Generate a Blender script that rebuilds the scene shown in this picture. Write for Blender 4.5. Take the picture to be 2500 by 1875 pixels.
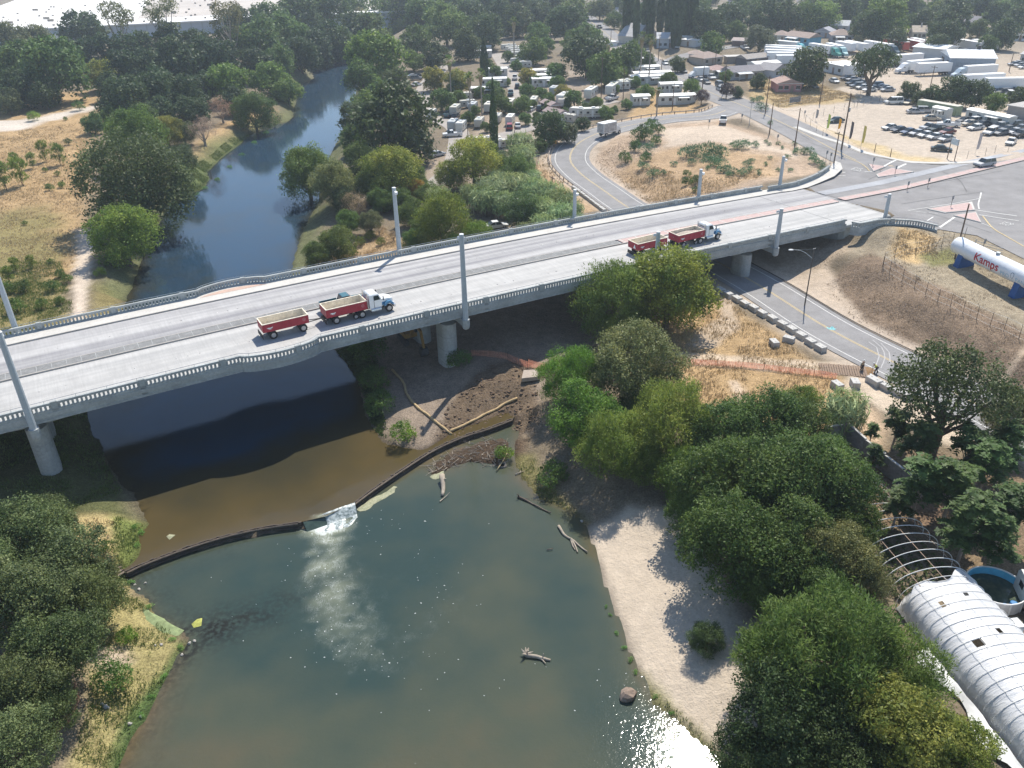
# Aerial view of a concrete road bridge over a small river, with a weir, a caravan park, a truck yard and houses.
# Units are metres.  X right, Y away from the viewer, Z up; z = 0 is the pool below the weir.
import bpy,math,random
import numpy as np
from mathutils import Matrix,Vector
from mathutils.geometry import delaunay_2d_cdt
scene=bpy.context.scene
for _o in list(bpy.data.objects):bpy.data.objects.remove(_o)
random.seed(11);rng=np.random.default_rng(11)
COL=scene.collection
rad=math.radians

# ------------------------------------------------------------------ camera
FPX,CXP,CYP,CAMH=1990.0,1250.0,937.5,55.0
PITCH,ROLL=rad(29.3),rad(1.2)
_fw=np.array([0,math.cos(PITCH),-math.sin(PITCH)])
_r0=np.array([1.0,0,0]);_u0=np.cross(_r0,_fw)
_R=math.cos(ROLL)*_r0-math.sin(ROLL)*_u0
_U=math.sin(ROLL)*_r0+math.cos(ROLL)*_u0
cam=bpy.data.cameras.new('camera');camo=bpy.data.objects.new('camera',cam);COL.objects.link(camo)
cam.sensor_width=36;cam.lens=FPX/2500*36;cam.clip_start=1;cam.clip_end=8000
camo.matrix_world=Matrix(((_R[0],_U[0],-_fw[0],0),(_R[1],_U[1],-_fw[1],0),(_R[2],_U[2],-_fw[2],CAMH),(0,0,0,1)))
scene.camera=camo

# ------------------------------------------------------------------ sky, sun, exposure
SUN_EL,SUN_AZ=rad(53),rad(19.5) # azimuth measured from +Y towards +X
world=bpy.data.worlds.new('World');scene.world=world;world.use_nodes=True
_n=world.node_tree.nodes;_l=world.node_tree.links
sky=_n.new('ShaderNodeTexSky');sky.sky_type='NISHITA';sky.sun_disc=False
sky.sun_elevation=SUN_EL;sky.sun_rotation=SUN_AZ
sky.air_density=1.0;sky.dust_density=0.25;sky.ozone_density=1.4
_n['Background'].inputs[1].default_value=0.125
_l.new(sky.outputs[0],_n['Background'].inputs[0])
sun=bpy.data.lights.new('sun','SUN');sun.energy=4.5;sun.angle=rad(0.53);sun.color=(1.0,0.94,0.84)
suno=bpy.data.objects.new('sun',sun);COL.objects.link(suno)
_sd=Vector((math.sin(SUN_AZ)*math.cos(SUN_EL),math.cos(SUN_AZ)*math.cos(SUN_EL),math.sin(SUN_EL)))
suno.rotation_euler=_sd.to_track_quat('Z','Y').to_euler();suno.location=(60,200,300)
vs=scene.view_settings;vs.view_transform='Standard';vs.look='None';vs.gamma=1;vs.exposure=0.5
vs.use_curve_mapping=False
scene.render.engine='CYCLES'
cy=scene.cycles;cy.use_denoising=True;cy.max_bounces=5;cy.diffuse_bounces=2;cy.glossy_bounces=2
cy.transparent_max_bounces=6;cy.transmission_bounces=2;cy.volume_bounces=0;cy.caustics_reflective=False;cy.caustics_refractive=False
cy.use_adaptive_sampling=True;cy.adaptive_threshold=0.02

# ------------------------------------------------------------------ survey: where a point of the photograph lies on level z
def ray(px,py):
    d=_fw+_R*((px-CXP)/FPX)+_U*((CYP-py)/FPX)
    return d/np.linalg.norm(d)
def G(px,py,z=0.0):
    d=ray(px,py);t=(z-CAMH)/d[2]
    return np.array([d[0]*t,d[1]*t,z])
def GP(pts,z=0.0):return np.array([G(p[0],p[1],p[2]if len(p)>2 else z)for p in pts])

# ------------------------------------------------------------------ numeric helpers
def sstep(a,b,x):
    t=np.clip((x-a)/(b-a),0,1);return t*t*(3-2*t)
_tabs={}
def vn(x,y,s,seed=0):
    if seed not in _tabs:_tabs[seed]=np.random.default_rng(100+seed).random((256,256))
    T=_tabs[seed];x=np.asarray(x,float)/s;y=np.asarray(y,float)/s
    xi=np.floor(x).astype(int);yi=np.floor(y).astype(int);fx=x-xi;fy=y-yi
    fx=fx*fx*(3-2*fx);fy=fy*fy*(3-2*fy)
    a=T[xi&255,yi&255];b=T[(xi+1)&255,yi&255];c=T[xi&255,(yi+1)&255];d=T[(xi+1)&255,(yi+1)&255]
    return(a*(1-fx)+b*fx)*(1-fy)+(c*(1-fx)+d*fx)*fy
def fbm(x,y,s,o=3,seed=0):
    v=0;a=1;t=0
    for i in range(o):v=v+a*(vn(x,y,s/2**i,seed+i)-.5);t+=a;a*=.55
    return v/t*2
def sdf(x,y,poly):
    """signed distance to a closed polygon, negative inside"""
    x=np.asarray(x,float);y=np.asarray(y,float);P=np.asarray(poly)[:,:2]
    d=np.full(x.shape,1e9);ins=np.zeros(x.shape,bool)
    for i in range(len(P)):
        ax,ay=P[i-1];bx,by=P[i];ex,ey=bx-ax,by-ay
        t=np.clip(((x-ax)*ex+(y-ay)*ey)/max(ex*ex+ey*ey,1e-9),0,1)
        d=np.minimum(d,(x-ax-t*ex)**2+(y-ay-t*ey)**2)
        if ay!=by:
            c=((ay>y)!=(by>y))&(x<(bx-ax)*(y-ay)/(by-ay)+ax);ins^=c
    d=np.sqrt(d);return np.where(ins,-d,d)
def pline(x,y,path):
    """distance to a polyline and its interpolated height"""
    x=np.asarray(x,float);y=np.asarray(y,float)
    d=np.full(x.shape,1e18);z=np.zeros(x.shape)
    for i in range(len(path)-1):
        ax,ay,az=path[i];bx,by,bz=path[i+1];ex,ey=bx-ax,by-ay
        t=np.clip(((x-ax)*ex+(y-ay)*ey)/max(ex*ex+ey*ey,1e-9),0,1)
        q=(x-ax-t*ex)**2+(y-ay-t*ey)**2;m=q<d
        d=np.where(m,q,d);z=np.where(m,az+t*(bz-az),z)
    return np.sqrt(d),z
def smooth_path(P,step=2.0):
    """Catmull-Rom through 3-D points, resampled"""
    P=np.asarray(P,float);Q=np.vstack([2*P[0]-P[1],P,2*P[-1]-P[-2]]);out=[]
    for i in range(1,len(Q)-2):
        n=max(1,int(np.linalg.norm(Q[i+1]-Q[i])/step))
        for k in range(n):
            t=k/n
            out.append(.5*((2*Q[i])+(-Q[i-1]+Q[i+1])*t+(2*Q[i-1]-5*Q[i]+4*Q[i+1]-Q[i+2])*t*t+(-Q[i-1]+3*Q[i]-3*Q[i+1]+Q[i+2])*t**3))
    out.append(P[-1]);return np.array(out)

# ------------------------------------------------------------------ materials (all node based)
MATS={}
def material(name,color,rough=.8,var=.15,scale=1.0,spec=.3,metal=0,bump=0,col2=None,s2=None,tint=False,coord='Object',stretch=None):
    """Principled surface whose colour wanders between two tones by layered noise; tint=True multiplies by the object's own colour"""
    if name in MATS:return MATS[name]
    m=bpy.data.materials.new(name);m.use_nodes=True;nt=m.node_tree;N=nt.nodes;L=nt.links
    p=N['Principled BSDF'];p.inputs['Roughness'].default_value=rough;p.inputs['Metallic'].default_value=metal
    p.inputs['Specular IOR Level'].default_value=spec
    tc=N.new('ShaderNodeTexCoord');src=tc.outputs[coord]
    if stretch:
        mp=N.new('ShaderNodeMapping');mp.inputs['Scale'].default_value=stretch;L.new(src,mp.inputs[0]);src=mp.outputs[0]
    nz=N.new('ShaderNodeTexNoise');nz.inputs['Scale'].default_value=scale;nz.inputs['Detail'].default_value=4;nz.inputs['Roughness'].default_value=.65
    L.new(src,nz.inputs['Vector'])
    rp=N.new('ShaderNodeMapRange');rp.inputs[1].default_value=.3;rp.inputs[2].default_value=.7
    L.new(nz.outputs['Fac'],rp.inputs[0])
    mx=N.new('ShaderNodeMix');mx.data_type='RGBA'
    c2=col2 or tuple(c*(1-var)for c in color);c1=color if col2 else tuple(min(1,c*(1+var))for c in color)
    mx.inputs[6].default_value=(*c1,1);mx.inputs[7].default_value=(*c2,1)
    L.new(rp.outputs[0],mx.inputs[0]);out=mx.outputs[2]
    if s2:
        n2=N.new('ShaderNodeTexNoise');n2.inputs['Scale'].default_value=s2;n2.inputs['Detail'].default_value=3;L.new(src,n2.inputs['Vector'])
        r2=N.new('ShaderNodeMapRange');r2.inputs[1].default_value=.3;r2.inputs[2].default_value=.7;r2.inputs[3].default_value=1-var;r2.inputs[4].default_value=1+var*.6
        L.new(n2.outputs['Fac'],r2.inputs[0])
        m2=N.new('ShaderNodeMix');m2.data_type='RGBA';m2.blend_type='MULTIPLY';m2.inputs[0].default_value=1
        L.new(out,m2.inputs[6]);L.new(r2.outputs[0],m2.inputs[7]);out=m2.outputs[2]
    if tint:
        oi=N.new('ShaderNodeObjectInfo');m3=N.new('ShaderNodeMix');m3.data_type='RGBA';m3.blend_type='MULTIPLY';m3.inputs[0].default_value=1
        L.new(out,m3.inputs[6]);L.new(oi.outputs['Color'],m3.inputs[7]);out=m3.outputs[2]
    L.new(out,p.inputs['Base Color'])
    if bump:
        b=N.new('ShaderNodeBump');b.inputs['Strength'].default_value=bump;b.inputs['Distance'].default_value=.05
        L.new(nz.outputs['Fac'],b.inputs['Height']);L.new(b.outputs[0],p.inputs['Normal'])
    MATS[name]=m;return m
def leaf_material(name,c1,c2,scale=.6,trans=.3,yellow=None):
    """leaf: two greens in clumps, slight leaf translucency, tinted by the tree's own colour"""
    if name in MATS:return MATS[name]
    m=bpy.data.materials.new(name);m.use_nodes=True;nt=m.node_tree;N=nt.nodes;L=nt.links
    N.remove(N['Principled BSDF']);out=N['Material Output']
    tc=N.new('ShaderNodeTexCoord');nz=N.new('ShaderNodeTexNoise');nz.inputs['Scale'].default_value=scale;nz.inputs['Detail'].default_value=3
    L.new(tc.outputs['Object'],nz.inputs['Vector'])
    rp=N.new('ShaderNodeMapRange');rp.inputs[1].default_value=.35;rp.inputs[2].default_value=.65;L.new(nz.outputs['Fac'],rp.inputs[0])
    mx=N.new('ShaderNodeMix');mx.data_type='RGBA';mx.inputs[6].default_value=(*c1,1);mx.inputs[7].default_value=(*c2,1);L.new(rp.outputs[0],mx.inputs[0])
    gm=N.new('ShaderNodeNewGeometry') # every leaf its own tone
    r2=N.new('ShaderNodeMapRange');r2.inputs[3].default_value=.72;r2.inputs[4].default_value=1.3;L.new(gm.outputs['Random Per Island'],r2.inputs[0])
    m2=N.new('ShaderNodeMix');m2.data_type='RGBA';m2.blend_type='MULTIPLY';m2.inputs[0].default_value=1
    L.new(mx.outputs[2],m2.inputs[6]);L.new(r2.outputs[0],m2.inputs[7])
    oi=N.new('ShaderNodeObjectInfo');m3=N.new('ShaderNodeMix');m3.data_type='RGBA';m3.blend_type='MULTIPLY';m3.inputs[0].default_value=1
    L.new(m2.outputs[2],m3.inputs[6]);L.new(oi.outputs['Color'],m3.inputs[7])
    df=N.new('ShaderNodeBsdfPrincipled');df.inputs['Roughness'].default_value=.55;df.inputs['Specular IOR Level'].default_value=.25
    tr=N.new('ShaderNodeBsdfTranslucent');L.new(m3.outputs[2],df.inputs['Base Color']);L.new(m3.outputs[2],tr.inputs['Color'])
    ms=N.new('ShaderNodeMixShader');ms.inputs[0].default_value=trans;L.new(df.outputs[0],ms.inputs[1]);L.new(tr.outputs[0],ms.inputs[2])
    L.new(ms.outputs[0],out.inputs['Surface']);MATS[name]=m;return m

# ------------------------------------------------------------------ geometry collector and object helpers
class Geo:
    def __init__(s):s.v=[];s.f=[];s.mi=[];s.cur=0;s.mats=[]
    def use(s,m):
        if m not in s.mats:s.mats.append(m)
        s.cur=s.mats.index(m);return s
    def add(s,v,f):
        b=len(s.v);s.v.extend(v);s.f.extend(tuple(i+b for i in q)for q in f);s.mi.extend([s.cur]*len(f));return s
    def box(s,c,d,rz=0,taper=1.0,rx=0):
        x,y,z=d[0]/2,d[1]/2,d[2]/2;t=taper
        v=[(-x,-y,-z),(x,-y,-z),(x,y,-z),(-x,y,-z),(-x*t,-y*t,z),(x*t,-y*t,z),(x*t,y*t,z),(-x*t,y*t,z)]
        if rx:ca,sa=math.cos(rx),math.sin(rx);v=[(a,b*ca-e*sa,b*sa+e*ca)for a,b,e in v]
        ca,sa=math.cos(rz),math.sin(rz)
        v=[(c[0]+a*ca-b*sa,c[1]+a*sa+b*ca,c[2]+e)for a,b,e in v]
        return s.add(v,[(0,3,2,1),(4,5,6,7),(0,1,5,4),(1,2,6,5),(2,3,7,6),(3,0,4,7)])
    def b2(s,x0,x1,y0,y1,z0,z1):return s.box(((x0+x1)/2,(y0+y1)/2,(z0+z1)/2),(x1-x0,y1-y0,z1-z0))
    def cyl(s,p0,p1,r0,r1=None,n=10,cap=True):
        r1=r0 if r1 is None else r1;p0=np.array(p0,float);p1=np.array(p1,float);d=p1-p0;d=d/max(np.linalg.norm(d),1e-9)
        a=np.cross(d,(0,0,1)if abs(d[2])<.9 else(1,0,0));a/=np.linalg.norm(a);b=np.cross(d,a);v=[]
        for p,r in((p0,r0),(p1,r1)):
            for i in range(n):
                t=2*math.pi*i/n;v.append(tuple(p+a*r*math.cos(t)+b*r*math.sin(t)))
        f=[(i,(i+1)%n,n+(i+1)%n,n+i)for i in range(n)]
        if cap:f+=[tuple(range(n-1,-1,-1)),tuple(range(n,2*n))]
        return s.add(v,f)
    def tube(s,path,r,n=6):
        path=[np.array(p,float)for p in path];rs=r if hasattr(r,'__len__')else[r]*len(path);v=[]
        for k,p in enumerate(path):
            d=path[min(k+1,len(path)-1)]-path[max(k-1,0)];d=d/max(np.linalg.norm(d),1e-9)
            a=np.cross(d,(0,0,1)if abs(d[2])<.95 else(1,0,0));a/=np.linalg.norm(a);b=np.cross(d,a)
            for i in range(n):
                t=2*math.pi*i/n;v.append(tuple(p+a*rs[k]*math.cos(t)+b*rs[k]*math.sin(t)))
        f=[(k*n+i,k*n+(i+1)%n,(k+1)*n+(i+1)%n,(k+1)*n+i)for k in range(len(path)-1)for i in range(n)]
        f+=[tuple(range(n-1,-1,-1)),tuple(range((len(path)-1)*n,len(path)*n))]
        return s.add(v,f)
    def prism(s,poly,z0,z1):
        n=len(poly);v=[(p[0],p[1],z0)for p in poly]+[(p[0],p[1],z1)for p in poly]
        f=[(i,(i+1)%n,n+(i+1)%n,n+i)for i in range(n)]+[tuple(range(n-1,-1,-1)),tuple(range(n,2*n))]
        return s.add(v,f)
    def extr(s,prof,x0,x1,axis='x'):
        """profile of (a,b) pairs swept along an axis: for x the profile is (y,z), for y it is (x,z)"""
        n=len(prof)
        if axis=='x':v=[(x0,a,b)for a,b in prof]+[(x1,a,b)for a,b in prof]
        else:v=[(a,x0,b)for a,b in prof]+[(a,x1,b)for a,b in prof]
        f=[(i,(i+1)%n,n+(i+1)%n,n+i)for i in range(n)]+[tuple(range(n-1,-1,-1)),tuple(range(n,2*n))]
        return s.add(v,f)
    def loft(s,rings,cap=True):
        n=len(rings[0]);v=[tuple(p)for r in rings for p in r]
        f=[(k*n+i,k*n+(i+1)%n,(k+1)*n+(i+1)%n,(k+1)*n+i)for k in range(len(rings)-1)for i in range(n)]
        if cap:f+=[tuple(range(n-1,-1,-1)),tuple(range((len(rings)-1)*n,len(rings)*n))]
        return s.add(v,f)
    def ell(s,c,r,nu=10,nv=6,jit=0):
        v=[(c[0],c[1],c[2]+r[2])]
        for j in range(1,nv):
            t=math.pi*j/nv
            for i in range(nu):
                k=1+(random.random()-.5)*2*jit;a=2*math.pi*i/nu
                v.append((c[0]+r[0]*math.sin(t)*math.cos(a)*k,c[1]+r[1]*math.sin(t)*math.sin(a)*k,c[2]+r[2]*math.cos(t)*k))
        v.append((c[0],c[1],c[2]-r[2]));e=len(v)-1
        f=[(0,1+i,1+(i+1)%nu)for i in range(nu)]
        for j in range(nv-2):
            for i in range(nu):f.append((1+j*nu+i,1+(j+1)*nu+i,1+(j+1)*nu+(i+1)%nu,1+j*nu+(i+1)%nu))
        f+=[(e,1+(nv-2)*nu+(i+1)%nu,1+(nv-2)*nu+i)for i in range(nu)]
        return s.add(v,f)
    def mesh(s,name,smooth=False):
        me=bpy.data.meshes.new(name);me.from_pydata([tuple(map(float,p))for p in s.v],[],s.f)
        for m in s.mats:me.materials.append(m)
        if len(s.mats)>1:me.polygons.foreach_set('material_index',s.mi)
        if smooth:me.polygons.foreach_set('use_smooth',[True]*len(me.polygons))
        me.update();return me
    def obj(s,name,mat=None,parent=None,smooth=False,loc=None,rz=0,color=None,**props):
        if mat is not None and not s.mats:s.mats=[mat]
        return link(name,s.mesh(name,smooth),parent,loc,rz,color,**props)
def link(name,me,parent=None,loc=None,rz=0,color=None,**props):
    o=bpy.data.objects.new(name,me);COL.objects.link(o)
    if parent is not None:o.parent=parent
    if loc is not None:o.location=tuple(map(float,loc))
    if rz:o.rotation_euler=(0,0,rz)
    if color is not None:o.color=(*color,1)
    for k,v in props.items():o[k]=v
    return o
def thing(name,label,category,loc=(0,0,0),rz=0,group=None):
    return link(name,None,None,loc,rz,label=label,category=category,**({'group':group}if group else{}))
def tag(o,label,category,group=None):
    o['label']=label;o['category']=category
    if group:o['group']=group
    return o
def dup(root,loc,rz=0,label=None,scale=None,color=None,group=None,tilt=None):
    r=root.copy();COL.objects.link(r);r.location=tuple(map(float,loc));r.rotation_euler=(tilt[0],tilt[1],rz)if tilt else(0,0,rz)
    if scale is not None:r.scale=scale if hasattr(scale,'__len__')else(scale,)*3
    if label:r['label']=label
    if group:r['group']=group
    if color is not None:r.color=(*color,1)
    for ch in root.children:
        c=ch.copy();COL.objects.link(c);c.parent=r
        if color is not None and c.get('paint'):c.color=(*color,1)
        for g in ch.children:
            d=g.copy();COL.objects.link(d);d.parent=c
            if color is not None and d.get('paint'):d.color=(*color,1)
    return r
def retire(root):
    for ch in list(root.children):
        for g in list(ch.children):bpy.data.objects.remove(g)
        bpy.data.objects.remove(ch)
    bpy.data.objects.remove(root)
# ------------------------------------------------------------------ bridge frame: s along the bridge, c across it (far side larger)
BB=rad(29.9);BD=np.array([math.cos(BB),math.sin(BB)]);BN=np.array([-BD[1],BD[0]])
def bp(s,c):return BD[0]*s+BN[0]*c,BD[1]*s+BN[1]*c
def zr(s):
    s=np.asarray(s,float);z=11-2e-4*(np.minimum(s,105)-10)**2
    z=np.where(s>105,z-.036*(s-105),z);return np.maximum(z,7.6)
C_NEAR,C_FAR,C_MED0,C_MED1,C_KERB=89.1,112.4,99.6,101.3,109.8

# ------------------------------------------------------------------ terrain
LAND=[(50,300,4.2),(150,480,3.6),(200,250,4.5),(300,230,4.6),(100,640,3.4),(0,400,4.2),(60,560,3.6),(200,600,3.4),(260,480,3.6),(0,720,3.2),(150,760,3.0),(250,740,2.6),
 (120,1120,2.4),(60,1200,2.8),(0,1000,3.2),(180,1240,1.8),(250,1480,1.3),(150,1700,2.0),(50,1300,3.0),(0,1800,2.8),(280,1650,1.0),(200,1850,1.4),(0,1500,3),
 (300,100,5.5),(500,60,6),(800,40,5.5),(100,60,6),(450,180,5),(600,150,5),(700,90,5.2),(420,330,4.2),(500,300,4),(600,290,3),(1000,30,5.5),(350,450,3.6),
 (930,800,2.0),(1010,900,1.7),(1100,960,1.6),(1200,900,2.4),(1350,830,2.8),(1550,800,3.1),(1700,950,3.3),(1900,900,3.3),(1980,990,3.3),(1850,1150,3.1),(2100,1060,3.6),(1750,830,3.2),(1650,740,3.2),
 (1250,1000,1.7),(1400,1000,2.6),(1300,1160,1.2),(1480,1120,2.2),(1500,1300,.9),(1560,1400,.8),(1700,1620,1.3),(1620,1220,1.8),(1800,1400,2.1),(1750,1840,1.6),(1900,1700,2.3),(1650,1500,1.1),(1680,1740,1.0),
 (2000,1300,2.5),(2200,1250,3.2),(2400,1180,3.6),(2300,1600,2.5),(2450,1800,2.5),(2150,1700,2.4),(2480,1400,2.8),(2600,1100,3.8),
 (780,640,2.0),(860,580,2.8),(950,540,3.2),(1050,480,3.6),(1150,430,4.1),(1200,520,4.1),(1350,500,4.1),(1300,440,4.4),(880,460,3.2),(1000,380,3.8),(850,380,3),(930,260,3.8),(760,560,1.6),(1000,640,3.2),(1150,610,3.8),(1350,560,4),
 (1150,330,4.2),(1300,300,4.7),(1050,200,4.3),(1300,150,5),(1480,250,6.2),(1600,200,7),(1450,120,7),(1200,90,5),(1350,330,5),(1420,270,5.8),(1560,240,6.9),(1650,215,7.5),(1000,120,4.6),
 (1600,330,7.3),(1700,330,7.9),(1800,340,8.0),(1950,380,8.3),(1750,440,7.6),(1600,410,6.4),(1520,440,5.0),(1540,370,6.6),(1850,430,8.1),(1600,470,5.0),(1700,470,6.6),(1480,400,5.2),
 (2000,250,7.8),(2400,300,7.5),(2100,100,8),(2450,450,7.5),(2200,200,7.6),(2300,500,7.7),(2200,540,8.2),(2140,500,8.3),(1850,200,8),(1700,80,8.3),(1900,60,8.5),(2300,60,8.5),(1500,30,8),(2500,150,8),(2400,560,7.4),(2500,640,7.0),
 (2330,640,6.9),(2420,700,6.6),(2500,760,6.4),(2200,590,7.3),(2130,560,7.6),(2160,640,6.6),(2300,735,6.4),(2440,800,6.2),(2550,870,6.2),
 (2000,665,3.9),(2060,720,3.7),(2150,790,3.6),(2250,850,3.6),(2350,910,3.6),(2450,970,3.6),(2560,1030,3.6),(1960,640,3.9),(2040,590,5.6),(1990,600,4.4),(2090,620,6.4)]
LANDXYZ=np.vstack([GP(LAND),[[-900,300,6],[-900,1200,8],[0,1500,8],[900,1500,9],[900,400,8],[300,100,5],[300,-100,4],[-300,-100,4],[-300,100,5],[-400,500,6],[400,500,8.5],[0,800,7],[0,0,1.5],[-60,20,2],[60,20,2.3]]])
def idw(x,y):
    sh=np.shape(x);x=np.ravel(x);y=np.ravel(y);out=np.empty(len(x))
    for i in range(0,len(x),20000):
        d2=(x[i:i+20000,None]-LANDXYZ[None,:,0])**2+(y[i:i+20000,None]-LANDXYZ[None,:,1])**2+4.0
        w=d2**-1.7;out[i:i+20000]=(w*LANDXYZ[None,:,2]).sum(1)/w.sum(1)
    return out.reshape(sh)
# river outlines (pool below the weir at 0 m, river above it at WU)
WU=0.68
WEIR_L=[(312,1408),(345,1392),(400,1370),(470,1345),(560,1318),(650,1299),(742,1286)]
WEIR_R=[(866,1240),(920,1200),(993,1150),(1060,1108),(1130,1076),(1190,1057),(1255,1032)]
POOL_PX=WEIR_L+[(800,1272)]+WEIR_R+[(1262,1060),(1252,1110),(1268,1165),(1310,1215),(1390,1250),(1425,1285),(1440,1330),(1470,1400),(1490,1470),(1520,1550),(1560,1650),(1590,1710),(1650,1765),(1720,1830),(1790,1900),(1850,2100),(250,2100),(290,1900),(318,1810),(380,1720),(425,1640),(462,1555),(428,1528),(385,1505),(362,1460)]
UP_PX=WEIR_L+[(800,1272)]+WEIR_R+[(1240,1005),(1180,1028),(1100,1060),(1040,1098),(990,1098),(931,1078),(905,1040),(888,1000),(876,940),(842,884),(806,848),(770,810),(735,760),(705,690),(718,625),(740,560),(772,500),(795,430),(805,380),(832,330),(852,270),(868,230),(884,180),(892,135),(985,84),(1010,70),(1060,62),(1150,52),(1150,44),(1020,56),(1000,60),(966,66),(939,77),(877,104),(812,127),(760,152),(764,193),(735,206),(724,235),(716,285),(702,299),(640,309),(602,340),(540,386),(505,422),(513,436),(494,463),(459,473),(409,505),(380,560),(345,640),(318,715),(300,760),(230,900),(216,1001),(222,1055),(251,1090),(270,1140),(293,1175),(328,1205),(345,1245),(361,1277),(345,1312),(340,1362)]
POOL=GP(POOL_PX,0.0);UPPER=GP(UP_PX,WU)
for i in range(len(WEIR_L)+1+len(WEIR_R)):UPPER[i,:2]=POOL[i,:2]
DUG=GP([(1130,960),(1200,905),(1290,900),(1310,1010),(1235,1022),(1180,1030),(1110,1055),(1060,1070),(1090,1010)],1.7);BAR=GP([(1045,1135),(1100,1098),(1165,1078),(1225,1066),(1245,1085),(1240,1120),(1225,1140),(1190,1132),(1150,1125),(1100,1140),(1060,1160)],.1)
# road centre lines
RAMP=smooth_path(GP([(1790,262,8.0),(1737,281,7.9),(1636,290,7.6),(1545,305,7.1),(1462,325,6.5),(1408,354,5.9),(1392,390,5.3),(1420,426,4.7),(1475,466,4.2),(1535,508,3.8),(1690,604,3.4),(1858,700,3.3),(2028,806,3.3),(2262,925,3.3),(2500,1046,3.3),(2900,1250,3.3)]),2.5)
STREET=smooth_path(GP([(2090,392,8.1),(2036,366,8.1),(1939,315,8.0),(1843,270,8.0),(1766,240,8.0),(1700,210,8.0),(1640,180,8.0),(1575,145,8.0),(1508,106,8.1),(1470,75,8.2),(1435,46,8.3),(1424,30,8.4),(1422,10,8.5)]),4)
PARKLANE=smooth_path(GP([(985,472,3.7),(1050,452,3.9),(1100,420,4.1),(1120,360,4.1),(1110,310,4.2),(1030,270,4.3),(1040,210,4.4),(1085,160,4.5)]),4)
PARKLANE2=smooth_path(GP([(1110,372,4.1),(1200,340,4.3),(1330,300,4.8),(1420,265,5.6),(1500,245,6.3)]),4)
PARKLANE3=smooth_path(GP([(1330,300,4.8),(1270,230,4.7),(1240,170,4.8),(1215,130,5)]),4)
CROSS=smooth_path(GP([(1612,168,8.0),(1660,140,8.0),(1760,118,8.2),(1900,100,8.3)]),4)
ROADS=[(RAMP,4.9),(STREET,6.0),(PARKLANE,3.2),(PARKLANE2,3.0),(PARKLANE3,3.4),(CROSS,3.5)]
INTER_PX=[(1962,464,8.4),(1945,452,8.5),(2000,432,8.4),(2030,414,8.3),(2045,396,8.1),(1990,368,8.1),(2000,338,8.1),(2050,354,8.0),(2111,378,7.9),(2192,395,7.8),(2284,403,7.7),(2355,402,7.6),(2436,395,7.6),(2500,384,7.6),(2700,345,7.6),(2800,500,7.4),(2640,730,7.0),(2500,652,7.2),(2383,585,7.5),(2292,567,7.8),(2240,560,8.0),(2180,552,8.2),(2142,538,8.35)]
INTER=GP(INTER_PX);INTER[0,:2]=bp(130.0,109.9);INTER[-1,:2]=bp(130.0,89.3)
APPROACH=np.array([[*bp(s,100.5),float(zr(s))]for s in np.arange(118,330,6)])
def base(x,y):
    x=np.asarray(x,float);y=np.asarray(y,float)
    z=idw(x,y)
    di=sdf(x,y,INTER)
    sc=x*BD[0]+y*BD[1];cc=x*BN[0]+y*BN[1]
    w=1-sstep(1,9,di);z=z*(1-w)+w*(zr(sc)-.0)
    for path,hw in ROADS:
        d,rz=pline(x,y,path);w=1-sstep(hw+.8,hw+(7 if path is RAMP else 6),d);z=z*(1-w)+rz*w
    # ground stays below the deck, open underneath for the river and the underpass
    inb=(1-sstep(0,2.5,np.maximum(C_NEAR-cc,cc-C_FAR)))*(sc<131)
    top=np.where(sc<112,3.6+.0*sc,zr(sc)-1.0);top=np.where((sc>=100)&(sc<121),3.6+(zr(sc)-1.6-3.6)*np.clip((sc-100)/19,0,1),top)
    z=np.where(inb>.01,np.minimum(z,top)*inb+z*(1-inb),z)
    return z
def ground(x,y,rough=True):
    x=np.asarray(x,float);y=np.asarray(y,float);z=base(x,y)
    near=np.full(x.shape,1e9)
    for path,hw in ROADS:near=np.minimum(near,pline(x,y,path)[0]-hw)
    near=np.minimum(near,sdf(x,y,INTER));far=sstep(.3,3,near)
    if rough:z=z+far*(.22*fbm(x,y,9,3,3)+.10*fbm(x,y,1.6,2,9))
    z=z-(1-far)*.03
    dug=1-sstep(-1,1.5,sdf(x,y,DUG)+fbm(x,y,3,2,33));z=z+dug*(.45*fbm(x,y,2.6,3,34)+.25*fbm(x,y,.9,2,35))
    dp=sdf(x,y,POOL)+.35*fbm(x,y,2.2,2,30);du=sdf(x,y,UPPER)+.35*fbm(x,y,2.2,2,31)
    d=np.minimum(dp,du);wl=np.where(dp<du,0.0,WU)
    inside=d<0
    bw=np.where(dp<du,9.0,5.0)
    zb=wl+.02+(np.maximum(z,wl+.25)-wl-.02)*sstep(0,1,np.maximum(d,0)/bw)**.8
    zi=wl-.05-np.minimum(.22*np.abs(d),1.3)
    z=np.where(inside,zi,np.where(d<bw,zb,z))
    bar=1-sstep(-.6,.5,sdf(x,y,BAR)+.8*fbm(x,y,1.6,3,36));z=np.where(bar>0,np.maximum(z,(.22+.28*fbm(x,y,.9,3,37))*bar-.25*(1-bar)),z)
    return z

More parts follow.
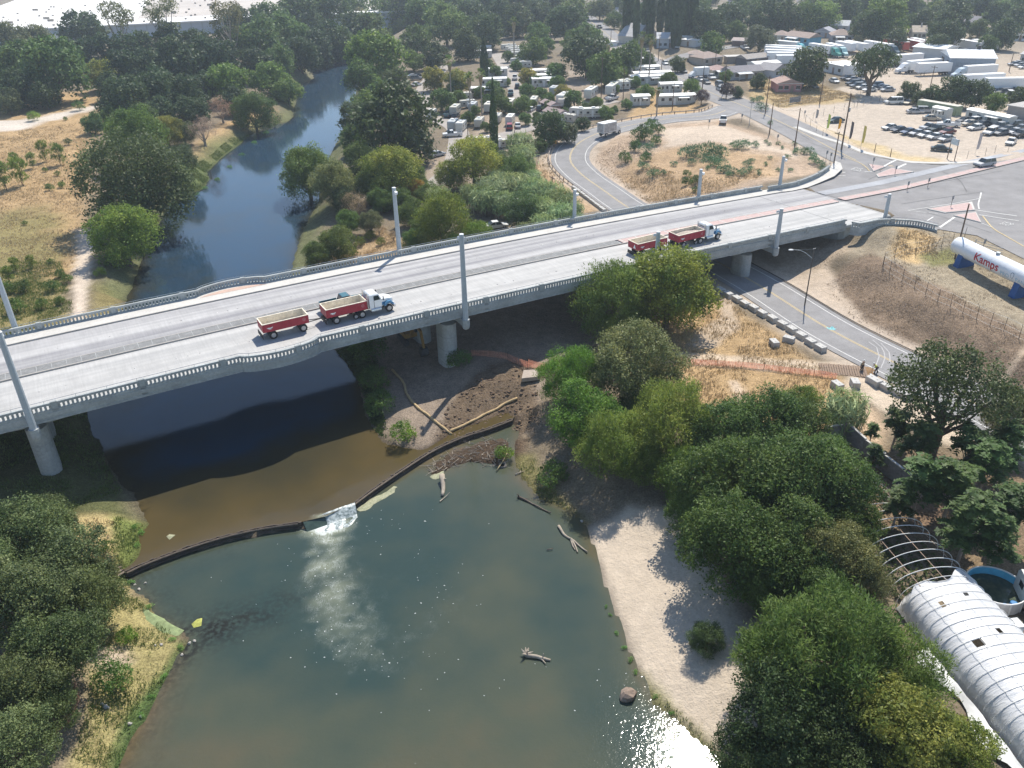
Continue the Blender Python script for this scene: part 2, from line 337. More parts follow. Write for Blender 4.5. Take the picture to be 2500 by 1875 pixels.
def axis(lo,hi,f0,f1,step,grow):
    a=list(np.arange(f0,f1,step));s=step;v=a[-1]
    while v<hi:s*=grow;v+=s;a.append(v)
    s=step;v=f0;b=[]
    while v>lo:s*=grow;v-=s;b.append(v)
    return np.array(b[::-1]+a)
GX=axis(-1500,1500,-66,78,.62,1.045);GY=axis(-300,300,36,150,.62,1.012)
_s=GY[-1]-GY[-2];_v=list(GY)
while _v[-1]<2600:_s*=1.045;_v.append(_v[-1]+_s)
GY=np.array(_v)
XX,YY=np.meshgrid(GX,GY);ZZ=ground(XX,YY)
def lookup(x,y):
    """height of the finished ground sheet"""
    i=np.clip(np.searchsorted(GX,x)-1,0,len(GX)-2);j=np.clip(np.searchsorted(GY,y)-1,0,len(GY)-2)
    fx=np.clip((x-GX[i])/(GX[i+1]-GX[i]),0,1);fy=np.clip((y-GY[j])/(GY[j+1]-GY[j]),0,1)
    return(ZZ[j,i]*(1-fx)+ZZ[j,i+1]*fx)*(1-fy)+(ZZ[j+1,i]*(1-fx)+ZZ[j+1,i+1]*fx)*fy
def hz(x,y):return float(lookup(np.array([x]),np.array([y]))[0])
def at(px,py,dz=0.0):
    """point of the terrain seen at that place of the photograph"""
    d=ray(px,py);t=np.concatenate([np.linspace(45,420,1500),np.geomspace(421,3000,800)])
    X=d[0]*t;Y=d[1]*t;Z=CAMH+d[2]*t;g=np.maximum(lookup(X,Y),0);k=int(np.argmax(Z<g))
    return np.array([X[k],Y[k],g[k]+dz])
# ---- soil, grass and sand: each patch has its own real colour
C_DRY=(.43,.295,.155);C_PALE=(.48,.39,.29);C_SOIL=(.17,.125,.085);C_GREEN=(.115,.15,.045);C_SAND=(.50,.42,.33);C_LITTER=(.135,.105,.07)
C_ORANGE=(.45,.315,.19);C_LOT=(.52,.44,.355);C_YARD=(.33,.275,.195);C_SLOPE=(.225,.165,.115);C_LUSH=(.10,.15,.05);C_OLIVE=(.26,.215,.095);C_MUD=(.13,.09,.06)
ZONES=[ # polygon (photo points, level), colour, edge softness, edge wobble, speckle
 ([(0,230),(250,230),(210,420),(190,640),(0,820),(-200,820),(-200,230)],3.8,C_DRY,2.5,3,.8),
 ([(0,520),(120,500),(150,600),(90,700),(0,740),(-200,700)],3.5,C_OLIVE,4,5,.8),
 ([(0,700),(140,690),(180,760),(120,820),(0,830),(-150,830)],3.2,C_OLIVE,2,3,.9),
 ([(190,560),(240,560),(225,640),(215,700),(205,790),(168,790),(178,700),(186,620)],3.3,(.60,.50,.40),.5,.5,.3),
 ([(-60,295),(60,292),(160,272),(240,255),(242,264),(170,284),(100,300),(45,318),(-60,322)],4.3,(.60,.53,.45),.5,.8,.3),
 ([(230,700),(300,690),(330,740),(260,780),(215,775),(215,720)],2.6,C_OLIVE,1.5,2,.9),
 ([(400,480),(520,440),(700,300),(640,290),(560,330),(480,390),(440,430)],2.6,C_LUSH,1.5,1.5,.9),
 ([(440,420),(560,330),(680,270),(640,250),(500,330)],3.5,C_DRY,2.5,2,.8),
 # near left bank
 ([(-100,900),(240,960),(300,1180),(330,1260),(250,1290),(-100,1300)],2.4,(.10,.105,.045),2,2,.8),
 ([(60,1270),(280,1262),(370,1275),(345,1400),(250,1430),(180,1420),(90,1340)],1.8,(.42,.33,.16),1,1.5,.8),
 ([(280,1265),(372,1272),(350,1320),(345,1400),(275,1400),(290,1330)],1.4,(.17,.20,.06),.6,.8,.9),
 ([(260,1420),(370,1440),(480,1560),(420,1640),(330,1760),(290,1900),(150,1900),(230,1700),(230,1550)],1.2,(.33,.28,.125),.8,1.2,.8),
 ([(370,1500),(470,1560),(430,1630),(380,1720),(320,1810),(290,1900),(250,1900),(300,1760),(380,1640),(420,1570)],.7,C_LUSH,.5,.8,.9),
 ([(230,1580),(300,1570),(320,1600),(260,1640)],1.3,(.45,.36,.27),.8,1,.5),
 # near right bank: disturbed soil below the bridge, path, dry grass, beach
 ([(860,800),(1000,780),(1500,700),(1640,800),(1400,880),(1300,1020),(1180,1060),(1000,1100),(900,1010)],2.0,(.27,.215,.165),1,1,.7),
 ([(1130,960),(1200,900),(1300,890),(1320,1020),(1230,1050),(1100,1070),(1040,1080),(1090,1010)],1.7,C_SOIL,.8,1,1),
 ([(1000,1120),(1200,1060),(1290,1060),(1280,1120),(1180,1180),(1050,1170)],.8,C_MUD,.8,1.2,1),
 ([(1640,730),(1720,690),(1830,780),(2100,960),(2130,1060),(2140,1180),(1990,1140),(1800,1050),(1640,1010),(1560,960),(1500,800)],3.2,C_DRY,1.5,2,.8),
 ([(1600,850),(1760,862),(1900,880),(2100,885),(2140,920),(2060,915),(1880,905),(1740,890),(1600,885)],3.3,(.56,.45,.33),.6,.8,.4),
 ([(1740,700),(1790,720),(1800,800),(1740,850),(1650,850),(1720,800),(1760,780)],3.2,(.47,.37,.27),.6,1,.5),
 ([(1800,930),(1850,1000),(1830,1100),(1770,1060),(1795,1000),(1780,930)],3.2,(.56,.44,.32),.5,.8,.4),
 ([(2080,985),(2140,1000),(2170,1060),(2110,1180),(2040,1170),(2090,1080)],3.4,(.50,.37,.25),.8,1,.6),
 ([(2090,890),(2300,1000),(2500,1140),(2300,1080),(2060,950)],3.4,(.56,.46,.35),.8,1,.4),
 ([(1240,1090),(1300,1100),(1360,1200),(1440,1260),(1420,1290),(1320,1225),(1270,1170)],.9,(.19,.17,.075),.8,1,.9),
 ([(1430,1270),(1540,1230),(1760,1300),(1860,1500),(1900,1900),(1800,1980),(1700,1830),(1580,1710),(1510,1550),(1440,1340)],1.1,C_SAND,.8,1,.1),
 ([(1560,1640),(1620,1690),(1700,1760),(1800,1860),(1840,1960),(1780,1960),(1700,1835),(1600,1735)],.8,(.24,.225,.11),.7,1.5,.8),
 ([(1850,1180),(2050,1230),(2150,1450),(2080,1600),(2250,1900),(1950,1950),(1880,1700),(1800,1450),(1700,1250)],2.3,C_LITTER,3,3,.7),
 ([(1950,1120),(2240,1100),(2600,1150),(2600,1450),(2350,1400),(2200,1300),(2060,1250)],3.2,(.22,.16,.10),2,3,.8),
 ([(2080,1090),(2180,1130),(2300,1240),(2320,1330),(2230,1280),(2120,1180)],3,(.22,.15,.10),.8,1.5,.8),
 # far right bank and caravan park
 ([(770,640),(870,590),(940,560),(990,600),(960,640),(820,680)],2.8,(.40,.28,.16),1.5,2,.9),
 ([(900,470),(1000,440),(1180,300),(1300,180),(1480,180),(1600,210),(1440,300),(1330,390),(1200,440),(1100,470)],4.3,(.34,.275,.21),3,3,.5),
 ([(1270,430),(1340,380),(1400,360),(1385,400),(1400,450),(1470,500),(1400,520),(1280,480)],4.8,C_ORANGE,1,1.5,.7),
 ([(1300,420),(1350,385),(1370,360),(1385,385),(1360,440),(1330,470),(1290,470)],5,C_ORANGE,.8,1.5,.7),
 ([(1600,215),(1760,280),(1640,285),(1560,300),(1520,290)],7.4,C_DRY,1.2,1.5,.7),
 # inside the ramp loop
 ([(1500,300),(1760,295),(2020,390),(2000,430),(1880,455),(1640,510),(1520,500),(1440,420),(1440,370)],7.3,(.44,.33,.235),1.5,2,.8),
 ([(1500,400),(1620,360),(1750,360),(1900,400),(1900,440),(1740,470),(1620,490),(1540,440)],7,C_ORANGE,2.5,3,.8),
 ([(1620,310),(1760,300),(1960,380),(1940,390),(1840,360),(1740,345),(1620,350)],8,(.55,.45,.35),1.5,2,.4),
 # upper level: lots, yards, verge
 ([(1780,270),(1950,235),(2100,200),(2260,140),(2500,110),(2800,100),(2900,420),(2500,388),(2280,408),(2110,383),(2040,356),(1940,312)],7.8,C_LOT,1.5,3,.35),
 ([(1960,300),(2080,330),(2200,370),(2320,380),(2300,398),(2180,390),(2080,362),(2000,330)],7.8,(.55,.43,.25),2,4,.8),
 ([(1830,190),(1990,200),(2100,235),(2060,250),(1900,262),(1830,240)],7.9,(.44,.33,.18),1.5,2.5,.8),
 ([(1960,140),(2100,90),(2300,80),(2500,60),(2500,250),(2250,250),(2100,200)],7.8,(.48,.40,.315),2,3,.3),
 # tank yard, slope below it, verge along the underpass road
 ([(2140,560),(2290,570),(2420,600),(2560,680),(2700,800),(2560,850),(2300,720),(2150,650),(2060,600)],7,C_YARD,2,2,.7),
 ([(2190,570),(2280,590),(2250,640),(2180,620)],7.3,(.55,.39,.20),1.2,2,.8),
 ([(2240,620),(2320,610),(2340,640),(2270,650)],7,(.20,.19,.08),1,1.5,.8),
 ([(2010,680),(2120,635),(2300,730),(2480,820),(2700,950),(2700,1100),(2480,975),(2380,925),(2200,830),(2080,750)],4.8,C_SLOPE,1,1.5,1),
 ([(1930,640),(2010,650),(2100,770),(2300,895),(2520,1020),(2500,1045),(2200,880),(1960,730),(1880,660)],3.6,(.52,.42,.32),.8,1,.4),
 ([(2420,920),(2520,850),(2530,858),(2440,930)],4.8,(.47,.37,.27),.5,.6,.4),
 ([(1900,575),(2080,560),(2060,640),(1960,660),(1880,640)],4.4,(.40,.32,.235),1.5,2,.6),
]
gc=np.empty(XX.shape+(4,));gc[...,:3]=(.205,.165,.115);gc[...,3]=.6
_dist=np.hypot(XX,YY)
for poly,lev,colr,soft,wob,speck in ZONES:
    P=GP(poly,lev);x0,y0=P[:,:2].min(0)-soft*3-wob-2;x1,y1=P[:,:2].max(0)+soft*3+wob+2
    ii=np.where((GY>y0)&(GY<y1))[0];jj=np.where((GX>x0)&(GX<x1))[0]
    if not len(ii)or not len(jj):continue
    sl=np.ix_(ii,jj);xs,ys=XX[sl],YY[sl]
    d=sdf(xs,ys,P)+wob*fbm(xs,ys,6,3,40);w=(1-sstep(-soft,soft,d))[...,None]
    gc[sl]=gc[sl]*(1-w)+np.array([*colr,speck])*w
for path,hw in ROADS[:2]:
    d,_z=pline(XX,YY,path);w=(.8*(1-sstep(hw+.6,hw+3.2,d+fbm(XX,YY,4,2,60))))[...,None];gc=gc*(1-w)+np.array([.52,.43,.34,.3])*w
dw=np.minimum(sdf(XX,YY,POOL),sdf(XX,YY,UPPER));wet=(.6*(1-sstep(.1,.9,dw+.25*fbm(XX,YY,1.5,2,61))))[...,None]
_du=sdf(XX,YY,UPPER);gb=(.75*(1-sstep(1.5,7,_du+2.5*fbm(XX,YY,6,3,66)))*(YY>128)*(_du>-1))[...,None];gc=gc*(1-gb)+np.array([.13,.15,.06,.9])*gb
gc[...,:3]*=1-wet*.75 # wet margin
far_town=sstep(330,430,_dist)[...,None]*.7
gc[...,:3]=gc[...,:3]*(1-far_town)+np.array([.25,.215,.165])*far_town
def grid_mesh(name,XX,YY,ZZ,keep=None):
    ny,nx=XX.shape;co=np.stack([XX,YY,ZZ],-1).reshape(-1,3)
    idx=np.arange(ny*nx).reshape(ny,nx);q=np.stack([idx[:-1,:-1],idx[:-1,1:],idx[1:,1:],idx[1:,:-1]],-1).reshape(-1,4)
    if keep is not None:
        k=keep.reshape(-1);q=q[k[q].any(1)];used=np.unique(q);mp=np.full(ny*nx,-1);mp[used]=np.arange(len(used));q=mp[q];co=co[used]
    else:used=np.arange(ny*nx)
    me=bpy.data.meshes.new(name);me.vertices.add(len(co));me.vertices.foreach_set('co',co.ravel())
    me.loops.add(q.size);me.loops.foreach_set('vertex_index',q.ravel().astype(np.int32))
    me.polygons.add(len(q));me.polygons.foreach_set('loop_start',np.arange(0,q.size,4,dtype=np.int32));me.polygons.foreach_set('loop_total',np.full(len(q),4,np.int32))
    me.polygons.foreach_set('use_smooth',np.ones(len(q),bool));me.update();return me,used
def color_attr(me,name,arr):
    a=me.color_attributes.new(name,'FLOAT_COLOR','POINT');a.data.foreach_set('color',np.ascontiguousarray(arr,np.float32).ravel())
gm_,_u=grid_mesh('ground',XX,YY,ZZ);color_attr(gm_,'soil',gc.reshape(-1,4))
def ground_material():
    m=bpy.data.materials.new('ground_soil');m.use_nodes=True;nt=m.node_tree;N=nt.nodes;L=nt.links;p=N['Principled BSDF']
    p.inputs['Roughness'].default_value=.95;p.inputs['Specular IOR Level'].default_value=.1
    a=N.new('ShaderNodeVertexColor');a.layer_name='soil';tc=N.new('ShaderNodeTexCoord')
    def noise(sc,det,lo,hi,o0,o1):
        n=N.new('ShaderNodeTexNoise');n.inputs['Scale'].default_value=sc;n.inputs['Detail'].default_value=det;n.inputs['Roughness'].default_value=.7;L.new(tc.outputs['Object'],n.inputs['Vector'])
        r=N.new('ShaderNodeMapRange');r.inputs[1].default_value=lo;r.inputs[2].default_value=hi;r.inputs[3].default_value=o0;r.inputs[4].default_value=o1;L.new(n.outputs['Fac'],r.inputs[0]);return n,r.outputs[0]
    n1,f1=noise(.09,5,.3,.7,.78,1.2);n2,f2=noise(.9,6,.32,.68,.70,1.25);n3,f3=noise(5.5,4,.35,.65,.45,1.35)
    mu=N.new('ShaderNodeMath');mu.operation='MULTIPLY';L.new(f1,mu.inputs[0]);L.new(f2,mu.inputs[1])
    sp=N.new('ShaderNodeMix');sp.data_type='FLOAT';sp.inputs[2].default_value=1;L.new(a.outputs['Alpha'],sp.inputs[0]);L.new(f3,sp.inputs[3])
    m2=N.new('ShaderNodeMath');m2.operation='MULTIPLY';sf=N.new('ShaderNodeMapRange');sf.inputs[3].default_value=.3;sf.inputs[4].default_value=1;L.new(a.outputs['Alpha'],sf.inputs[0]);s1=N.new('ShaderNodeMix');s1.data_type='FLOAT';s1.inputs[2].default_value=1;L.new(sf.outputs[0],s1.inputs[0]);L.new(mu.outputs[0],s1.inputs[3]);L.new(s1.outputs[0],m2.inputs[0]);L.new(sp.outputs[0],m2.inputs[1])
    mx=N.new('ShaderNodeMix');mx.data_type='RGBA';mx.blend_type='MULTIPLY';mx.inputs[0].default_value=1;L.new(a.outputs['Color'],mx.inputs[6]);L.new(m2.outputs[0],mx.inputs[7])
    L.new(mx.outputs[2],p.inputs['Base Color'])
    n5,_f5=noise(2.6,3,.3,.7,0,1)
    b=N.new('ShaderNodeBump');b.inputs['Strength'].default_value=.9;b.inputs['Distance'].default_value=.16;L.new(n5.outputs['Fac'],b.inputs['Height'])
    b2=N.new('ShaderNodeBump');b2.inputs['Strength'].default_value=.8;b2.inputs['Distance'].default_value=.05;L.new(n3.outputs['Fac'],b2.inputs['Height']);L.new(b.outputs[0],b2.inputs['Normal']);L.new(b2.outputs[0],p.inputs['Normal'])
    return m
gm_.materials.append(ground_material());link('ground',gm_,kind='structure')

# ------------------------------------------------------------------ water
def water_mesh(name,poly,level,step,attrs):
    x0,y0=poly[:,:2].min(0)-1.5;x1,y1=poly[:,:2].max(0)+1.5
    y1=min(y1,1200);ax=np.arange(x0,x1,step)
    ay=[y0];s=step
    while ay[-1]<y1:
        if ay[-1]>170:s*=1.02
        ay.append(ay[-1]+s)
    X,Y=np.meshgrid(ax,np.array(ay));d=sdf(X,Y,poly)
    wl_=POOL[:len(WEIR_L)+1+len(WEIR_R)]
    if level>0: # the upper river ends at the planks of the weir
        k=(d>0)&(d<2.5);px_,py_=X[k],Y[k];best=np.full(px_.shape,1e9);qx=px_.copy();qy=py_.copy()
        for i in range(len(wl_)-1):
            ax,ay=wl_[i][:2];ex,ey=wl_[i+1][0]-ax,wl_[i+1][1]-ay;t=np.clip(((px_-ax)*ex+(py_-ay)*ey)/(ex*ex+ey*ey),0,1);q=(px_-ax-t*ex)**2+(py_-ay-t*ey)**2
            m_=q<best;best=np.where(m_,q,best);qx=np.where(m_,ax+t*ex,qx);qy=np.where(m_,ay+t*ey,qy)
        on=np.sqrt(best)<=d[k]+.02;X[k]=np.where(on,qx,px_);Y[k]=np.where(on,qy,py_)
    me,used=grid_mesh(name,X,Y,np.full(X.shape,level),d<.9)
    xs,ys,ds=X.ravel()[used],Y.ravel()[used],d.ravel()[used]
    color_attr(me,'water',attrs(xs,ys,ds));return me
def ctrl(x,y,pts,lev):
    P=GP(pts,lev);v=np.array([p[-1]for p in pts]);return P,v
def idw_v(x,y,P,v,pw=1.6):
    out=np.empty(len(x))
    for i in range(0,len(x),20000):
        d2=(x[i:i+20000,None]-P[None,:,0])**2+(y[i:i+20000,None]-P[None,:,1])**2+1.5;w=d2**-pw;out[i:i+20000]=(w*v).sum(1)/w.sum(1)
    return out
def pts2(pts,lev):return np.array([G(a,b,lev)for a,b,_ in pts]),np.array([c for*_,c in pts],float)
# R: sandy bed showing (0 deep green water .. 1 shallow brown; lowered under the bridge to paint its shade and reflected sky), G: foam, B: dark weed on the bed
_SH=pts2([(420,1480,.25),(520,1420,.15),(620,1400,.1),(700,1500,.05),(800,1600,.0),(900,1500,.0),(1000,1400,.0),(1050,1300,.1),(600,1600,.1),(560,1720,.45),(480,1750,.6),(380,1800,.8),(520,1850,.85),(700,1800,.7),(850,1760,.55),(1000,1740,.5),(1000,1850,.75),(1150,1830,.75),(1200,1500,.5),(1230,1420,.5),(1250,1620,.65),(1320,1700,.75),(1380,1850,.7),(1150,1600,.35),(1350,1500,.15),(1300,1380,.2),(1400,1450,.15),(1430,1600,.2),(1480,1700,.15),(1530,1800,.2),(1300,1280,.35),(1200,1220,.35),(1100,1200,.5),(1080,1140,.95),(1000,1180,.5),(1240,1160,.5),(1420,1330,.5),(950,1260,.1),(1050,1230,.15),(900,1640,.05),(760,1680,.25),(1480,1560,.3),(1540,1640,.35),(850,1330,.05)],0)
def shade_pool(x,y,d):
    R=np.clip(.82*idw_v(x,y,*_SH)-.03+.12*fbm(x,y,7,3,70)+.45*np.exp(-np.abs(d)/.8),0,1)
    spill=G(800,1285,0);u=x-spill[0];v=spill[1]-y
    ctr=G(800,1290)[:2];c1=G(800,1420)[:2];c2=G(830,1540)[:2];c3=G(930,1610)[:2];c4=G(1060,1560)[:2];c5=G(1120,1450)[:2];c6=G(1060,1370)[:2]
    path=np.array([[*ctr,1.0],[*c1,.72],[*c2,.42],[*c3,.22],[*c4,.12],[*c5,.10],[*c6,.08]])
    dd,st=pline(x,y,path);wd=2.0+2.0*(1-st)
    wx,wy=x+.9*fbm(x,y,2.5,3,75),y+.9*fbm(x,y,2.5,3,76)
    F=.62*st*np.exp(-(dd/wd)**2)*(.3+.9*vn(wx,wy,1.1,77))
    F=F+.10*np.exp(-((x-G(950,1440)[0])**2+(y-G(950,1440)[1])**2)/90)*vn(wx,wy,.9,78)
    weir=POOL[:len(WEIR_L)+1+len(WEIR_R)];dwr,_=pline(x,y,weir);F=F+.25*np.exp(-dwr/.5)*vn(x,y,.5,79)
    F=np.maximum(F,np.exp(-((dd/2.2)**2))*sstep(.93,1.0,st)*1.2)
    we=G(545,1530)[:2];ang=rad(28);p=(x-we[0])*math.cos(ang)+(y-we[1])*math.sin(ang);q=-(x-we[0])*math.sin(ang)+(y-we[1])*math.cos(ang)
    B=np.exp(-((p/7.5)**2+(q/2.2)**2))*1.2+.8*np.exp(-np.abs(d)/1.6)*(x<G(500,1600)[0])
    B=np.clip(B*(.55+.6*fbm(x,y,1.2,3,81)),0,1)
    return np.stack([R,F,B,np.ones_like(R)],-1)
_SU=pts2([(420,1300,.9),(560,1270,.95),(700,1240,.8),(830,1180,.9),(950,1110,1),(1080,1070,1),(500,1190,.6),(700,1140,.5),(300,1080,.5),(280,980,.45),(480,920,.3),(650,890,.5),(760,850,.95),(420,1000,-.1),(600,1040,-.15),(480,1090,-.15),(720,960,-.1),(640,1000,-.15),(350,1050,-.05),(560,960,-.05),(330,700,.15),(450,640,.05),(600,600,.0),(690,620,.1),(550,480,0),(700,350,0),(800,200,0),(900,110,.1),(430,560,.15)],WU)  # points below zero paint bridge shade and sky reflection into the water colour
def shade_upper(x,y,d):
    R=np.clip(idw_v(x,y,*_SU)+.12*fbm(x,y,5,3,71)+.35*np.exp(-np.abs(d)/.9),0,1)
    ed=G(800,1262,WU);F=1.1*np.exp(-(((x-ed[0])/1.6)**2+((y-ed[1])/.7)**2))*vn(x,y,.5,80)
    B=np.clip(.9*np.exp(-np.abs(d)/1.3)*(x<G(360,1250,WU)[0])*vn(x,y,.7,83),0,1)
    return np.stack([R,F,B,np.ones_like(R)],-1)
def water_material(name,deep,mid,shallow,wave,rough,chop):
    m=bpy.data.materials.new(name);m.use_nodes=True;nt=m.node_tree;N=nt.nodes;L=nt.links;p=N['Principled BSDF']
    p.inputs['IOR'].default_value=1.333;p.inputs['Specular IOR Level'].default_value=.5
    a=N.new('ShaderNodeVertexColor');a.layer_name='water';sx=N.new('ShaderNodeSeparateColor');L.new(a.outputs['Color'],sx.inputs[0]);tc=N.new('ShaderNodeTexCoord')
    cr=N.new('ShaderNodeValToRGB');e=cr.color_ramp.elements;e[0].color=(*deep,1);e[1].color=(*shallow,1);k=e.new(.45);k.color=(*mid,1)
    nb=N.new('ShaderNodeTexNoise');nb.inputs['Scale'].default_value=.35;nb.inputs['Detail'].default_value=6;L.new(tc.outputs['Object'],nb.inputs['Vector'])
    ad=N.new('ShaderNodeMath');ad.operation='MULTIPLY_ADD';ad.inputs[1].default_value=.35;L.new(nb.outputs['Fac'],ad.inputs[0]);L.new(sx.outputs[0],ad.inputs[2])
    sb=N.new('ShaderNodeMath');sb.operation='SUBTRACT';sb.inputs[1].default_value=.17;L.new(ad.outputs[0],sb.inputs[0]);L.new(sb.outputs[0],cr.inputs[0])
    wd=N.new('ShaderNodeMix');wd.data_type='RGBA';wd.inputs[7].default_value=(.018,.017,.012,1);L.new(cr.outputs[0],wd.inputs[6])
    nw=N.new('ShaderNodeTexNoise');nw.inputs['Scale'].default_value=2.2;nw.inputs['Detail'].default_value=5;L.new(tc.outputs['Object'],nw.inputs['Vector'])
    mw=N.new('ShaderNodeMapRange');mw.inputs[1].default_value=.36;mw.inputs[2].default_value=.56;L.new(nw.outputs['Fac'],mw.inputs[0])
    ww=N.new('ShaderNodeMath');ww.operation='MULTIPLY';L.new(mw.outputs[0],ww.inputs[0]);L.new(sx.outputs[2],ww.inputs[1]);L.new(ww.outputs[0],wd.inputs[0])
    # foam: broken streaks, denser where the foam field is high
    mp=N.new('ShaderNodeMapping');mp.inputs['Scale'].default_value=(1.0,.55,1);L.new(tc.outputs['Object'],mp.inputs[0])
    nf=N.new('ShaderNodeTexNoise');nf.inputs['Scale'].default_value=2.4;nf.inputs['Detail'].default_value=8;nf.inputs['Roughness'].default_value=.75;nf.inputs['Distortion'].default_value=1.4;L.new(mp.outputs[0],nf.inputs['Vector'])
    th=N.new('ShaderNodeMath');th.operation='MULTIPLY_ADD';th.inputs[1].default_value=.62;th.inputs[2].default_value=-.72;L.new(sx.outputs[1],th.inputs[0])
    s2=N.new('ShaderNodeMath');s2.operation='ADD';L.new(th.outputs[0],s2.inputs[0]);L.new(nf.outputs['Fac'],s2.inputs[1])
    rg=N.new('ShaderNodeMath');rg.operation='SUBTRACT';rg.inputs[1].default_value=.5;L.new(nf.outputs['Fac'],rg.inputs[0]);ra=N.new('ShaderNodeMath');ra.operation='ABSOLUTE';L.new(rg.outputs[0],ra.inputs[0]);rm=N.new('ShaderNodeMapRange');rm.inputs[1].default_value=.0;rm.inputs[2].default_value=.035;rm.inputs[3].default_value=1;rm.inputs[4].default_value=0;L.new(ra.outputs[0],rm.inputs[0])
    n4=N.new('ShaderNodeTexNoise');n4.inputs['Scale'].default_value=1.1;n4.inputs['Detail'].default_value=4;L.new(tc.outputs['Object'],n4.inputs['Vector']);r4=N.new('ShaderNodeMapRange');r4.inputs[1].default_value=.42;r4.inputs[2].default_value=.62;L.new(n4.outputs['Fac'],r4.inputs[0]);am_=N.new('ShaderNodeMapRange');am_.inputs[1].default_value=.08;am_.inputs[2].default_value=.75;L.new(sx.outputs[1],am_.inputs[0])
    t1=N.new('ShaderNodeMath');t1.operation='MULTIPLY';L.new(rm.outputs[0],t1.inputs[0]);L.new(am_.outputs[0],t1.inputs[1]);t2=N.new('ShaderNodeMath');t2.operation='MULTIPLY';L.new(t1.outputs[0],t2.inputs[0]);L.new(r4.outputs[0],t2.inputs[1])
    cl=N.new('ShaderNodeMapRange');cl.inputs[1].default_value=.12;cl.inputs[2].default_value=.42;L.new(s2.outputs[0],cl.inputs[0]);fm=N.new('ShaderNodeMath');fm.operation='MAXIMUM';L.new(t2.outputs[0],fm.inputs[0]);L.new(cl.outputs[0],fm.inputs[1])
    gl=N.new('ShaderNodeMath');gl.operation='MULTIPLY_ADD';gl.inputs[1].default_value=.02;gl.use_clamp=True;L.new(sx.outputs[1],gl.inputs[0]);L.new(fm.outputs[0],gl.inputs[2])
    mk=N.new('ShaderNodeMix');mk.data_type='RGBA';mk.inputs[7].default_value=(.25,.265,.185,1);L.new(wd.outputs[2],mk.inputs[6]);mf=N.new('ShaderNodeMapRange');mf.inputs[1].default_value=.12;mf.inputs[2].default_value=.7;mf.inputs[4].default_value=.9;L.new(sx.outputs[1],mf.inputs[0]);L.new(mf.outputs[0],mk.inputs[0])
    fx=N.new('ShaderNodeMix');fx.data_type='RGBA';fx.inputs[7].default_value=(.62,.66,.64,1);L.new(mk.outputs[2],fx.inputs[6]);L.new(gl.outputs[0],fx.inputs[0]);L.new(fx.outputs[2],p.inputs['Base Color'])
    rr=N.new('ShaderNodeMapRange');rr.inputs[3].default_value=rough;rr.inputs[4].default_value=.6;L.new(gl.outputs[0],rr.inputs[0]);L.new(rr.outputs[0],p.inputs['Roughness'])
    hgt=None
    for sc,st,det in((wave,chop,3),(wave*3.3,chop*.5,3)):
        n=N.new('ShaderNodeTexNoise');n.inputs['Scale'].default_value=sc;n.inputs['Detail'].default_value=det;L.new(tc.outputs['Object'],n.inputs['Vector'])
        b=N.new('ShaderNodeBump');b.inputs['Strength'].default_value=st;b.inputs['Distance'].default_value=.06;L.new(n.outputs['Fac'],b.inputs['Height'])
        if hgt:L.new(hgt.outputs[0],b.inputs['Normal'])
        hgt=b
    L.new(hgt.outputs[0],p.inputs['Normal']);return m
wm=water_mesh('pool_water',POOL,0.0,.35,shade_pool)
wm.materials.append(water_material('pool_water',(.030,.052,.045),(.064,.074,.050),(.120,.092,.052),1.7,.05,.24));link('pool_water',wm,kind='structure')
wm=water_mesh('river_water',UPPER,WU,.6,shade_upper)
wm.materials.append(water_material('river_water',(.020,.046,.078),(.038,.036,.022),(.080,.060,.026),1.3,.05,.12));link('river_water',wm,kind='structure')  # blue deep tone tints the river for the reflected sky

# ------------------------------------------------------------------ paved surfaces
def sheet(name,poly,mat,dz,cell=2.0,zf=None,kind='structure',parent=None):
    """a paving sheet draped on the graded ground inside an outline"""
    P=np.asarray(poly)[:,:2];pts=[Vector((float(a),float(b)))for a,b in P];n=len(pts)
    x0,y0=P.min(0);x1,y1=P.max(0);gx,gy=np.meshgrid(np.arange(x0,x1,cell),np.arange(y0,y1,cell));gx=gx.ravel();gy=gy.ravel()
    k=sdf(gx,gy,P)<-cell*.3;pts+=[Vector((float(a),float(b)))for a,b in zip(gx[k],gy[k])]
    v,e,f,*_=delaunay_2d_cdt(pts,[],[list(range(n))],1,1e-5)
    V=np.array([(a.x,a.y)for a in v]);z=(zf or base)(V[:,0],V[:,1])+dz
    me=bpy.data.meshes.new(name);me.from_pydata([(float(a),float(b),float(c))for(a,b),c in zip(V,z)],[],f);me.materials.append(mat)
    me.polygons.foreach_set('use_smooth',[True]*len(me.polygons));me.update()
    if me.polygons and me.polygons[0].normal.z<0:me.flip_normals()
    return link(name,me,parent,**({'kind':kind}if kind else{}))
def offs(path,o0,o1=None):
    """polyline shifted sideways by o (left positive)"""
    P=np.asarray(path)[:,:2];T=np.gradient(P,axis=0);T/=np.linalg.norm(T,axis=1)[:,None];Nn=np.stack([-T[:,1],T[:,0]],1);return P+Nn*o0
def ribbon(name,path,o0,o1,mat,dz,zf=None,a=0.0,b=1.0,parent=None,dash=None,kind='structure'):
    A=offs(path,o0);B=offs(path,o1);n=len(A);i0,i1=int(a*(n-1)),int(b*(n-1));g=Geo()
    za=(zf or base)(A[:,0],A[:,1])+dz;zb=(zf or base)(B[:,0],B[:,1])+dz
    for i in range(i0,i1):
        if dash and(i//dash)%2:continue
        g.add([(A[i,0],A[i,1],za[i]),(A[i+1,0],A[i+1,1],za[i+1]),(B[i+1,0],B[i+1,1],zb[i+1]),(B[i,0],B[i,1],zb[i])],[(3,2,1,0)if o0>o1 else(0,1,2,3)])
    return g.obj(name,mat,parent,**({'kind':kind}if kind else{}))
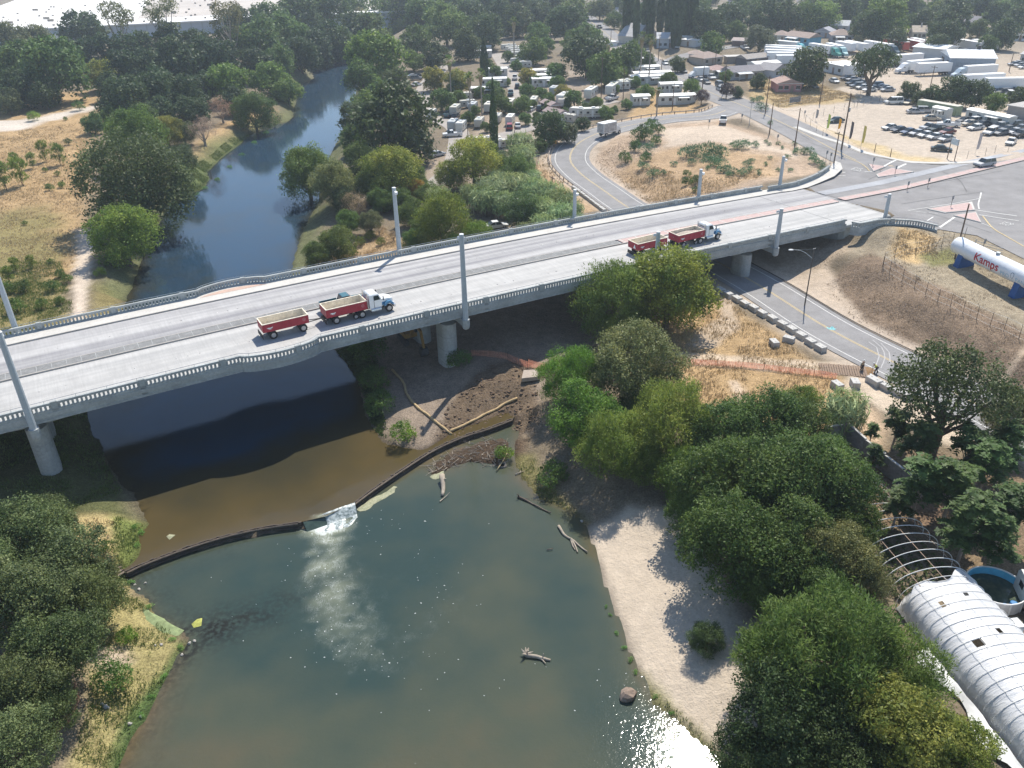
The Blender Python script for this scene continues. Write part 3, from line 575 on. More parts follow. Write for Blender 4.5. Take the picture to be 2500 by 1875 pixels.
M_ASPH=material('worn_asphalt',(.27,.262,.258),.92,.13,.35,.15,s2=7,bump=.15)
M_ASPH2=material('grey_asphalt',(.265,.255,.25),.92,.14,.25,.15,s2=6,bump=.15)
M_ASPH3=material('sandy_lane',(.37,.335,.30),.95,.12,.3,.1,s2=5)
M_WHITE=material('road_paint_white',(.62,.61,.58),.8,.2,3)
M_YELL=material('road_paint_yellow',(.55,.43,.23),.8,.2,3)
M_CONC=material('bridge_concrete',(.40,.415,.405),.85,.16,.25,.25,s2=3.5)
M_DECK=material('deck_concrete',(.60,.585,.565),.88,.07,.18,.2,s2=2.5)
M_PAVE=material('sidewalk_concrete',(.54,.52,.48),.9,.08,.4,.2,s2=4)
def ribbon_poly(path,hw):A=offs(path,hw);B=offs(path,-hw);return np.vstack([A,B[::-1]])
sheet('underpass_road',ribbon_poly(RAMP,4.7),M_ASPH,.05,2.5)
sheet('street',ribbon_poly(STREET,5.6),M_ASPH2,.065,3.5)
sheet('park_lane',ribbon_poly(PARKLANE,3.0),M_ASPH3,.04,3);sheet('park_lane',ribbon_poly(PARKLANE2,2.8),M_ASPH3,.05,3);sheet('park_lane',ribbon_poly(PARKLANE3,3.4),M_ASPH3,.06,3);sheet('side_street',ribbon_poly(CROSS,3.4),M_ASPH2,.05,3)
sheet('intersection_road',INTER,M_ASPH2,.055,3.0)
ribbon('edge_line',RAMP,3.75,3.6,M_WHITE,.062,a=.02);ribbon('edge_line',RAMP,-3.6,-3.75,M_WHITE,.062,a=.02)
ribbon('centre_line',RAMP,.18,.06,M_YELL,.062,a=.03);ribbon('centre_line',RAMP,-.06,-.18,M_YELL,.062,a=.03)
ribbon('centre_line',STREET,.1,-.1,M_YELL,.10,b=.9)
# dark oiled patches, tyre marks and a turquoise survey mark on the underpass road
# ------------------------------------------------------------------ the bridge (modelled in its own frame: x along, y across)
def lane_material(name,light,dark,amount,seed):
    m=bpy.data.materials.new(name);m.use_nodes=True;nt=m.node_tree;N=nt.nodes;L=nt.links;p=N['Principled BSDF']
    p.inputs['Roughness'].default_value=.82;p.inputs['Specular IOR Level'].default_value=.25
    tc=N.new('ShaderNodeTexCoord');mp=N.new('ShaderNodeMapping');mp.inputs['Scale'].default_value=(.012,.55,0);mp.inputs['Location'].default_value=(seed,seed*.37,0);L.new(tc.outputs['Object'],mp.inputs[0])
    n=N.new('ShaderNodeTexNoise');n.inputs['Scale'].default_value=1;n.inputs['Detail'].default_value=3;L.new(mp.outputs[0],n.inputs['Vector'])
    r=N.new('ShaderNodeMapRange');r.inputs[1].default_value=.35;r.inputs[2].default_value=.68;r.inputs[4].default_value=amount;L.new(n.outputs['Fac'],r.inputs[0])
    x=N.new('ShaderNodeMix');x.data_type='RGBA';x.inputs[6].default_value=(*light,1);x.inputs[7].default_value=(*dark,1);L.new(r.outputs[0],x.inputs[0])
    mp2=N.new('ShaderNodeMapping');mp2.inputs['Scale'].default_value=(4.5,.3,1);L.new(tc.outputs['Object'],mp2.inputs[0])
    n2=N.new('ShaderNodeTexNoise');n2.inputs['Scale'].default_value=1;n2.inputs['Detail'].default_value=5;L.new(mp2.outputs[0],n2.inputs['Vector']) # tining across the lanes
    n3=N.new('ShaderNodeTexNoise');n3.inputs['Scale'].default_value=.5;n3.inputs['Detail'].default_value=6;L.new(tc.outputs['Object'],n3.inputs['Vector'])
    am=N.new('ShaderNodeMath');am.operation='ADD';L.new(n2.outputs['Fac'],am.inputs[0]);L.new(n3.outputs['Fac'],am.inputs[1])
    r2=N.new('ShaderNodeMapRange');r2.inputs[1].default_value=.7;r2.inputs[2].default_value=1.3;r2.inputs[3].default_value=.88;r2.inputs[4].default_value=1.08;L.new(am.outputs[0],r2.inputs[0])
    y=N.new('ShaderNodeMix');y.data_type='RGBA';y.blend_type='MULTIPLY';y.inputs[0].default_value=1;L.new(x.outputs[2],y.inputs[6]);L.new(r2.outputs[0],y.inputs[7]);L.new(y.outputs[2],p.inputs['Base Color'])
    return m
M_LANE_N=lane_material('near_lane_concrete',(.49,.478,.455),(.33,.325,.318),.8,3.1)
M_LANE_F=lane_material('far_lane_concrete',(.46,.448,.435),(.225,.22,.23),.95,8.4)
M_MEDIAN=material('median_dark_pavers',(.23,.23,.225),.9,.18,1.2,s2=6)
M_PINK=material('pink_pavers',(.50,.37,.34),.9,.12,1.5,s2=6)
M_GALV=material('galvanised_steel',(.42,.45,.46),.5,.1,2,.5,metal=.3)
M_KERB=material('kerb_concrete',(.43,.40,.36),.9,.12,.8)
bridge=thing('road_bridge','long pale concrete road bridge with pierced parapets crossing the river','bridge',(0,0,0),BB)
BAY0,BAY1=14.9,24.1
def bay(s):
    t=np.clip((np.asarray(s,float)-BAY0)/(BAY1-BAY0),0,1);return 1.25*np.sin(math.pi*t)**.62
S0,S1=-75.0,131.0
SS=np.unique(np.concatenate([np.arange(S0,S1+.1,3.0),np.linspace(BAY0-.05,BAY1+.05,25)]))
def sweep(g,path,zf,o0,o1,z0,z1,closed=True):
    """rectangular bar along a local path: sideways from o0 to o1, from zf+z0 to zf+z1 (z0/z1 may be arrays)"""
    P=np.asarray(path,float);T=np.gradient(P,axis=0);T/=np.linalg.norm(T,axis=1)[:,None];Nn=np.stack([-T[:,1],T[:,0]],1)
    z=np.asarray([zf(s,c)for s,c in P]);z0=np.broadcast_to(z0,z.shape);z1=np.broadcast_to(z1,z.shape);rings=[]
    for i in range(len(P)):
        a=P[i]+Nn[i]*o0;b=P[i]+Nn[i]*o1
        rings.append([(a[0],a[1],z[i]+z0[i]),(b[0],b[1],z[i]+z0[i]),(b[0],b[1],z[i]+z1[i]),(a[0],a[1],z[i]+z1[i])])
    g.loft(rings);return g
def zdeck(s,c=0):return float(zr(s))
near_path=[(s,C_NEAR-bay(s))for s in SS if s<=118]+[(118.7,C_NEAR)]
far_path=[(s,C_FAR+bay(s))for s in SS if s<=121]+[(122.4,C_FAR)]
# slab, girder, fascia
g=Geo();rings=[]
for s in SS:
    b=float(bay(s));z=zdeck(s);rings.append([(s,C_NEAR-b-.25,z-.45),(s,C_FAR+b+.25,z-.45),(s,C_FAR+b+.25,z),(s,C_NEAR-b-.25,z)])
g.loft(rings);g.obj('deck_slab',M_CONC,bridge)
PIER_S=[-7.3,42.7,73.0,97.6]
def depth(s):return 1.55+1.0*max(math.exp(-((s-p)/7.0)**2)for p in PIER_S)
g=Geo();rings=[]
for s in np.arange(S0,121,1.5):
    z=zdeck(s);d=depth(s);rings.append([(s,C_NEAR+2.6,z-d),(s,C_FAR-2.6,z-d),(s,C_FAR-1.3,z-.44),(s,C_NEAR+1.3,z-.44)])
g.loft(rings);g.obj('box_girder',M_CONC,bridge)
for s0,s1,side in((S0,130.9,0),(S0,130.9,1)):
    pass
# running surfaces
def strip(name,c0,c1,dz,mat,s0=S0,s1=S1,b0=0,b1=0,parent=bridge):
    g=Geo();q=[s for s in SS if s0<=s<=s1];q=sorted(set([s0]+q+[s1]))
    A=[(s,c0-b0*float(bay(s)),zdeck(s)+dz)for s in q];B=[(s,c1+b1*float(bay(s)),zdeck(s)+dz)for s in q]
    n=len(q);g.add(A+B,[(i,i+1,n+i+1,n+i)for i in range(n-1)]);return g.obj(name,mat,parent)
strip('near_lanes',C_NEAR+.2,C_MED0,.006,M_LANE_N,b0=1);strip('far_lanes',C_MED1,C_KERB,.006,M_LANE_F)
strip('edge_line',C_NEAR+1.35,C_NEAR+1.48,.014,M_WHITE,s1=126)
g=Geo();sweep(g,[(s,0)for s in SS if s<=78.5],zdeck,C_MED0,C_MED1,-.02,.17);g.obj('median_strip',M_MEDIAN,bridge)
g=Geo();sweep(g,[(s,0)for s in np.arange(78.6,S1+.1,3)],zdeck,C_MED0,C_MED1,-.02,.16);g.obj('paved_median',M_PINK,bridge)
g=Geo();sweep(g,[(s,0)for s in SS],zdeck,C_MED0-.16,C_MED0-.004,-.02,.19);sweep(g,[(s,0)for s in SS],zdeck,C_MED1+.004,C_MED1+.12,-.02,.18);g.obj('median_kerb',M_KERB,bridge)
mb=Geo().box((0,0,0),(.22,C_MED1-C_MED0-.03,.02)).mesh('median_bar');mb.materials.append(M_PAVE)
for s in np.arange(79,S1,3.1):link('median_bar',mb,bridge,(s,(C_MED0+C_MED1)/2,zdeck(s)+.165))
mj=Geo().box((0,0,0),(.05,C_MED1-C_MED0-.03,.012)).mesh('median_joint');mj.materials.append(M_CONC)
for s in np.arange(-30,78,1.6):link('median_joint',mj,bridge,(s,(C_MED0+C_MED1)/2,zdeck(s)+.172))
q=[s for s in SS];g=Geo()
rings=[[(s,C_KERB,zdeck(s)-.02),(s,C_FAR-.15+float(bay(s)),zdeck(s)-.02),(s,C_FAR-.15+float(bay(s)),zdeck(s)+.17),(s,C_KERB,zdeck(s)+.17)]for s in list(q)if s<128]
g.loft(rings);g.obj('sidewalk',M_PAVE,bridge)
strip('bay_paving',C_FAR-.8,C_FAR-.9,.186,material('terracotta_paving',(.50,.36,.29),.9,.1,2),BAY0,BAY1,0,1)
g=Geo();sweep(g,[(s,0)for s in SS if s<128],zdeck,C_KERB-.14,C_KERB-.004,-.02,.185);g.obj('sidewalk_kerb',M_KERB,bridge)
for s in(118.9,131.0-.4):
    Geo().box((s,(C_NEAR+C_FAR)/2,zdeck(s)+.012),(.12,C_KERB-C_NEAR-1,.012)).obj('deck_joint',M_MEDIAN,bridge)
g=Geo() # raised lane markers
for s in np.arange(-28,128,7.3):
    for k in range(3):
        for c in(94.6,105.6):
            if random.random()<.85:g.cyl((s+k*1.35,c+random.uniform(-.05,.05),zdeck(s)-.0),(s+k*1.35,c,zdeck(s)+.03),.09,.06,6)
g.obj('lane_marker',M_WHITE,bridge,kind='stuff')
# parapets
M_PARA=material('parapet_concrete',(.39,.41,.40),.85,.2,.5,.25,s2=4)
bal_mesh=Geo().box((0,0,.26),(.235,.2,.52)).mesh('baluster');bal_mesh.materials.append(M_PARA)
pil_mesh=Geo().box((0,0,.08),(.62,.40,2.06)).mesh('pilaster');pil_mesh.materials.append(M_PARA)
def parapet(path,zf,fascia,single,skip_end=0):
    """pierced concrete parapet with fascia, pilasters, rail on top and a thin steel hand rail; path runs along its centre"""
    P=np.asarray(path,float);seg=np.linalg.norm(np.diff(P,axis=0),axis=1);L=np.concatenate([[0],np.cumsum(seg)])
    g=Geo();sweep(g,P,zf,-.2,.2,-fascia,.30);sweep(g,P,zf,-.26,.26,-fascia,-fascia+.22);g.obj('parapet_base',M_PARA,bridge)
    g=Geo();sweep(g,P,zf,-.19,.19,.819,1.07);g.obj('top_rail',M_PARA,bridge)
    g=Geo();pr=[(s,c,zf(s,c)+1.36)for s,c in P];g.tube(pr,.028,5);g.obj('hand_rail',M_GALV,bridge)
    rest=Geo();n=int(L[-1]/.44);per=20
    for k in range(n):
        l=(k+.5)*.44;i=min(np.searchsorted(L,l)-1,len(seg)-1);i=max(i,0);t=(l-L[i])/max(seg[i],1e-6);p=P[i]+(P[i+1]-P[i])*t;a=math.atan2(*(P[i+1]-P[i])[::-1]);z=zf(*p)
        if k%per==per-1:
            link('pilaster',pil_mesh,bridge,(p[0],p[1],z+.04),a);continue
        if k%7==3:
            Gp.cyl((p[0],p[1],z+1.06),(p[0],p[1],z+1.36),.022,.022,4)
        if single and single[0]>0 and-30<p[0]:
            single[0]-=1;link('baluster',bal_mesh,bridge,(p[0],p[1],z+.30),a)
        else:rest.box((p[0],p[1],z+.56),(.235,.2,.52),a)
    if rest.v:rest.obj('baluster_row',M_PARA,bridge,kind='stuff')
Gp=Geo();quota=[290]
parapet(near_path,zdeck,.95,quota);parapet(far_path,zdeck,.95,None)
_rot=lambda P:np.stack([P[:,0]*BD[0]+P[:,1]*BD[1],P[:,0]*BN[0]+P[:,1]*BN[1]],1)
_zl=lambda s,c:float(base(np.array([BD[0]*s+BN[0]*c]),np.array([BD[1]*s+BN[1]*c]))[0])+.1
zend=zdeck(118.6)
nf=_rot(smooth_path(GP([(2080,541,zend+1.05),(2100,543,9.85),(2144,534.5,9.7),(2180,534.5,9.5),(2240,541.5,9.2),(2289,555,9.0)]),1.2)[:,:2])
ff=_rot(smooth_path(GP([(1876,451,9.95),(1930,442,9.75),(1962,434,9.6),(2000,419,9.5),(2026,403,9.4)]),1.2)[:,:2])
zn=lambda s,c:zdeck(min(s,131))+.0
parapet(nf,zn,1.2,None);parapet(ff,zn,.9,None)
Gp.obj('rail_post',M_GALV,bridge,kind='stuff')
# sidewalk carried round the far corner
ffw=np.stack([BD[0]*ff[:,0]+BN[0]*ff[:,1],BD[1]*ff[:,0]+BN[1]*ff[:,1]],1)
kerbw=GP([(1885,470,8.9),(1935,462,8.8),(1972,455,8.6),(2005,443,8.5),(2037,430,8.4),(2057,413,8.3),(2052,400,8.2),(2036,394,8.2)])[:,:2]
g=Geo();poly=np.vstack([ffw,kerbw[::-1]])
def zwalk(x,y):return zr(np.minimum(x*BD[0]+y*BD[1],131))
so=sheet('sidewalk',poly,M_PAVE,.15,1.5,zf=zwalk);so.name='corner_sidewalk'
# piers as stacked drums with recessed joints, cross beams, abutment, pole brackets
def oblong(s,c0,c1,r,n=8):
    P=[(s+r*math.cos(a),c0-r*0+r*math.sin(a))for a in np.linspace(math.pi,2*math.pi,n)]+[(s+r*math.cos(a),c1+r*math.sin(a))for a in np.linspace(0,math.pi,n)]
    return P
for s in PIER_S:
    xb,yb=bp(s,C_NEAR+2);top=zdeck(s)-depth(s)+.25
    for c0,c1 in((C_NEAR+2.2,C_NEAR+3.6),(100.0,101.4),(C_FAR-3.6,C_FAR-2.2)):
        g=Geo();zb=.6
        lv=np.linspace(zb,top,5)
        for k in range(4):
            g.prism(oblong(s,c0,c1,1.08),lv[k]+.03,lv[k+1]-.03);g.prism(oblong(s,c0,c1,1.02),lv[k]-.03,lv[k]+.03)
        g.obj('pier',M_CONC,bridge)
# abutment with a curved wing
g=Geo();wing=[(119.2,C_FAR-.4),(119.2,C_NEAR+1.5),(119.6,C_NEAR+.7),(120.6,C_NEAR+.28),(122.5,C_NEAR+.1),(130.8,C_NEAR+.02),(130.8,C_FAR-.4)]
g.prism(wing,2.0,zdeck(131)-.05);g.obj('abutment',M_CONC,bridge)
# ------------------------------------------------------------------ the big lighting columns on the parapets
M_POLE=material('column_paint',(.46,.50,.52),.6,.06,.6,.4,s2=3)
M_LAMPW=material('lamp_housing',(.72,.73,.72),.5,.05,3)
def column(s,side,ztop,label,zbot=None):
    c=C_NEAR-1.0 if side<0 else C_FAR+1.0;z0=zdeck(s)-1.0 if zbot is None else zbot;x,y=bp(s,c)
    t=thing('street_lamp',label,'lamp post',(x,y,z0),BB,'thick grey lighting columns along the bridge')
    h=ztop-z0;Geo().cyl((0,0,0),(0,0,h),.38,.29,10).obj('shaft',M_POLE,t,smooth=False)
    Geo().cyl((0,0,h+.002),(0,0,h+.07),.32,.28,10).obj('cap',M_LAMPW,t)
    d=-side;l=Geo().cyl((.0,d*.30,h-.5),(.0,d*.62,h-.55),.07,.07,6).cyl((0,d*.62,h-.75),(0,d*.72,h-.42),.30,.24,8).obj('floodlight',M_LAMPW,t)
    if zbot is None: # bracket cast onto the fascia
        yb=C_NEAR-1.0 if side<0 else C_FAR+1.0;zt=zdeck(s)-.9;g=Geo();g.loft([[(s+r*math.cos(a),yb+r*math.sin(a),z)for a in np.linspace(0,2*math.pi,14,endpoint=False)]for z,r in((zt-1.45,.25),(zt-1.3,.45),(zt-.9,.53),(zt,.53))])
        g.box((s,yb-side*1.6,zt-.55),(.8,2.6,.9));g.obj('pole_bracket',M_CONC,bridge)
    return t
column(-7.3,-1,21.2,'tall grey lighting column on the near parapet at the left end of the bridge')
column(43.8,-1,21.5,'tall grey lighting column on the near parapet in the middle of the bridge')
column(75.8,-1,15.8,'short lighting column on the near parapet between the two red dump trailers')
column(101.0,-1,14.9,'short lighting column on the near parapet above the underpass road')
column(127.8,-1,12.9,'lighting column standing in dry grass behind the curved end of the near parapet',5.4)
column(-7.5,1,21.2,'tall grey lighting column on the far parapet at the left end of the bridge')
column(45.5,1,21.2,'tall grey lighting column on the far parapet casting a long shadow on the lanes')
column(78.4,1,15.6,'short lighting column on the far parapet beside the reed bed')
column(106.8,1,14.9,'short lighting column on the far parapet in front of the dry loop bank')
column(128.4,1,14.3,'short lighting column on the far parapet where it starts to curve away',6.8)
# ------------------------------------------------------------------ vegetation
M_BARK=material('bark',(.16,.12,.09),.95,.25,2.0,.1)
M_BARKP=material('pale_bark',(.34,.29,.24),.95,.2,2.0,.1)
L_DARK=leaf_material('leaf_dark',(.032,.052,.022),(.072,.102,.040),.5,.35)
L_MID=leaf_material('leaf_mid',(.044,.080,.022),(.118,.165,.048),.5,.42)
L_LIGHT=leaf_material('leaf_light',(.075,.122,.027),(.185,.235,.060),.5,.45)
L_OLIVE=leaf_material('leaf_olive',(.070,.086,.040),(.165,.172,.084),.5,.35)
L_YEL=leaf_material('leaf_yellowing',(.10,.125,.026),(.28,.25,.055),.45,.45)
L_SAGE=leaf_material('leaf_sage',(.095,.125,.080),(.16,.19,.115),.8,.2)
L_REED=leaf_material('leaf_reed',(.135,.19,.085),(.24,.29,.16),.5,.3)
L_BARE=leaf_material('twig_grey',(.20,.155,.125),(.29,.235,.185),.8,.1)
L_PURPLE=leaf_material('leaf_purple',(.055,.035,.045),(.09,.06,.06),.8,.2)
L_STRAW=leaf_material('leaf_straw',(.40,.30,.165),(.52,.41,.25),.8,.2)
def cards(name,P,Nrm,size,aspect,mat,seed,up=None,bend=.0):
    """one mesh of small rhombic leaves at points P facing Nrm"""
    r=np.random.default_rng(seed);n=len(P)
    A=r.normal(size=(n,3))if up is None else up+r.normal(size=(n,3))*.35
    T=A-(A*Nrm).sum(1)[:,None]*Nrm;T/=np.linalg.norm(T,axis=1)[:,None]+1e-9;B=np.cross(Nrm,T)
    s=size*r.uniform(.6,1.4,n)[:,None];w=s*aspect
    V=np.stack([P-T*s*.5,P+B*w*.5+T*s*.05,P+T*s*.5-Nrm*s*bend,P-B*w*.5+T*s*.05],1).reshape(-1,3)
    me=bpy.data.meshes.new(name);me.vertices.add(4*n);me.vertices.foreach_set('co',V.astype(np.float32).ravel())
    me.loops.add(4*n);me.loops.foreach_set('vertex_index',np.arange(4*n,dtype=np.int32));me.polygons.add(n)
    me.polygons.foreach_set('loop_start',np.arange(0,4*n,4,dtype=np.int32));me.polygons.foreach_set('loop_total',np.full(n,4,np.int32));me.update()
    me.materials.append(mat);return me
def lobes(R,hc,vz,n1,n2,r,low=.0,spread=.62,k1=.42,k2=.2):
    """crown skeleton: big lumps in an ellipsoid, smaller lumps on them"""
    out=[]
    for i in range(n1):
        a=2*math.pi*(i*.618+r.uniform(-.08,.08));h=r.uniform(-.75+low,1.0);q=math.sqrt(max(.05,1-min(1,abs(h))**2))*r.uniform(.55,1.0)
        c=np.array([math.cos(a)*R*spread*q,math.sin(a)*R*spread*q,hc+h*vz*spread]);k=R*k1*r.uniform(.7,1.2);out.append((*c,k,k,k*.85))
        for j in range(n2):
            d=r.normal(size=3);d[2]=abs(d[2])*.9-.25;d/=np.linalg.norm(d);kk=R*k2*r.uniform(.7,1.3);out.append((*(c+d*k*.9),kk,kk,kk*.85))
    return np.array(out)
def sprigs(LB,n,r,per=6,shell=(.72,1.08),jit=.12,cull=.72):
    area=LB[:,3]**2;i=r.choice(len(LB),n//per,p=area/area.sum());d=r.normal(size=(len(i),3));d[:,2]+=.25;d/=np.linalg.norm(d,axis=1)[:,None]
    k=r.uniform(*shell,len(i))[:,None];C=LB[i,:3]+d*LB[i,3:6]*k
    keep=np.ones(len(C),bool)
    for L in LB:
        if L[3]>np.median(LB[:,3]):keep&=(((C-L[:3])/L[3:6])**2).sum(1)>cull**2*.8
    C=C[keep];d=d[keep];i=i[keep]
    P=np.repeat(C,per,0)+r.normal(size=(len(C)*per,3))*np.repeat(LB[i,3],per)[:,None]*jit*2;D=np.repeat(d,per,0)
    return P,D
def tree_proto(kind,seed,R,H,hc,vz,n,size,aspect,mat,n1=16,n2=5,per=6,trunk=.28,bark=None,nrm=.8,upw=.0,low=0,spread=.62,k1=.42,k2=.2,shell=(.72,1.08),jit=.12,limbs=7,bend=0,cull=.72):
    """prototype: empty + trunk + crown, crown radius R centred at height hc"""
    r=np.random.default_rng(seed);LB=lobes(R,hc,vz,n1,n2,r,low,spread,k1,k2);P,D=sprigs(LB,n,r,per,shell,jit,cull)
    Nn=D*nrm+r.normal(size=P.shape)*(1.05-nrm*.5);Nn[:,2]+=.25;Nn/=np.linalg.norm(Nn,axis=1)[:,None]
    up=None if not upw else D*.8+np.array([0,0,upw])
    t=thing(kind,'tree','tree');c=link('crown',cards('crown',P,Nn,size,aspect,mat,seed,up,bend),t);c['paint']=1
    g=Geo();top=np.array([0,0,hc*.8]);g.tube([(0,0,-.4),(r.normal()*.12,r.normal()*.12,hc*.4),top],[trunk*1.25,trunk,trunk*.6],7)
    big=LB[np.argsort(-LB[:,3])[:limbs]]
    for L in big:
        s0=np.array([0,0,hc*r.uniform(.25,.65)]);m=(s0+L[:3])/2+np.array([0,0,-.1*hc]);g.tube([s0,m,L[:3]],[trunk*.55,trunk*.35,trunk*.12],5)
    g.obj('trunk',bark or M_BARK,t);t['R0']=R;t['hc']=hc;t['used']=0;return t
TP={}
# near trees, fine leaves
TP['broad']=[tree_proto('broadleaf_tree',21+i,5.0,9,4.2,4.2,40000,.235,.6,L_MID,30,6,low=.0,k1=.29,k2=.15,spread=.76,shell=(.78,1.06))for i in range(3)]
TP['dense']=[tree_proto('evergreen_oak',31+i,5.0,9,4.2,4.3,38000,.23,.6,L_DARK,32,6,low=.0,k1=.29,k2=.15,spread=.76,shell=(.78,1.06))for i in range(2)]
TP['willow']=[tree_proto('willow',41+i,5.0,9,4.2,4.4,42000,.36,.2,L_LIGHT,32,6,nrm=.3,upw=.9,k1=.28,k2=.14,low=.0,spread=.76,shell=(.7,1.15))for i in range(3)]
TP['olive']=[tree_proto('oak_tree',51+i,5.0,8,4.2,3.8,36000,.215,.6,L_OLIVE,30,6,k1=.28,k2=.14,spread=.76,trunk=.3,bark=M_BARKP,low=.15,limbs=14,cull=.6)for i in range(3)]
TP['yellow']=[tree_proto('maple_tree',61+i,5.0,9,4.2,4.2,36000,.25,.6,L_YEL,30,6,k1=.29,k2=.15,spread=.76,low=.0,shell=(.78,1.06))for i in range(2)]
TP['sparse']=[tree_proto('oak_tree',71,5.0,9,6.0,3.2,18000,.25,.6,L_DARK,16,5,k1=.33,k2=.17,spread=.75,trunk=.34,limbs=16,low=.5)]
# far trees, coarser leaf sprays
TP['fround']=[tree_proto('broadleaf_tree',81+i,6.0,10,4.6,5.0,10500,.6,.6,L_MID,26,5,per=4,low=.0,k1=.31,k2=.17,spread=.74)for i in range(3)]
TP['fdark']=[tree_proto('evergreen_oak',91+i,6.0,10,4.6,5.0,10500,.6,.6,L_DARK,26,5,per=4,low=.0,k1=.31,k2=.17,spread=.74)for i in range(3)]
TP['flight']=[tree_proto('cottonwood',101+i,6.0,10,4.6,5.2,10500,.6,.6,L_LIGHT,26,5,per=4,low=.0,k1=.31,k2=.17,spread=.74)for i in range(2)]
TP['fyel']=[tree_proto('maple_tree',111,6.0,10,4.6,4.8,10500,.6,.6,L_YEL,26,5,per=4,low=.0,k1=.31,k2=.17,spread=.74)]
TP['folive']=[tree_proto('oak_tree',121,6.0,10,4.6,4.8,10500,.6,.6,L_OLIVE,26,5,per=4,low=.0,k1=.31,k2=.17,spread=.74)]
TP['feuc']=[tree_proto('eucalyptus',131+i,6.0,20,14.0,6.5,2600,.62,.5,L_OLIVE,11,3,per=4,k1=.28,k2=.17,spread=.85,trunk=.42,bark=M_BARKP,limbs=10)for i in range(2)]
TP['bare']=[tree_proto('bare_shrub',141,4.0,6,3.6,3.6,5200,.55,.07,L_BARE,14,4,nrm=.2,upw=1.2,low=.2,bark=M_BARKP)]
TP['purple']=[tree_proto('plum_tree',151,5.0,8,4.8,4.2,6000,.55,.6,L_PURPLE,14,4,per=4,low=.1)]
TP['weep']=[tree_proto('pepper_tree',161,6.0,10,6.6,3.6,9000,.75,.32,L_DARK,20,5,per=5,nrm=.25,spread=.78,k1=.32,trunk=.5,upw=-1.2,limbs=12)]
# shrubs
TP['shrub']=[tree_proto('shrub',171+i,2.0,2.6,1.1,1.5,3200,.20,.55,L_MID,10,4,trunk=.06,low=.4)for i in range(2)]
TP['sage']=[tree_proto('sage_bush',181+i,1.6,1.6,.75,.9,1500,.22,.35,L_SAGE,8,3,trunk=.04,low=.5,nrm=.4,upw=.8)for i in range(2)]
TP['upright']=[tree_proto('upright_shrub',191,1.5,3.6,1.9,2.6,2400,.42,.16,L_LIGHT,10,4,trunk=.05,nrm=.2,upw=2.5,low=.1)]
def frond_cards(name,C,D,length,nleaf,mat,seed,width=.16,droop=.5):
    """pinnate fronds: leaflets both sides of a drooping stalk"""
    r=np.random.default_rng(seed);P=[];U=[];Nn=[]
    for c,d in zip(C,D):
        d=d/np.linalg.norm(d);L=length*r.uniform(.7,1.2);side=np.cross(d,(0,0,1));side/=np.linalg.norm(side)+1e-9
        for k in range(nleaf):
            t=(k+.6)/nleaf;p=c+d*L*t-np.array([0,0,droop*L*t*t])
            for s in(-1,1):P.append(p+side*s*L*width*(1-t*.5));U.append(side*s+d*.5);Nn.append(np.array([0,0,1.0])+d*.3+r.normal(size=3)*.25)
    P=np.array(P);Nn=np.array(Nn);Nn/=np.linalg.norm(Nn,axis=1)[:,None]
    return cards(name,P,Nn,length*width*2.3,.42,mat,seed,np.array(U)*2)
def ailanthus(seed):
    r=np.random.default_rng(seed);t=thing('tree_of_heaven','tree','tree');C=[];D=[];g=Geo();g.tube([(0,0,-.3),(.1,0,2),(0,.1,4.6)],[.14,.11,.05],6)
    for i in range(17):
        a=i*2.4;z=r.uniform(1.6,5.2);q=r.uniform(.3,1.0)*(1.7-.22*z)if z>3 else r.uniform(.5,1.3);c=np.array([math.cos(a)*q,math.sin(a)*q,z]);g.tube([(0,0,z*.6),c],[.05,.025],4)
        for k in range(13):b=r.uniform(0,6.28);C.append(c);D.append(np.array([math.cos(b),math.sin(b),r.uniform(.0,.7)]))
    c=link('crown',frond_cards('crown',C,D,.95,7,L_MID,seed),t);c['paint']=1;g.obj('trunk',M_BARKP,t);t['R0']=2.2;t['hc']=3.4;t['used']=0;return t
TP['ail']=[ailanthus(201),ailanthus(202)]
def palm(seed):
    r=np.random.default_rng(seed);t=thing('fan_palm','palm','palm');H=13.0;P=[];U=[];Nn=[]
    for i in range(44):
        a=r.uniform(0,6.28);e=r.uniform(-.5,1.25);d=np.array([math.cos(a)*math.cos(e),math.sin(a)*math.cos(e),math.sin(e)]);tip=d*1.25+np.array([0,0,H])
        for k in range(9):
            f=d+np.cross(d,(0,0,1))*(k-4)*.22+np.array([0,0,-.12*abs(k-4)]);f/=np.linalg.norm(f);P.append(tip+f*.5);U.append(f*3);Nn.append(np.cross(f,np.cross(d,(0,0,1)))+r.normal(size=3)*.2)
    P=np.array(P);Nn=np.array(Nn);Nn/=np.linalg.norm(Nn,axis=1)[:,None];c=link('crown',cards('crown',P,Nn,1.1,.13,L_MID,seed,np.array(U)),t);c['paint']=1
    n=420;z=r.uniform(H-2.6,H-.1,n);a=r.uniform(0,6.28,n);q=.35+.45*(z-H+2.6)/2.6;P=np.stack([np.cos(a)*q,np.sin(a)*q,z],1);Nn=np.stack([np.cos(a),np.sin(a),.2+0*a],1);Nn/=np.linalg.norm(Nn,axis=1)[:,None]
    link('dead_frond_skirt',cards('dead_frond_skirt',P,Nn,.9,.2,L_STRAW,seed+1,np.tile([0,0,-3.0],(n,1))),t)
    Geo().tube([(0,0,-.3),(.05,0,H*.5),(0,0,H)],[.30,.22,.2],7).obj('trunk',M_BARKP,t);t['R0']=2.2;t['hc']=H;t['used']=0;return t
TP['palm']=[palm(211)]
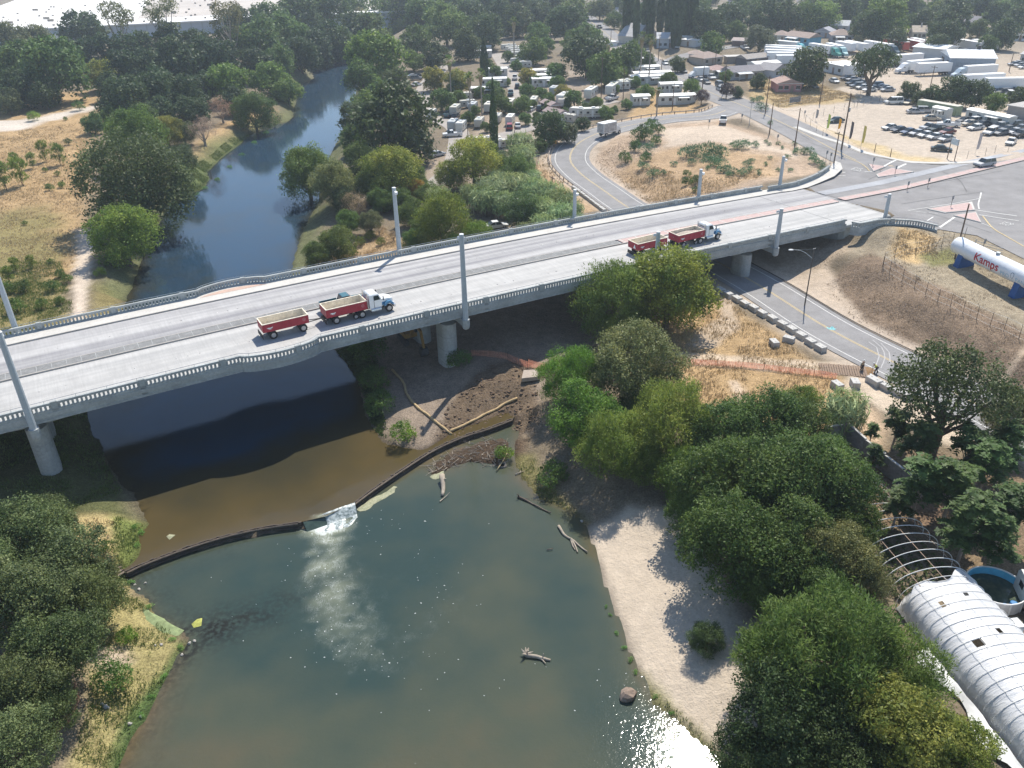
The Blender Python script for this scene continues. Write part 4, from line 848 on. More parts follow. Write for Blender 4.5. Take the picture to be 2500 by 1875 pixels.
def cypress(seed):
    r=np.random.default_rng(seed);n=3600;z=r.uniform(.3,12,n)**1.0;q=1.05*np.sin(np.clip((z+.9)/13.2,0,1)*math.pi)**.55*np.clip((12.4-z)/6,0,1)**.6;a=r.uniform(0,6.28,n);q=q*r.uniform(.8,1.08,n)
    P=np.stack([np.cos(a)*q,np.sin(a)*q,z],1);Nn=np.stack([np.cos(a),np.sin(a),.3+0*a],1)+r.normal(size=(n,3))*.45;Nn/=np.linalg.norm(Nn,axis=1)[:,None]
    t=thing('cypress','tree','tree');c=link('crown',cards('crown',P,Nn,.5,.4,L_DARK,seed,np.tile([0,0,2.0],(n,1))),t);c['paint']=1
    Geo().cyl((0,0,-.3),(0,0,11),.3,.05,6).obj('trunk',M_BARK,t);t['R0']=1.05;t['hc']=6.0;t['used']=0;return t
TP['cypress']=[cypress(221)]
def reed(seed,mat=None,h=4.2,n=1500,R=2.0):
    r=np.random.default_rng(seed);a=r.uniform(0,6.28,n);q=R*np.sqrt(r.uniform(0,1,n));z=r.uniform(.3,1,n)*h;lean=r.normal(size=(n,2))*.28
    P=np.stack([np.cos(a)*q+lean[:,0],np.sin(a)*q+lean[:,1],z],1);U=np.stack([lean[:,0]*2.5,lean[:,1]*2.5,1.3+0*a],1);Nn=np.stack([np.cos(a),np.sin(a),.6+0*a],1)+r.normal(size=(n,3))*.5;Nn/=np.linalg.norm(Nn,axis=1)[:,None]
    t=thing('giant_reed','reed','reed');c=link('leaves',cards('leaves',P,Nn,1.15,.11,mat or L_REED,seed,U,.12),t);c['paint']=1
    g=Geo()
    for i in range(40):k=r.integers(0,n);g.tube([(P[k,0]*.8,P[k,1]*.8,-.1),(P[k,0],P[k,1],z[k])],.03,3)
    g.obj('stems',M_BARKP,t,kind='stuff');t['R0']=R;t['hc']=h*.55;t['used']=0;return t
TP['reed']=[reed(231),reed(232)]
PLANTS=[]
def plant(kind,u,v,rp,label,tint=(1,1,1),group=None,stretch=1.0,squash=1.0,cat=None):
    """stand a plant so that its crown is centred at (u,v) of the photograph with radius rp pixels"""
    pr=TP[kind];p0=pr[(int(u*7+v*3))%len(pr)];d=ray(u,v);pos=at(u,v);hc0,R0=p0['hc'],p0['R0'];k=1.0
    for _ in range(5):
        dist=math.dist(pos,(0,0,CAMH));k=rp*dist/FPX/R0;h=hc0*k*stretch;z=pos[2]+h
        gx,gy,_z=G(u,v,z);zz=max(hz(gx,gy),0);pos=np.array([gx,gy,zz])
    tv=tuple(np.clip(np.array(tint)*1.66*random.uniform(.84,1.16)*np.array([random.uniform(.96,1.14),1,random.uniform(.78,.95)]),0,3))
    o=dup(p0,(pos[0],pos[1],pos[2]-.05),random.uniform(0,6.28),label,(k*squash,k*squash,k*stretch),tv,group)
    o['category']=cat or('palm' if kind=='palm' else 'shrub' if kind in('shrub','sage','upright','bare')else 'reed' if kind=='reed' else 'tree')
    p0['used']=p0['used']+1
    for q in('R0','hc','used'):del o[q]
    PLANTS.append(o);return o
# --- near right bank
N1=(1.1,1.1,.95)
for k,u,v,r,lab,tint in[
 ('willow',1495,738,98,'large willow with feathery green leaves against the near parapet left of a yellowing tree',(.75,.85,.8)),
 ('yellow',1632,705,112,'big round yellow-green tree in front of the bridge below the red trailer',(.85,1.0,.9)),
 ('olive',1548,895,112,'grey-green spreading oak with bare limbs showing beside the orange mesh fence',(1.0,1.05,1.0)),
 ('willow',1392,915,80,'vivid green willow at the edge of the dug soil by the weir',(.8,1.1,.7)),
 ('broad',1425,1010,88,'rich green leafy tree overhanging the small channel behind the weir',(.95,1.15,.8)),
 ('willow',1500,1085,92,'light green feathery willow low over the gravel bar',(.9,.9,.8)),
 ('willow',1635,1035,112,'widest light green willow in the middle of the right bank thicket',(.9,.9,.8)),
 ('willow',1672,1160,70,'light green willow reaching out over the shaded beach',(.8,.85,.75)),
 ('broad',1765,1065,90,'dark leafy tree just below the dry grass patch',(.8,.85,.9)),
 ('broad',1860,1040,95,'dark leafy tree behind the thicket below the mesh fence',(.75,.85,.85)),
 ('broad',1935,1030,75,'dark green tree beside the pale reed clump',(.8,.85,.85)),
 ('broad',1965,978,40,'small upright leafy bush in front of two concrete blocks',(.95,1.0,.8)),
 ('broad',1800,1190,130,'massive dark green tree in the centre of the thicket above the beach',(.7,.78,.8)),
 ('broad',1960,1180,125,'dark green tree spreading towards the concrete block wall',(.72,.8,.8)),
 ('broad',2060,1195,85,'dark tree beside the bare greenhouse hoops',(.72,.8,.8)),
 ('broad',1790,1330,118,'dark green tree shading the middle of the beach',(.68,.76,.8)),
 ('broad',1920,1330,110,'dark green tree behind the beach beside the covered greenhouse',(.68,.76,.8)),
 ('olive',2040,1362,95,'olive-brown tipped tree against the top end of the white greenhouse',(.9,.95,.75)),
 ('broad',2085,1285,62,'leafy tree hanging over the greenhouse hoops',(.8,.85,.75)),
 ('willow',2010,1590,160,'largest olive-green feathery tree at the lower right beside the greenhouse',(.62,.66,.7)),
 ('willow',2180,1640,105,'olive-green feathery tree touching the greenhouse film',(.68,.7,.75)),
 ('dense',1930,1760,125,'dark shaded tree at the lower edge of the thicket',(.85,.9,.9)),
 ('yellow',2190,1790,120,'yellowish green tree at the bottom right beside the greenhouse',(.62,.75,.85)),
 ('yellow',2330,1830,80,'small yellowish tree at the bottom right against the greenhouse wall',(.6,.72,.85)),
 ('dense',2060,1850,100,'dark tree at the bottom edge right of the sand',(.85,.9,.85)),
 ('dense',1725,1560,42,'dark low bush on the shaded sand',(.8,.9,.9)),
 ('sparse',2315,960,120,'dark open-branched oak in front of the road embankment',(.9,.9,1.0)),
 ('olive',2480,1030,70,'grey-olive shrubby tree at the right edge above the thicket',(.8,.8,.9)),
]:plant(k,u,v,r*1.06,lab,tint,'trees of the right bank thicket')
for k,u,v,r in[('willow',1570,1125,60),('broad',1700,1255,78),('broad',1880,1430,70),('broad',2000,1440,80),('broad',1870,1250,90),('olive',2110,1430,60),('broad',1700,1130,70),('broad',2010,1120,70),('willow',1880,1620,80),('willow',2090,1700,90),('broad',1560,1000,60),('dense',1830,1850,80),('willow',1590,960,54)]:
    plant(k,u,v,r,'leafy tree filling the right bank thicket',(.78,.84,.82),'filling trees of the right bank thicket')
plant('reed',2062,1005,44,'pale giant reed clump in front of two concrete blocks',(1,1,1),'giant reed clumps')
for u,v,r in[(2255,1068,58),(2193,1030,45),(2130,1050,24),(2138,1110,30),(2250,1170,70),(2370,1085,62),(2410,1130,66),(2330,1175,72),(2475,1230,62),(2460,1090,60),(2370,1270,74),(2195,1225,48),(2440,1310,60)]:
    plant('ail',u,v,r,'tree of heaven right of the garden wall',(.62,.72,.8),'trees of heaven in the right thicket')
for u,v,r,lab in[(1118,880,34,'dark bush growing at the foot of the middle bridge pier'),(905,858,44,'dark bush on the shaded bank under the bridge'),(872,846,30,'bright green bush at the sunlit bank end below the parapet'),(915,930,40,'dark leafy mat on the shaded river bank'),(925,990,42,'dark leafy mat at the water edge in the bridge shadow'),(985,1060,36,'pale green leafy plant on the sunlit bank tip'),(1352,1160,44,'leafy bush at the shady end of the gravel bar'),(1228,1108,26,'bright green grass tuft island beside an old tyre'),(278,1655,46,'round green bush on the left bank near the campfire stones'),(255,1340,24,'small grassy bush on the left bank'),(310,1555,24,'bright small shrub beside the left bank trees')]:
    plant('shrub',u,v,r,lab,(1.1,1.3,.7)if 'bright' in lab or 'pale' in lab else(.8,.95,.8),'bank bushes')
# --- near left bank oaks
for i,(u,v,r)in enumerate([(65,1320,105),(150,1385,100),(50,1480,115),(205,1470,85),(140,1600,105),(60,1680,95),(15,1830,95),(-30,1400,90),(230,1420,60),(120,1270,60),(120,1740,60)]):
    plant('olive',u,v,r,'dusty grey-green oak on the near left bank',(.68,.84,.72),'oaks on the near left bank')
# --- left bank beyond the bridge
for k,u,v,r,lab,tint in[
 ('yellow',301,578,78,'bright yellow-green tree leaning over the river at the footpath',(.65,.95,.9)),
 ('dense',332,432,118,'huge dark oak overhanging the left river bank',(1.25,1.2,1.3)),
 ('broad',332,338,70,'light green rounded tree behind the huge dark oak',(1.1,1.1,1.0)),
 ('yellow',405,322,40,'yellowing tree between green trees on the left bank',(.75,.85,.9)),
 ('dense',447,325,30,'small dark tree beside the grey bare trees',(1,1,1)),
 ('dense',444,388,36,'dark tree above the bright grass strip',(1.1,1.1,1.1)),
 ('bare',494,318,36,'grey leafless shrub tree on the left bank slope',(1,1,1)),
 ('bare',540,268,32,'brown leafless tree at the wood edge by the river',(.9,.8,.75)),
 ('broad',617,255,50,'dark green tree at the tip of the grassy bank',(.8,.85,.9)),
 ('bare',668,290,22,'small bare shrub at the point of the bank',(1,.95,.9))]:
    plant(k,u,v,r,lab,tint,'trees of the left bank')
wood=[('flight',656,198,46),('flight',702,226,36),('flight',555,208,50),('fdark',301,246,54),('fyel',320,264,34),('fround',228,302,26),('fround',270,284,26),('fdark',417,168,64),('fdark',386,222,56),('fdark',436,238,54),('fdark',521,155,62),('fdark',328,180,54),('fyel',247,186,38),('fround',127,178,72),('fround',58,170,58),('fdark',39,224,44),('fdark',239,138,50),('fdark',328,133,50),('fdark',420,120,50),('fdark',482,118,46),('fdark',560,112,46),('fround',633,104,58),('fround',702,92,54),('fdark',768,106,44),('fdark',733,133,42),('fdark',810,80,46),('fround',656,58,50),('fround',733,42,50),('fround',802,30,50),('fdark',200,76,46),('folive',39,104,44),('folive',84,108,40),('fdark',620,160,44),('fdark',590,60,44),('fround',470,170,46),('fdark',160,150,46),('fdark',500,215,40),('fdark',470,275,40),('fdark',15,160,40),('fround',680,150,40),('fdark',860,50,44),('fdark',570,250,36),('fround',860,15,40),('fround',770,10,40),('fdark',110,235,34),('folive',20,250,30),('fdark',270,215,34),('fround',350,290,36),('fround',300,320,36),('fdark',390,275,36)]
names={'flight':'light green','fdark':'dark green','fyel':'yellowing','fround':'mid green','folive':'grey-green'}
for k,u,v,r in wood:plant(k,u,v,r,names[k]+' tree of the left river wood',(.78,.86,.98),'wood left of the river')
for u,v,r,lab in[(285,52,34,'tall thin eucalyptus before the white roof, leftmost of three'),(395,48,36,'tall eucalyptus before the white roof, middle of three'),(555,52,36,'tall eucalyptus before the white roof, rightmost of three')]:plant('feuc',u,v,r,lab,(.95,.95,.95),'eucalyptus before the warehouse')
# --- river's right bank and caravan park
for k,u,v,r,lab,tint in[
 ('fdark',966,312,108,'giant dark round oak between the river and the caravan park',(1,1,1.05)),
 ('fround',916,152,70,'tall green cottonwood on the right bank of the river',(1.05,1.1,1.0)),
 ('fround',885,192,46,'green cottonwood leaning over the river from the right bank',(1.0,1.05,1.0)),
 ('fdark',962,200,36,'dark tree beside the caravan park lane',(1.1,1.1,1.1)),
 ('broad',752,425,72,'bright green tree hanging over the river from the right bank',(1.2,1.25,1.1)),
 ('olive',815,450,62,'grey-green tree above the bare bank cave',(1.0,1.1,1.0)),
 ('yellow',954,425,72,'yellow-green spreading tree below the giant oak',(.8,.9,.9)),
 ('yellow',1155,398,70,'yellow-green tree in front of the dark cypress',(.85,1.0,.9)),
 ('yellow',1100,430,40,'small yellow-green tree beside the park lane',(.8,.95,.9)),
 ('broad',1263,420,46,'green bush tree left of the orange bank',(1,1,1)),
 ('willow',1078,545,80,'yellow-green willow behind the far parapet',(.85,.85,.7)),
 ('willow',1165,585,46,'bright green low willow right behind the far parapet',(1.0,1.1,.8)),
 ('willow',1105,605,36,'bright green low bush right behind the far parapet',(1.0,1.1,.8)),
 ('broad',823,600,52,'rounded green bush at the water edge beyond the bridge',(1.1,1.05,1.0)),
 ('broad',775,625,40,'green bush at the water corner beyond the bridge',(1.1,1.05,1.0)),
 ('bare',865,500,36,'bare brownish shrub on the right bank slope',(.9,.85,.75)),
 ('broad',927,490,34,'green bush beside the tall far lamp column',(.9,.95,.9)),
 ('broad',980,490,34,'green bush left of the reed bed',(.9,.95,.9)),
 ('yellow',1018,462,26,'orange-leaved bush between the park lane and the bridge',(1.1,.8,.9)),
 ('dense',1275,520,54,'dark bushy tree in the reed bed beside a white caravan',(1.3,1.4,1.2)),
 ('dense',1224,395,28,'dark shrub beside the cypress',(1.2,1.3,1.2)),
 ('fdark',1348,315,46,'rounded dark tree beside the ramp guard rail',(1.2,1.25,1.1)),
 ('folive',1386,328,28,'grey bush beside the ramp guard rail',(.8,.85,1)),
 ('fround',1317,355,20,'small round tree on the orange bank',(1,1,1)),
 ('fdark',1421,304,20,'small dark tree at the bend of the ramp',(1,1,1)),
 ('fdark',1433,140,58,'big dark spreading tree in the middle of the caravan park',(1,1,1.1)),
 ('fround',1478,172,48,'green tree right of the big dark park tree',(1,1,1)),
 ('fround',1533,146,44,'rounded green tree beside the street',(.9,.95,1)),
 ('fdark',1573,150,24,'narrow dark tree beside the street palms',(1.1,1.1,1.1)),
 ('fround',1008,150,28,'weeping tree on the park lawn',(1,1.05,1)),
 ('fyel',1290,190,24,'yellowing park tree among white caravans',(1,1,1)),
 ('fyel',1375,226,20,'yellowing small tree in the caravan park',(1,1,1)),
 ('fyel',1060,195,32,'yellowing tree beside a tall palm in the park',(.9,.9,1)),
 ('fyel',1118,200,32,'olive-yellow tree among the park palms',(.8,.85,1)),
]:plant(k,u,v,r,lab,tint,'trees between the river and the ramp')
for k,u,v,r in[('broad',885,400,52),('fround',872,345,46),('fdark',865,290,40),('broad',905,455,44),('broad',1010,435,38),('broad',1050,475,34),('broad',1005,520,40),('olive',905,545,34),('broad',850,545,36),('fround',890,255,38),('broad',1040,560,40),('broad',1010,590,34),('dense',840,490,36),('broad',950,490,30),('fround',930,230,34),('yellow',1000,455,28)]:
    plant(k,u,v,r,'leafy bank tree beyond the bridge',(.95,1,.95),'leafy bank trees beyond the bridge')
for u,v,r in[(880,590,16),(905,575,16),(930,590,14),(860,615,16),(835,640,16),(945,620,14),(900,620,14),(870,645,14),(760,655,16),(800,650,18),(925,560,14),(960,575,14)]:plant('bare' if random.random()<.5 else 'shrub',u,v,r,'brownish scrub bush on the far right bank',(1.1,.95,.7),'scrub bushes on the far right bank')
for u,v,r in[(1078,247,30),(1224,255,25),(1274,255,25),(1217,232,20),(1282,292,17),(1143,289,19),(1186,312,14),(1201,216,20),(1286,222,20),(1402,243,23),(1321,232,18),(1456,255,18),(1479,278,21),(1575,228,23),(1633,196,20),(1360,180,26),(1301,126,36),(1313,84,30),(1240,140,15),(1190,155,14),(1360,205,20),(1340,260,16),(1120,240,20),(1530,255,14),(1330,115,24),(1400,100,28),(1100,270,14),(1160,268,13),(1190,245,16),(1250,270,12),(1310,285,13),(1340,240,16),(1430,262,13),(1170,225,16),(1110,215,20),(1235,200,13),(1310,200,18),(1380,275,13),(1500,215,14),(1550,200,16),(1260,160,15),(1210,175,15),(1500,268,11),(1385,255,12),(1170,300,12),(1300,255,12)]:
    plant('fround',u,v,r,'small round tree between the park caravans',(.92,1.0,1.0),'small trees in the caravan park')
for k,u,v,r in[('fdark',1186,80,46),('fdark',1140,114,40),('fdark',1062,140,34),('fround',1016,99,38),('fround',1089,64,54),('fround',1039,42,46),('fdark',1147,45,42),('fdark',1263,56,40),('fdark',1224,45,42),('fdark',1313,37,38),('fround',954,30,52),('fround',896,52,44),('fround',831,84,38),('fdark',1379,58,46),('fround',1437,92,34),('flight',974,60,24),('fdark',1340,10,36),('fdark',1180,10,40),('fround',1080,8,44),('fdark',990,5,44),('fdark',1260,8,40),('fround',1400,20,36),('folive',1465,22,30),('fround',1490,5,30)]:
    plant(k,u,v,r,names[k]+' tree beyond the caravan park',(1,1,1.05),'tree belt beyond the caravan park')
# --- upper right: streets and yards
for k,u,v,r,lab,tint in[
 ('weep',2132,166,50,'spreading dark pepper tree shading a row of parked cars',(1,1,1)),
 ('fdark',1966,170,50,'big dark round tree behind the pink house',(1,1,1)),
 ('fround',1739,104,30,'round bright green tree behind a low brown roof',(1.0,1.05,.9)),
 ('folive',1855,97,34,'grey open tree beside the row of white truck trailers',(.75,.8,1)),
 ('flight',2159,52,50,'pale green broad tree behind the truck yard',(.75,.8,.9)),
 ('purple',1714,235,17,'small purple-leaved tree at the street corner',(1,1,1)),
 ('purple',1775,222,18,'dark purple hedge tree beside the street verge',(.8,.9,1)),
 ('fdark',1800,226,15,'dark hedge end beside the street verge',(.8,.9,1)),
 ('fdark',1851,200,20,'round dark tree left of the pink house',(1,1,1)),
 ('fround',1773,188,17,'bright small tree in front of a grey roof house',(1.1,1.1,1)),
 ('fdark',2221,226,24,'dark bush, leftmost of the hedge behind the car lot',(1,1,1)),
 ('fdark',2252,240,20,'low dark bush in the hedge behind the car lot',(1,1,1)),
 ('fdark',2280,236,24,'dark bush in the middle of the hedge behind the car lot',(1,1,1)),
 ('fdark',2330,224,38,'tall dark tree in the hedge behind the green container',(1,1,1)),
 ('fdark',2378,232,36,'tall dark tree in the hedge left of a light green tree',(1,1,1)),
 ('flight',2429,254,24,'light green round tree behind the office trailer',(.8,.9,.9)),
 ('fdark',2487,244,26,'dark tree at the right edge above the car lot',(1,1,1)),
 ('fround',1690,215,22,'light feathery tree in front of the street corner bungalow',(1.1,1.2,1)),
 ('fdark',1655,158,22,'dark round tree beside the street junction',(1.1,1.1,1)),
 ('fdark',2350,158,9,'small dark tree against the grey metal shed',(1,1,1))]:
    plant(k,u,v,r,lab,tint,'trees of the yards and streets')
for k,u,v,r in[('fround',1797,79,27),('fdark',1735,64,44),('fdark',1777,48,38),('fdark',1866,45,42),('fdark',1920,45,38),('fround',1970,42,36),('flight',2013,42,34),('fdark',2059,30,38),('fdark',2125,66,38),('fdark',2267,50,32),('fdark',2325,50,44),('fdark',2306,90,38),('fdark',2445,88,34),('fround',2441,34,28),('fdark',2472,58,32),('fdark',2209,20,32),('folive',2096,98,12),('fround',1700,20,34),('fdark',1600,15,34),('fround',1560,40,28),('fround',1820,12,34),('fdark',1900,8,36),('fround',2000,6,34),('fdark',2110,8,34),('fround',2300,8,34),('fdark',2390,14,30),('fround',2480,10,30),('fdark',1640,35,30),('fdark',1680,60,26),('fround',2220,60,24),('fround',2390,70,22),('fdark',1530,75,18),('fround',1500,50,22),('fdark',2190,100,26),('fround',2410,110,20),('fdark',2290,112,26)]:
    plant(k,u,v,r,names[k]+' garden tree beyond the truck yard',(1,1,1.05),'garden trees among the far houses')
_r=random.Random(44)
for _ in range(64):
    u,v=_r.uniform(860,2500),_r.uniform(-12,60)
    if 1405<u<1490 or(u>2000 and v>40 and _r.random()<.5):continue
    k=_r.choice(['fdark','fround','fdark','flight','folive']);plant(k,u,v,_r.uniform(18,30),'distant '+names[k]+' tree near the horizon',(1,1,1.05),'distant trees near the horizon')
# columnar cypresses and palms
for u,v,r in[(1531,22,9),(1541,28,8),(1555,42,8),(1577,30,9),(1590,28,9),(1614,22,8),(1636,20,9),(1650,34,9),(1660,36,9),(1673,24,8),(1686,22,8),(1697,24,8),(1195,15,6),(1225,18,6)]:
    plant('cypress',u,v,r,'slim dark cypress in the row behind the houses',(.9,.95,1.05),'row of cypresses behind the houses',1.25)
plant('cypress',1205,305,9.5,'single tall thin dark cypress in the caravan park',(.9,.95,1),None,1.9)
plant('cypress',1182,148,9.5,'broad dark cypress column behind the park office',(.9,.95,1),None,.95)
for u,v,r,lab in[(1097,150,14,'fan palm rising above the yellowing park trees'),(1145,190,14,'left of two tall fan palms with dead skirts in the caravan park'),(1173,182,14,'right of two tall fan palms with dead skirts in the caravan park'),(1254,55,12,'tall fan palm standing beyond the caravan park'),(1485,110,12,'fan palm at the street side of the big dark tree'),(1568,92,13,'left of the two street corner fan palms'),(1590,94,13,'right of the two street corner fan palms'),(1607,222,13,'short fan palm beside the pale bungalow')]:
    plant('palm',u,v,r,lab,(1,1,1),'fan palms',.72 if 'short' in lab else 1.15)
# reeds
for i,(u,v,r)in enumerate([(1205,470,34),(1255,462,34),(1300,475,34),(1340,485,34),(1375,502,34),(1180,490,30),(1230,500,28),(1320,520,34),(1365,535,34),(1270,360,30),(1275,390,30),(1070,485,26),(1400,550,28),(1330,560,32),(1290,575,28),(1245,590,20),(1150,480,26),(1430,575,20),(1215,440,24),(1395,520,26),(1300,440,22)]):
    plant('reed',u,v,r,'giant reed clump behind the far parapet',(1,1,1),'giant reed clumps')
# loop interior and field shrubs
for u,v,r in[(1590,308,14),(1608,317,12),(1563,330,18),(1550,358,13),(1602,344,11),(1527,380,13),(1577,385,11),(1676,424,8),(1676,444,10),(1699,439,10),(1697,464,7),(1575,330,14)]:
    plant('shrub',u,v,r*1.45,'dark green bush inside the ramp loop',(.75,.9,.9),'dark bushes inside the ramp loop')
for u,v,r in[(1579,362,15),(1570,405,12),(1595,421,13),(1620,421,7),(1676,373,18),(1699,367,15),(1737,367,22),(1755,373,18),(1816,353,14),(1794,355,12),(1844,353,9),(1735,394,16),(1755,398,14),(1728,410,7),(1771,412,12),(1760,416,10),(1789,419,11),(1812,421,11),(1830,414,10),(1780,425,8),(1853,421,8),(1823,400,10),(1943,369,10),(1963,369,10),(1977,369,10),(1986,380,8),(1988,391,12),(1923,382,6),(1880,385,5),(1645,400,8),(1880,300,6),(2005,400,9),(2010,412,9),(1835,392,7),(1870,400,6),(1900,415,6),(1930,415,6),(1690,395,10),(1860,262,12),(1840,245,8),(1855,242,9),(1720,383,12),(1940,350,6),(1910,360,5),(1900,350,5),(1878,352,5),(1870,345,5)]:
    plant('sage',u,v,r*1.35,'grey-green sage bush on the loop bank',(.62,.95,.85),'sage bushes on the loop bank')
for u,v,r in[(104,370,16),(143,378,17),(48,420,22),(6,432,22),(77,392,12),(35,390,11),(75,640,11),(35,646,12),(18,672,14)]:
    plant('upright',u,v,r,'upright light green shrub in the dry field',(1,1,1),'upright shrubs in the dry field')
for u,v,r,t in[(193,260,14,(.7,.85,.8)),(81,285,14,(1.9,1.5,1)),(166,347,10,(.7,.8,.9)),(120,458,11,(1.1,1.2,1.1)),(150,452,10,(1.2,1.2,1)),(54,700,20,(.8,.9,.9)),(127,700,18,(.9,1,.9)),(147,669,13,(.9,1,.9)),(166,681,13,(.9,1,.8)),(124,639,8,(1,1.1,.8)),(15,705,19,(.9,1,.9)),(39,750,22,(.9,1,.8)),(100,745,16,(1,1.1,.8)),(145,735,14,(1,1.1,.8)),(185,400,8,(1,1,1)),(110,415,7,(1.2,1.2,1)),(140,425,8,(1.4,1.2,1)),(60,545,7,(1.1,1.1,1)),(270,640,14,(.9,1,.8)),(245,665,14,(1,1.1,.8)),(160,290,6,(1,1,.9))]:
    plant('shrub',u,v,r,'low green shrub in the dry field',t,'low shrubs in the dry field')
for u,v,r in[(590,380,9),(560,410,9),(530,440,9),(620,350,9),(650,325,9),(500,460,8),(480,475,8),(1480,1480,6),(1490,1500,6),(1505,1545,7),(1524,1580,8),(1540,1610,9),(1552,1640,8),(1600,1700,8),(1640,1740,8),(420,1560,9),(440,1580,9),(400,1650,9),(370,1700,9),(345,1745,9),(330,1285,10),(345,1300,9),(335,1330,9),(320,1420,9),(365,1480,9)]:
    plant('sage',u,v,r,'low green waterside plant on the bank',(.8,1.35,.55),'waterside plants on the banks')
for k in TP:
    for p in TP[k]:retire(p)
# ------------------------------------------------------------------ weir, spill, driftwood and the works on the bank
def wpath(px,dz=0.0,z=None):return[tuple(at(*p)+np.array([0,0,dz]))if z is None else tuple(G(p[0],p[1],z))for p in px]
def yaw_px(a,b,z=8.0):
    p,q=G(*a,z),G(*b,z);return math.atan2(q[1]-p[1],q[0]-p[0])
M_WEIR=material('wet_dark_timber',(.075,.058,.045),.7,.35,3,.4,bump=.4)
M_WEIR2=material('weathered_timber',(.20,.16,.125),.9,.3,3,.2,bump=.3)
weir=thing('weir','curved low dam of dark upright planks across the river with a gap in the middle','weir',G(560,1318,0))
w0=np.array(weir.location)
pm=[]
for k in range(3):
    g=Geo().box((0,0,-.1),(.30,.13+.02*k,1.75),taper=.96);m=g.mesh('plank');m.materials.append(M_WEIR);pm.append(m)
def weir_run(pts):
    P=smooth_path(POOL[pts][:,:3],.31)
    for i in range(len(P)-1):
        a=math.atan2(P[i+1][1]-P[i][1],P[i+1][0]-P[i][0]);o=link('plank',pm[i%3],weir,tuple(P[i]-w0+np.array([0,0,-.02+random.uniform(-.06,.06)])),a+random.uniform(-.03,.03))
        o.rotation_euler[0]=random.uniform(-.05,.05)
    T=np.array([(*(p[:2]-w0[:2]),.62)for p in P]);off=np.array([.12,-.14,0])
    Geo().tube([tuple(t+off)for t in T[::4]],.09,5).obj('waling',M_WEIR2,weir);Geo().tube([tuple(t+off+np.array([0,0,-.5]))for t in T[::4]],.08,5).obj('waling',M_WEIR,weir)
weir_run(list(range(0,len(WEIR_L))));weir_run(list(range(len(WEIR_L)+1,len(WEIR_L)+1+len(WEIR_R))))
# white water running through the gap
M_FOAM=material('white_water',(.62,.67,.66),.3,.35,3.5,.5,col2=(.05,.085,.08),bump=.8)
a,b=POOL[len(WEIR_L)-1],POOL[len(WEIR_L)+1];nx_=np.array([b[1]-a[1],-(b[0]-a[0])])[:2];nx_=nx_/np.linalg.norm(nx_);g=Geo();NU,NV=40,34;V=[]
for j in range(NV):
    t=j/(NV-1)*1.35
    for i in range(NU):
        u=.30+.72*i/(NU-1)-.12*t;p=a[:2]+(b[:2]-a[:2])*u+nx_*(t*2.3-.02);rg=float(vn(np.array(u*9.0),np.array(t*5.0),1,91));z=float(.66-.72*sstep(.0,.62,min(t,1)))+.10*rg+.02-.22*(1-sstep(.30,.55,u+.25*t+.2*(rg-.5)))-.20*sstep(.75+.4*rg,1.25,t)+.05*math.sin(u*23+t*9)*min(t,1)
        V.append((p[0],p[1],z))
g.add(V,[(j*NU+i,j*NU+i+1,(j+1)*NU+i+1,(j+1)*NU+i)for j in range(NV-1)for i in range(NU-1)]);g.obj('spill_water',M_FOAM,smooth=True,kind='structure')
V=[]
def tongue(t):return float(.66-.72*sstep(.0,.62,t))
for j in range(16):
    t=j/15
    for i in range(24):
        u=i/23;p=a[:2]+(b[:2]-a[:2])*u+nx_*(t*2.3-.1);V.append((p[0],p[1],tongue(t)-.12*(abs(u-.5)*2)**4*t+.03*math.sin(u*11+t*5)*t*(1-t)))
Geo().add(V,[(j*24+i,j*24+i+1,(j+1)*24+i+1,(j+1)*24+i)for j in range(15)for i in range(23)]).obj('spill_tongue',material('sliding_water',(.05,.075,.06),.08,.3,1.2,.5,bump=.5),smooth=True,kind='structure')
# driftwood
M_LOG=material('bleached_driftwood',(.36,.31,.25),.9,.25,3,.15,bump=.4);M_LOGD=material('wet_log',(.13,.10,.08),.7,.3,3,.3,bump=.4)
def log(pts,r,label,mat=None,branches=(),z=.12,root=False):
    P=[G(p[0],p[1],z+(p[2]if len(p)>2 else 0))for p in pts];o=P[0];t=thing('driftwood_log',label,'log',o)
    L=smooth_path(np.array(P),.5)-o;n=len(L);Geo().tube([tuple(p+np.array([0,0,.05*math.sin(i*1.7)]))for i,p in enumerate(L)],[r*(1-.6*i/n)for i in range(n)],7).obj('stem',mat or M_LOG,t,smooth=True)
    for bpts,br in branches:
        B=smooth_path(np.array([G(p[0],p[1],z+(p[2]if len(p)>2 else 0))for p in bpts]),.4)-o;Geo().tube([tuple(p)for p in B],[br*(1-.7*i/len(B))for i in range(len(B))],5).obj('branch',mat or M_LOG,t)
    if root:
        g=Geo()
        for k in range(9):
            a=random.uniform(0,6.28);e=random.uniform(-.2,1.0);d=np.array([math.cos(a)*math.cos(e),math.sin(a)*math.cos(e),math.sin(e)]);g.tube([(0,0,0),tuple(d*.35),tuple(d*.75+np.array([0,0,-.1]))],[r*.8,r*.5,r*.15],5)
        g.obj('root_plate',mat or M_LOG,t)
log([(1284,1600),(1310,1604),(1344,1611)],.20,'driftwood log with upturned roots in the middle of the pool',None,[([(1312,1604),(1325,1612),(1332,1620)],.08),([(1284,1598),(1290,1588,.5)],.08),([(1325,1606),(1327,1596,.4)],.06)],root=True)
log([(1364,1284),(1376,1304),(1394,1316),(1412,1330),(1434,1348)],.16,'forked pale branch lying at the edge of the beach',None,[([(1394,1316),(1404,1332),(1410,1348)],.13),([(1394,1316),(1398,1332),(1404,1342)],.10)])
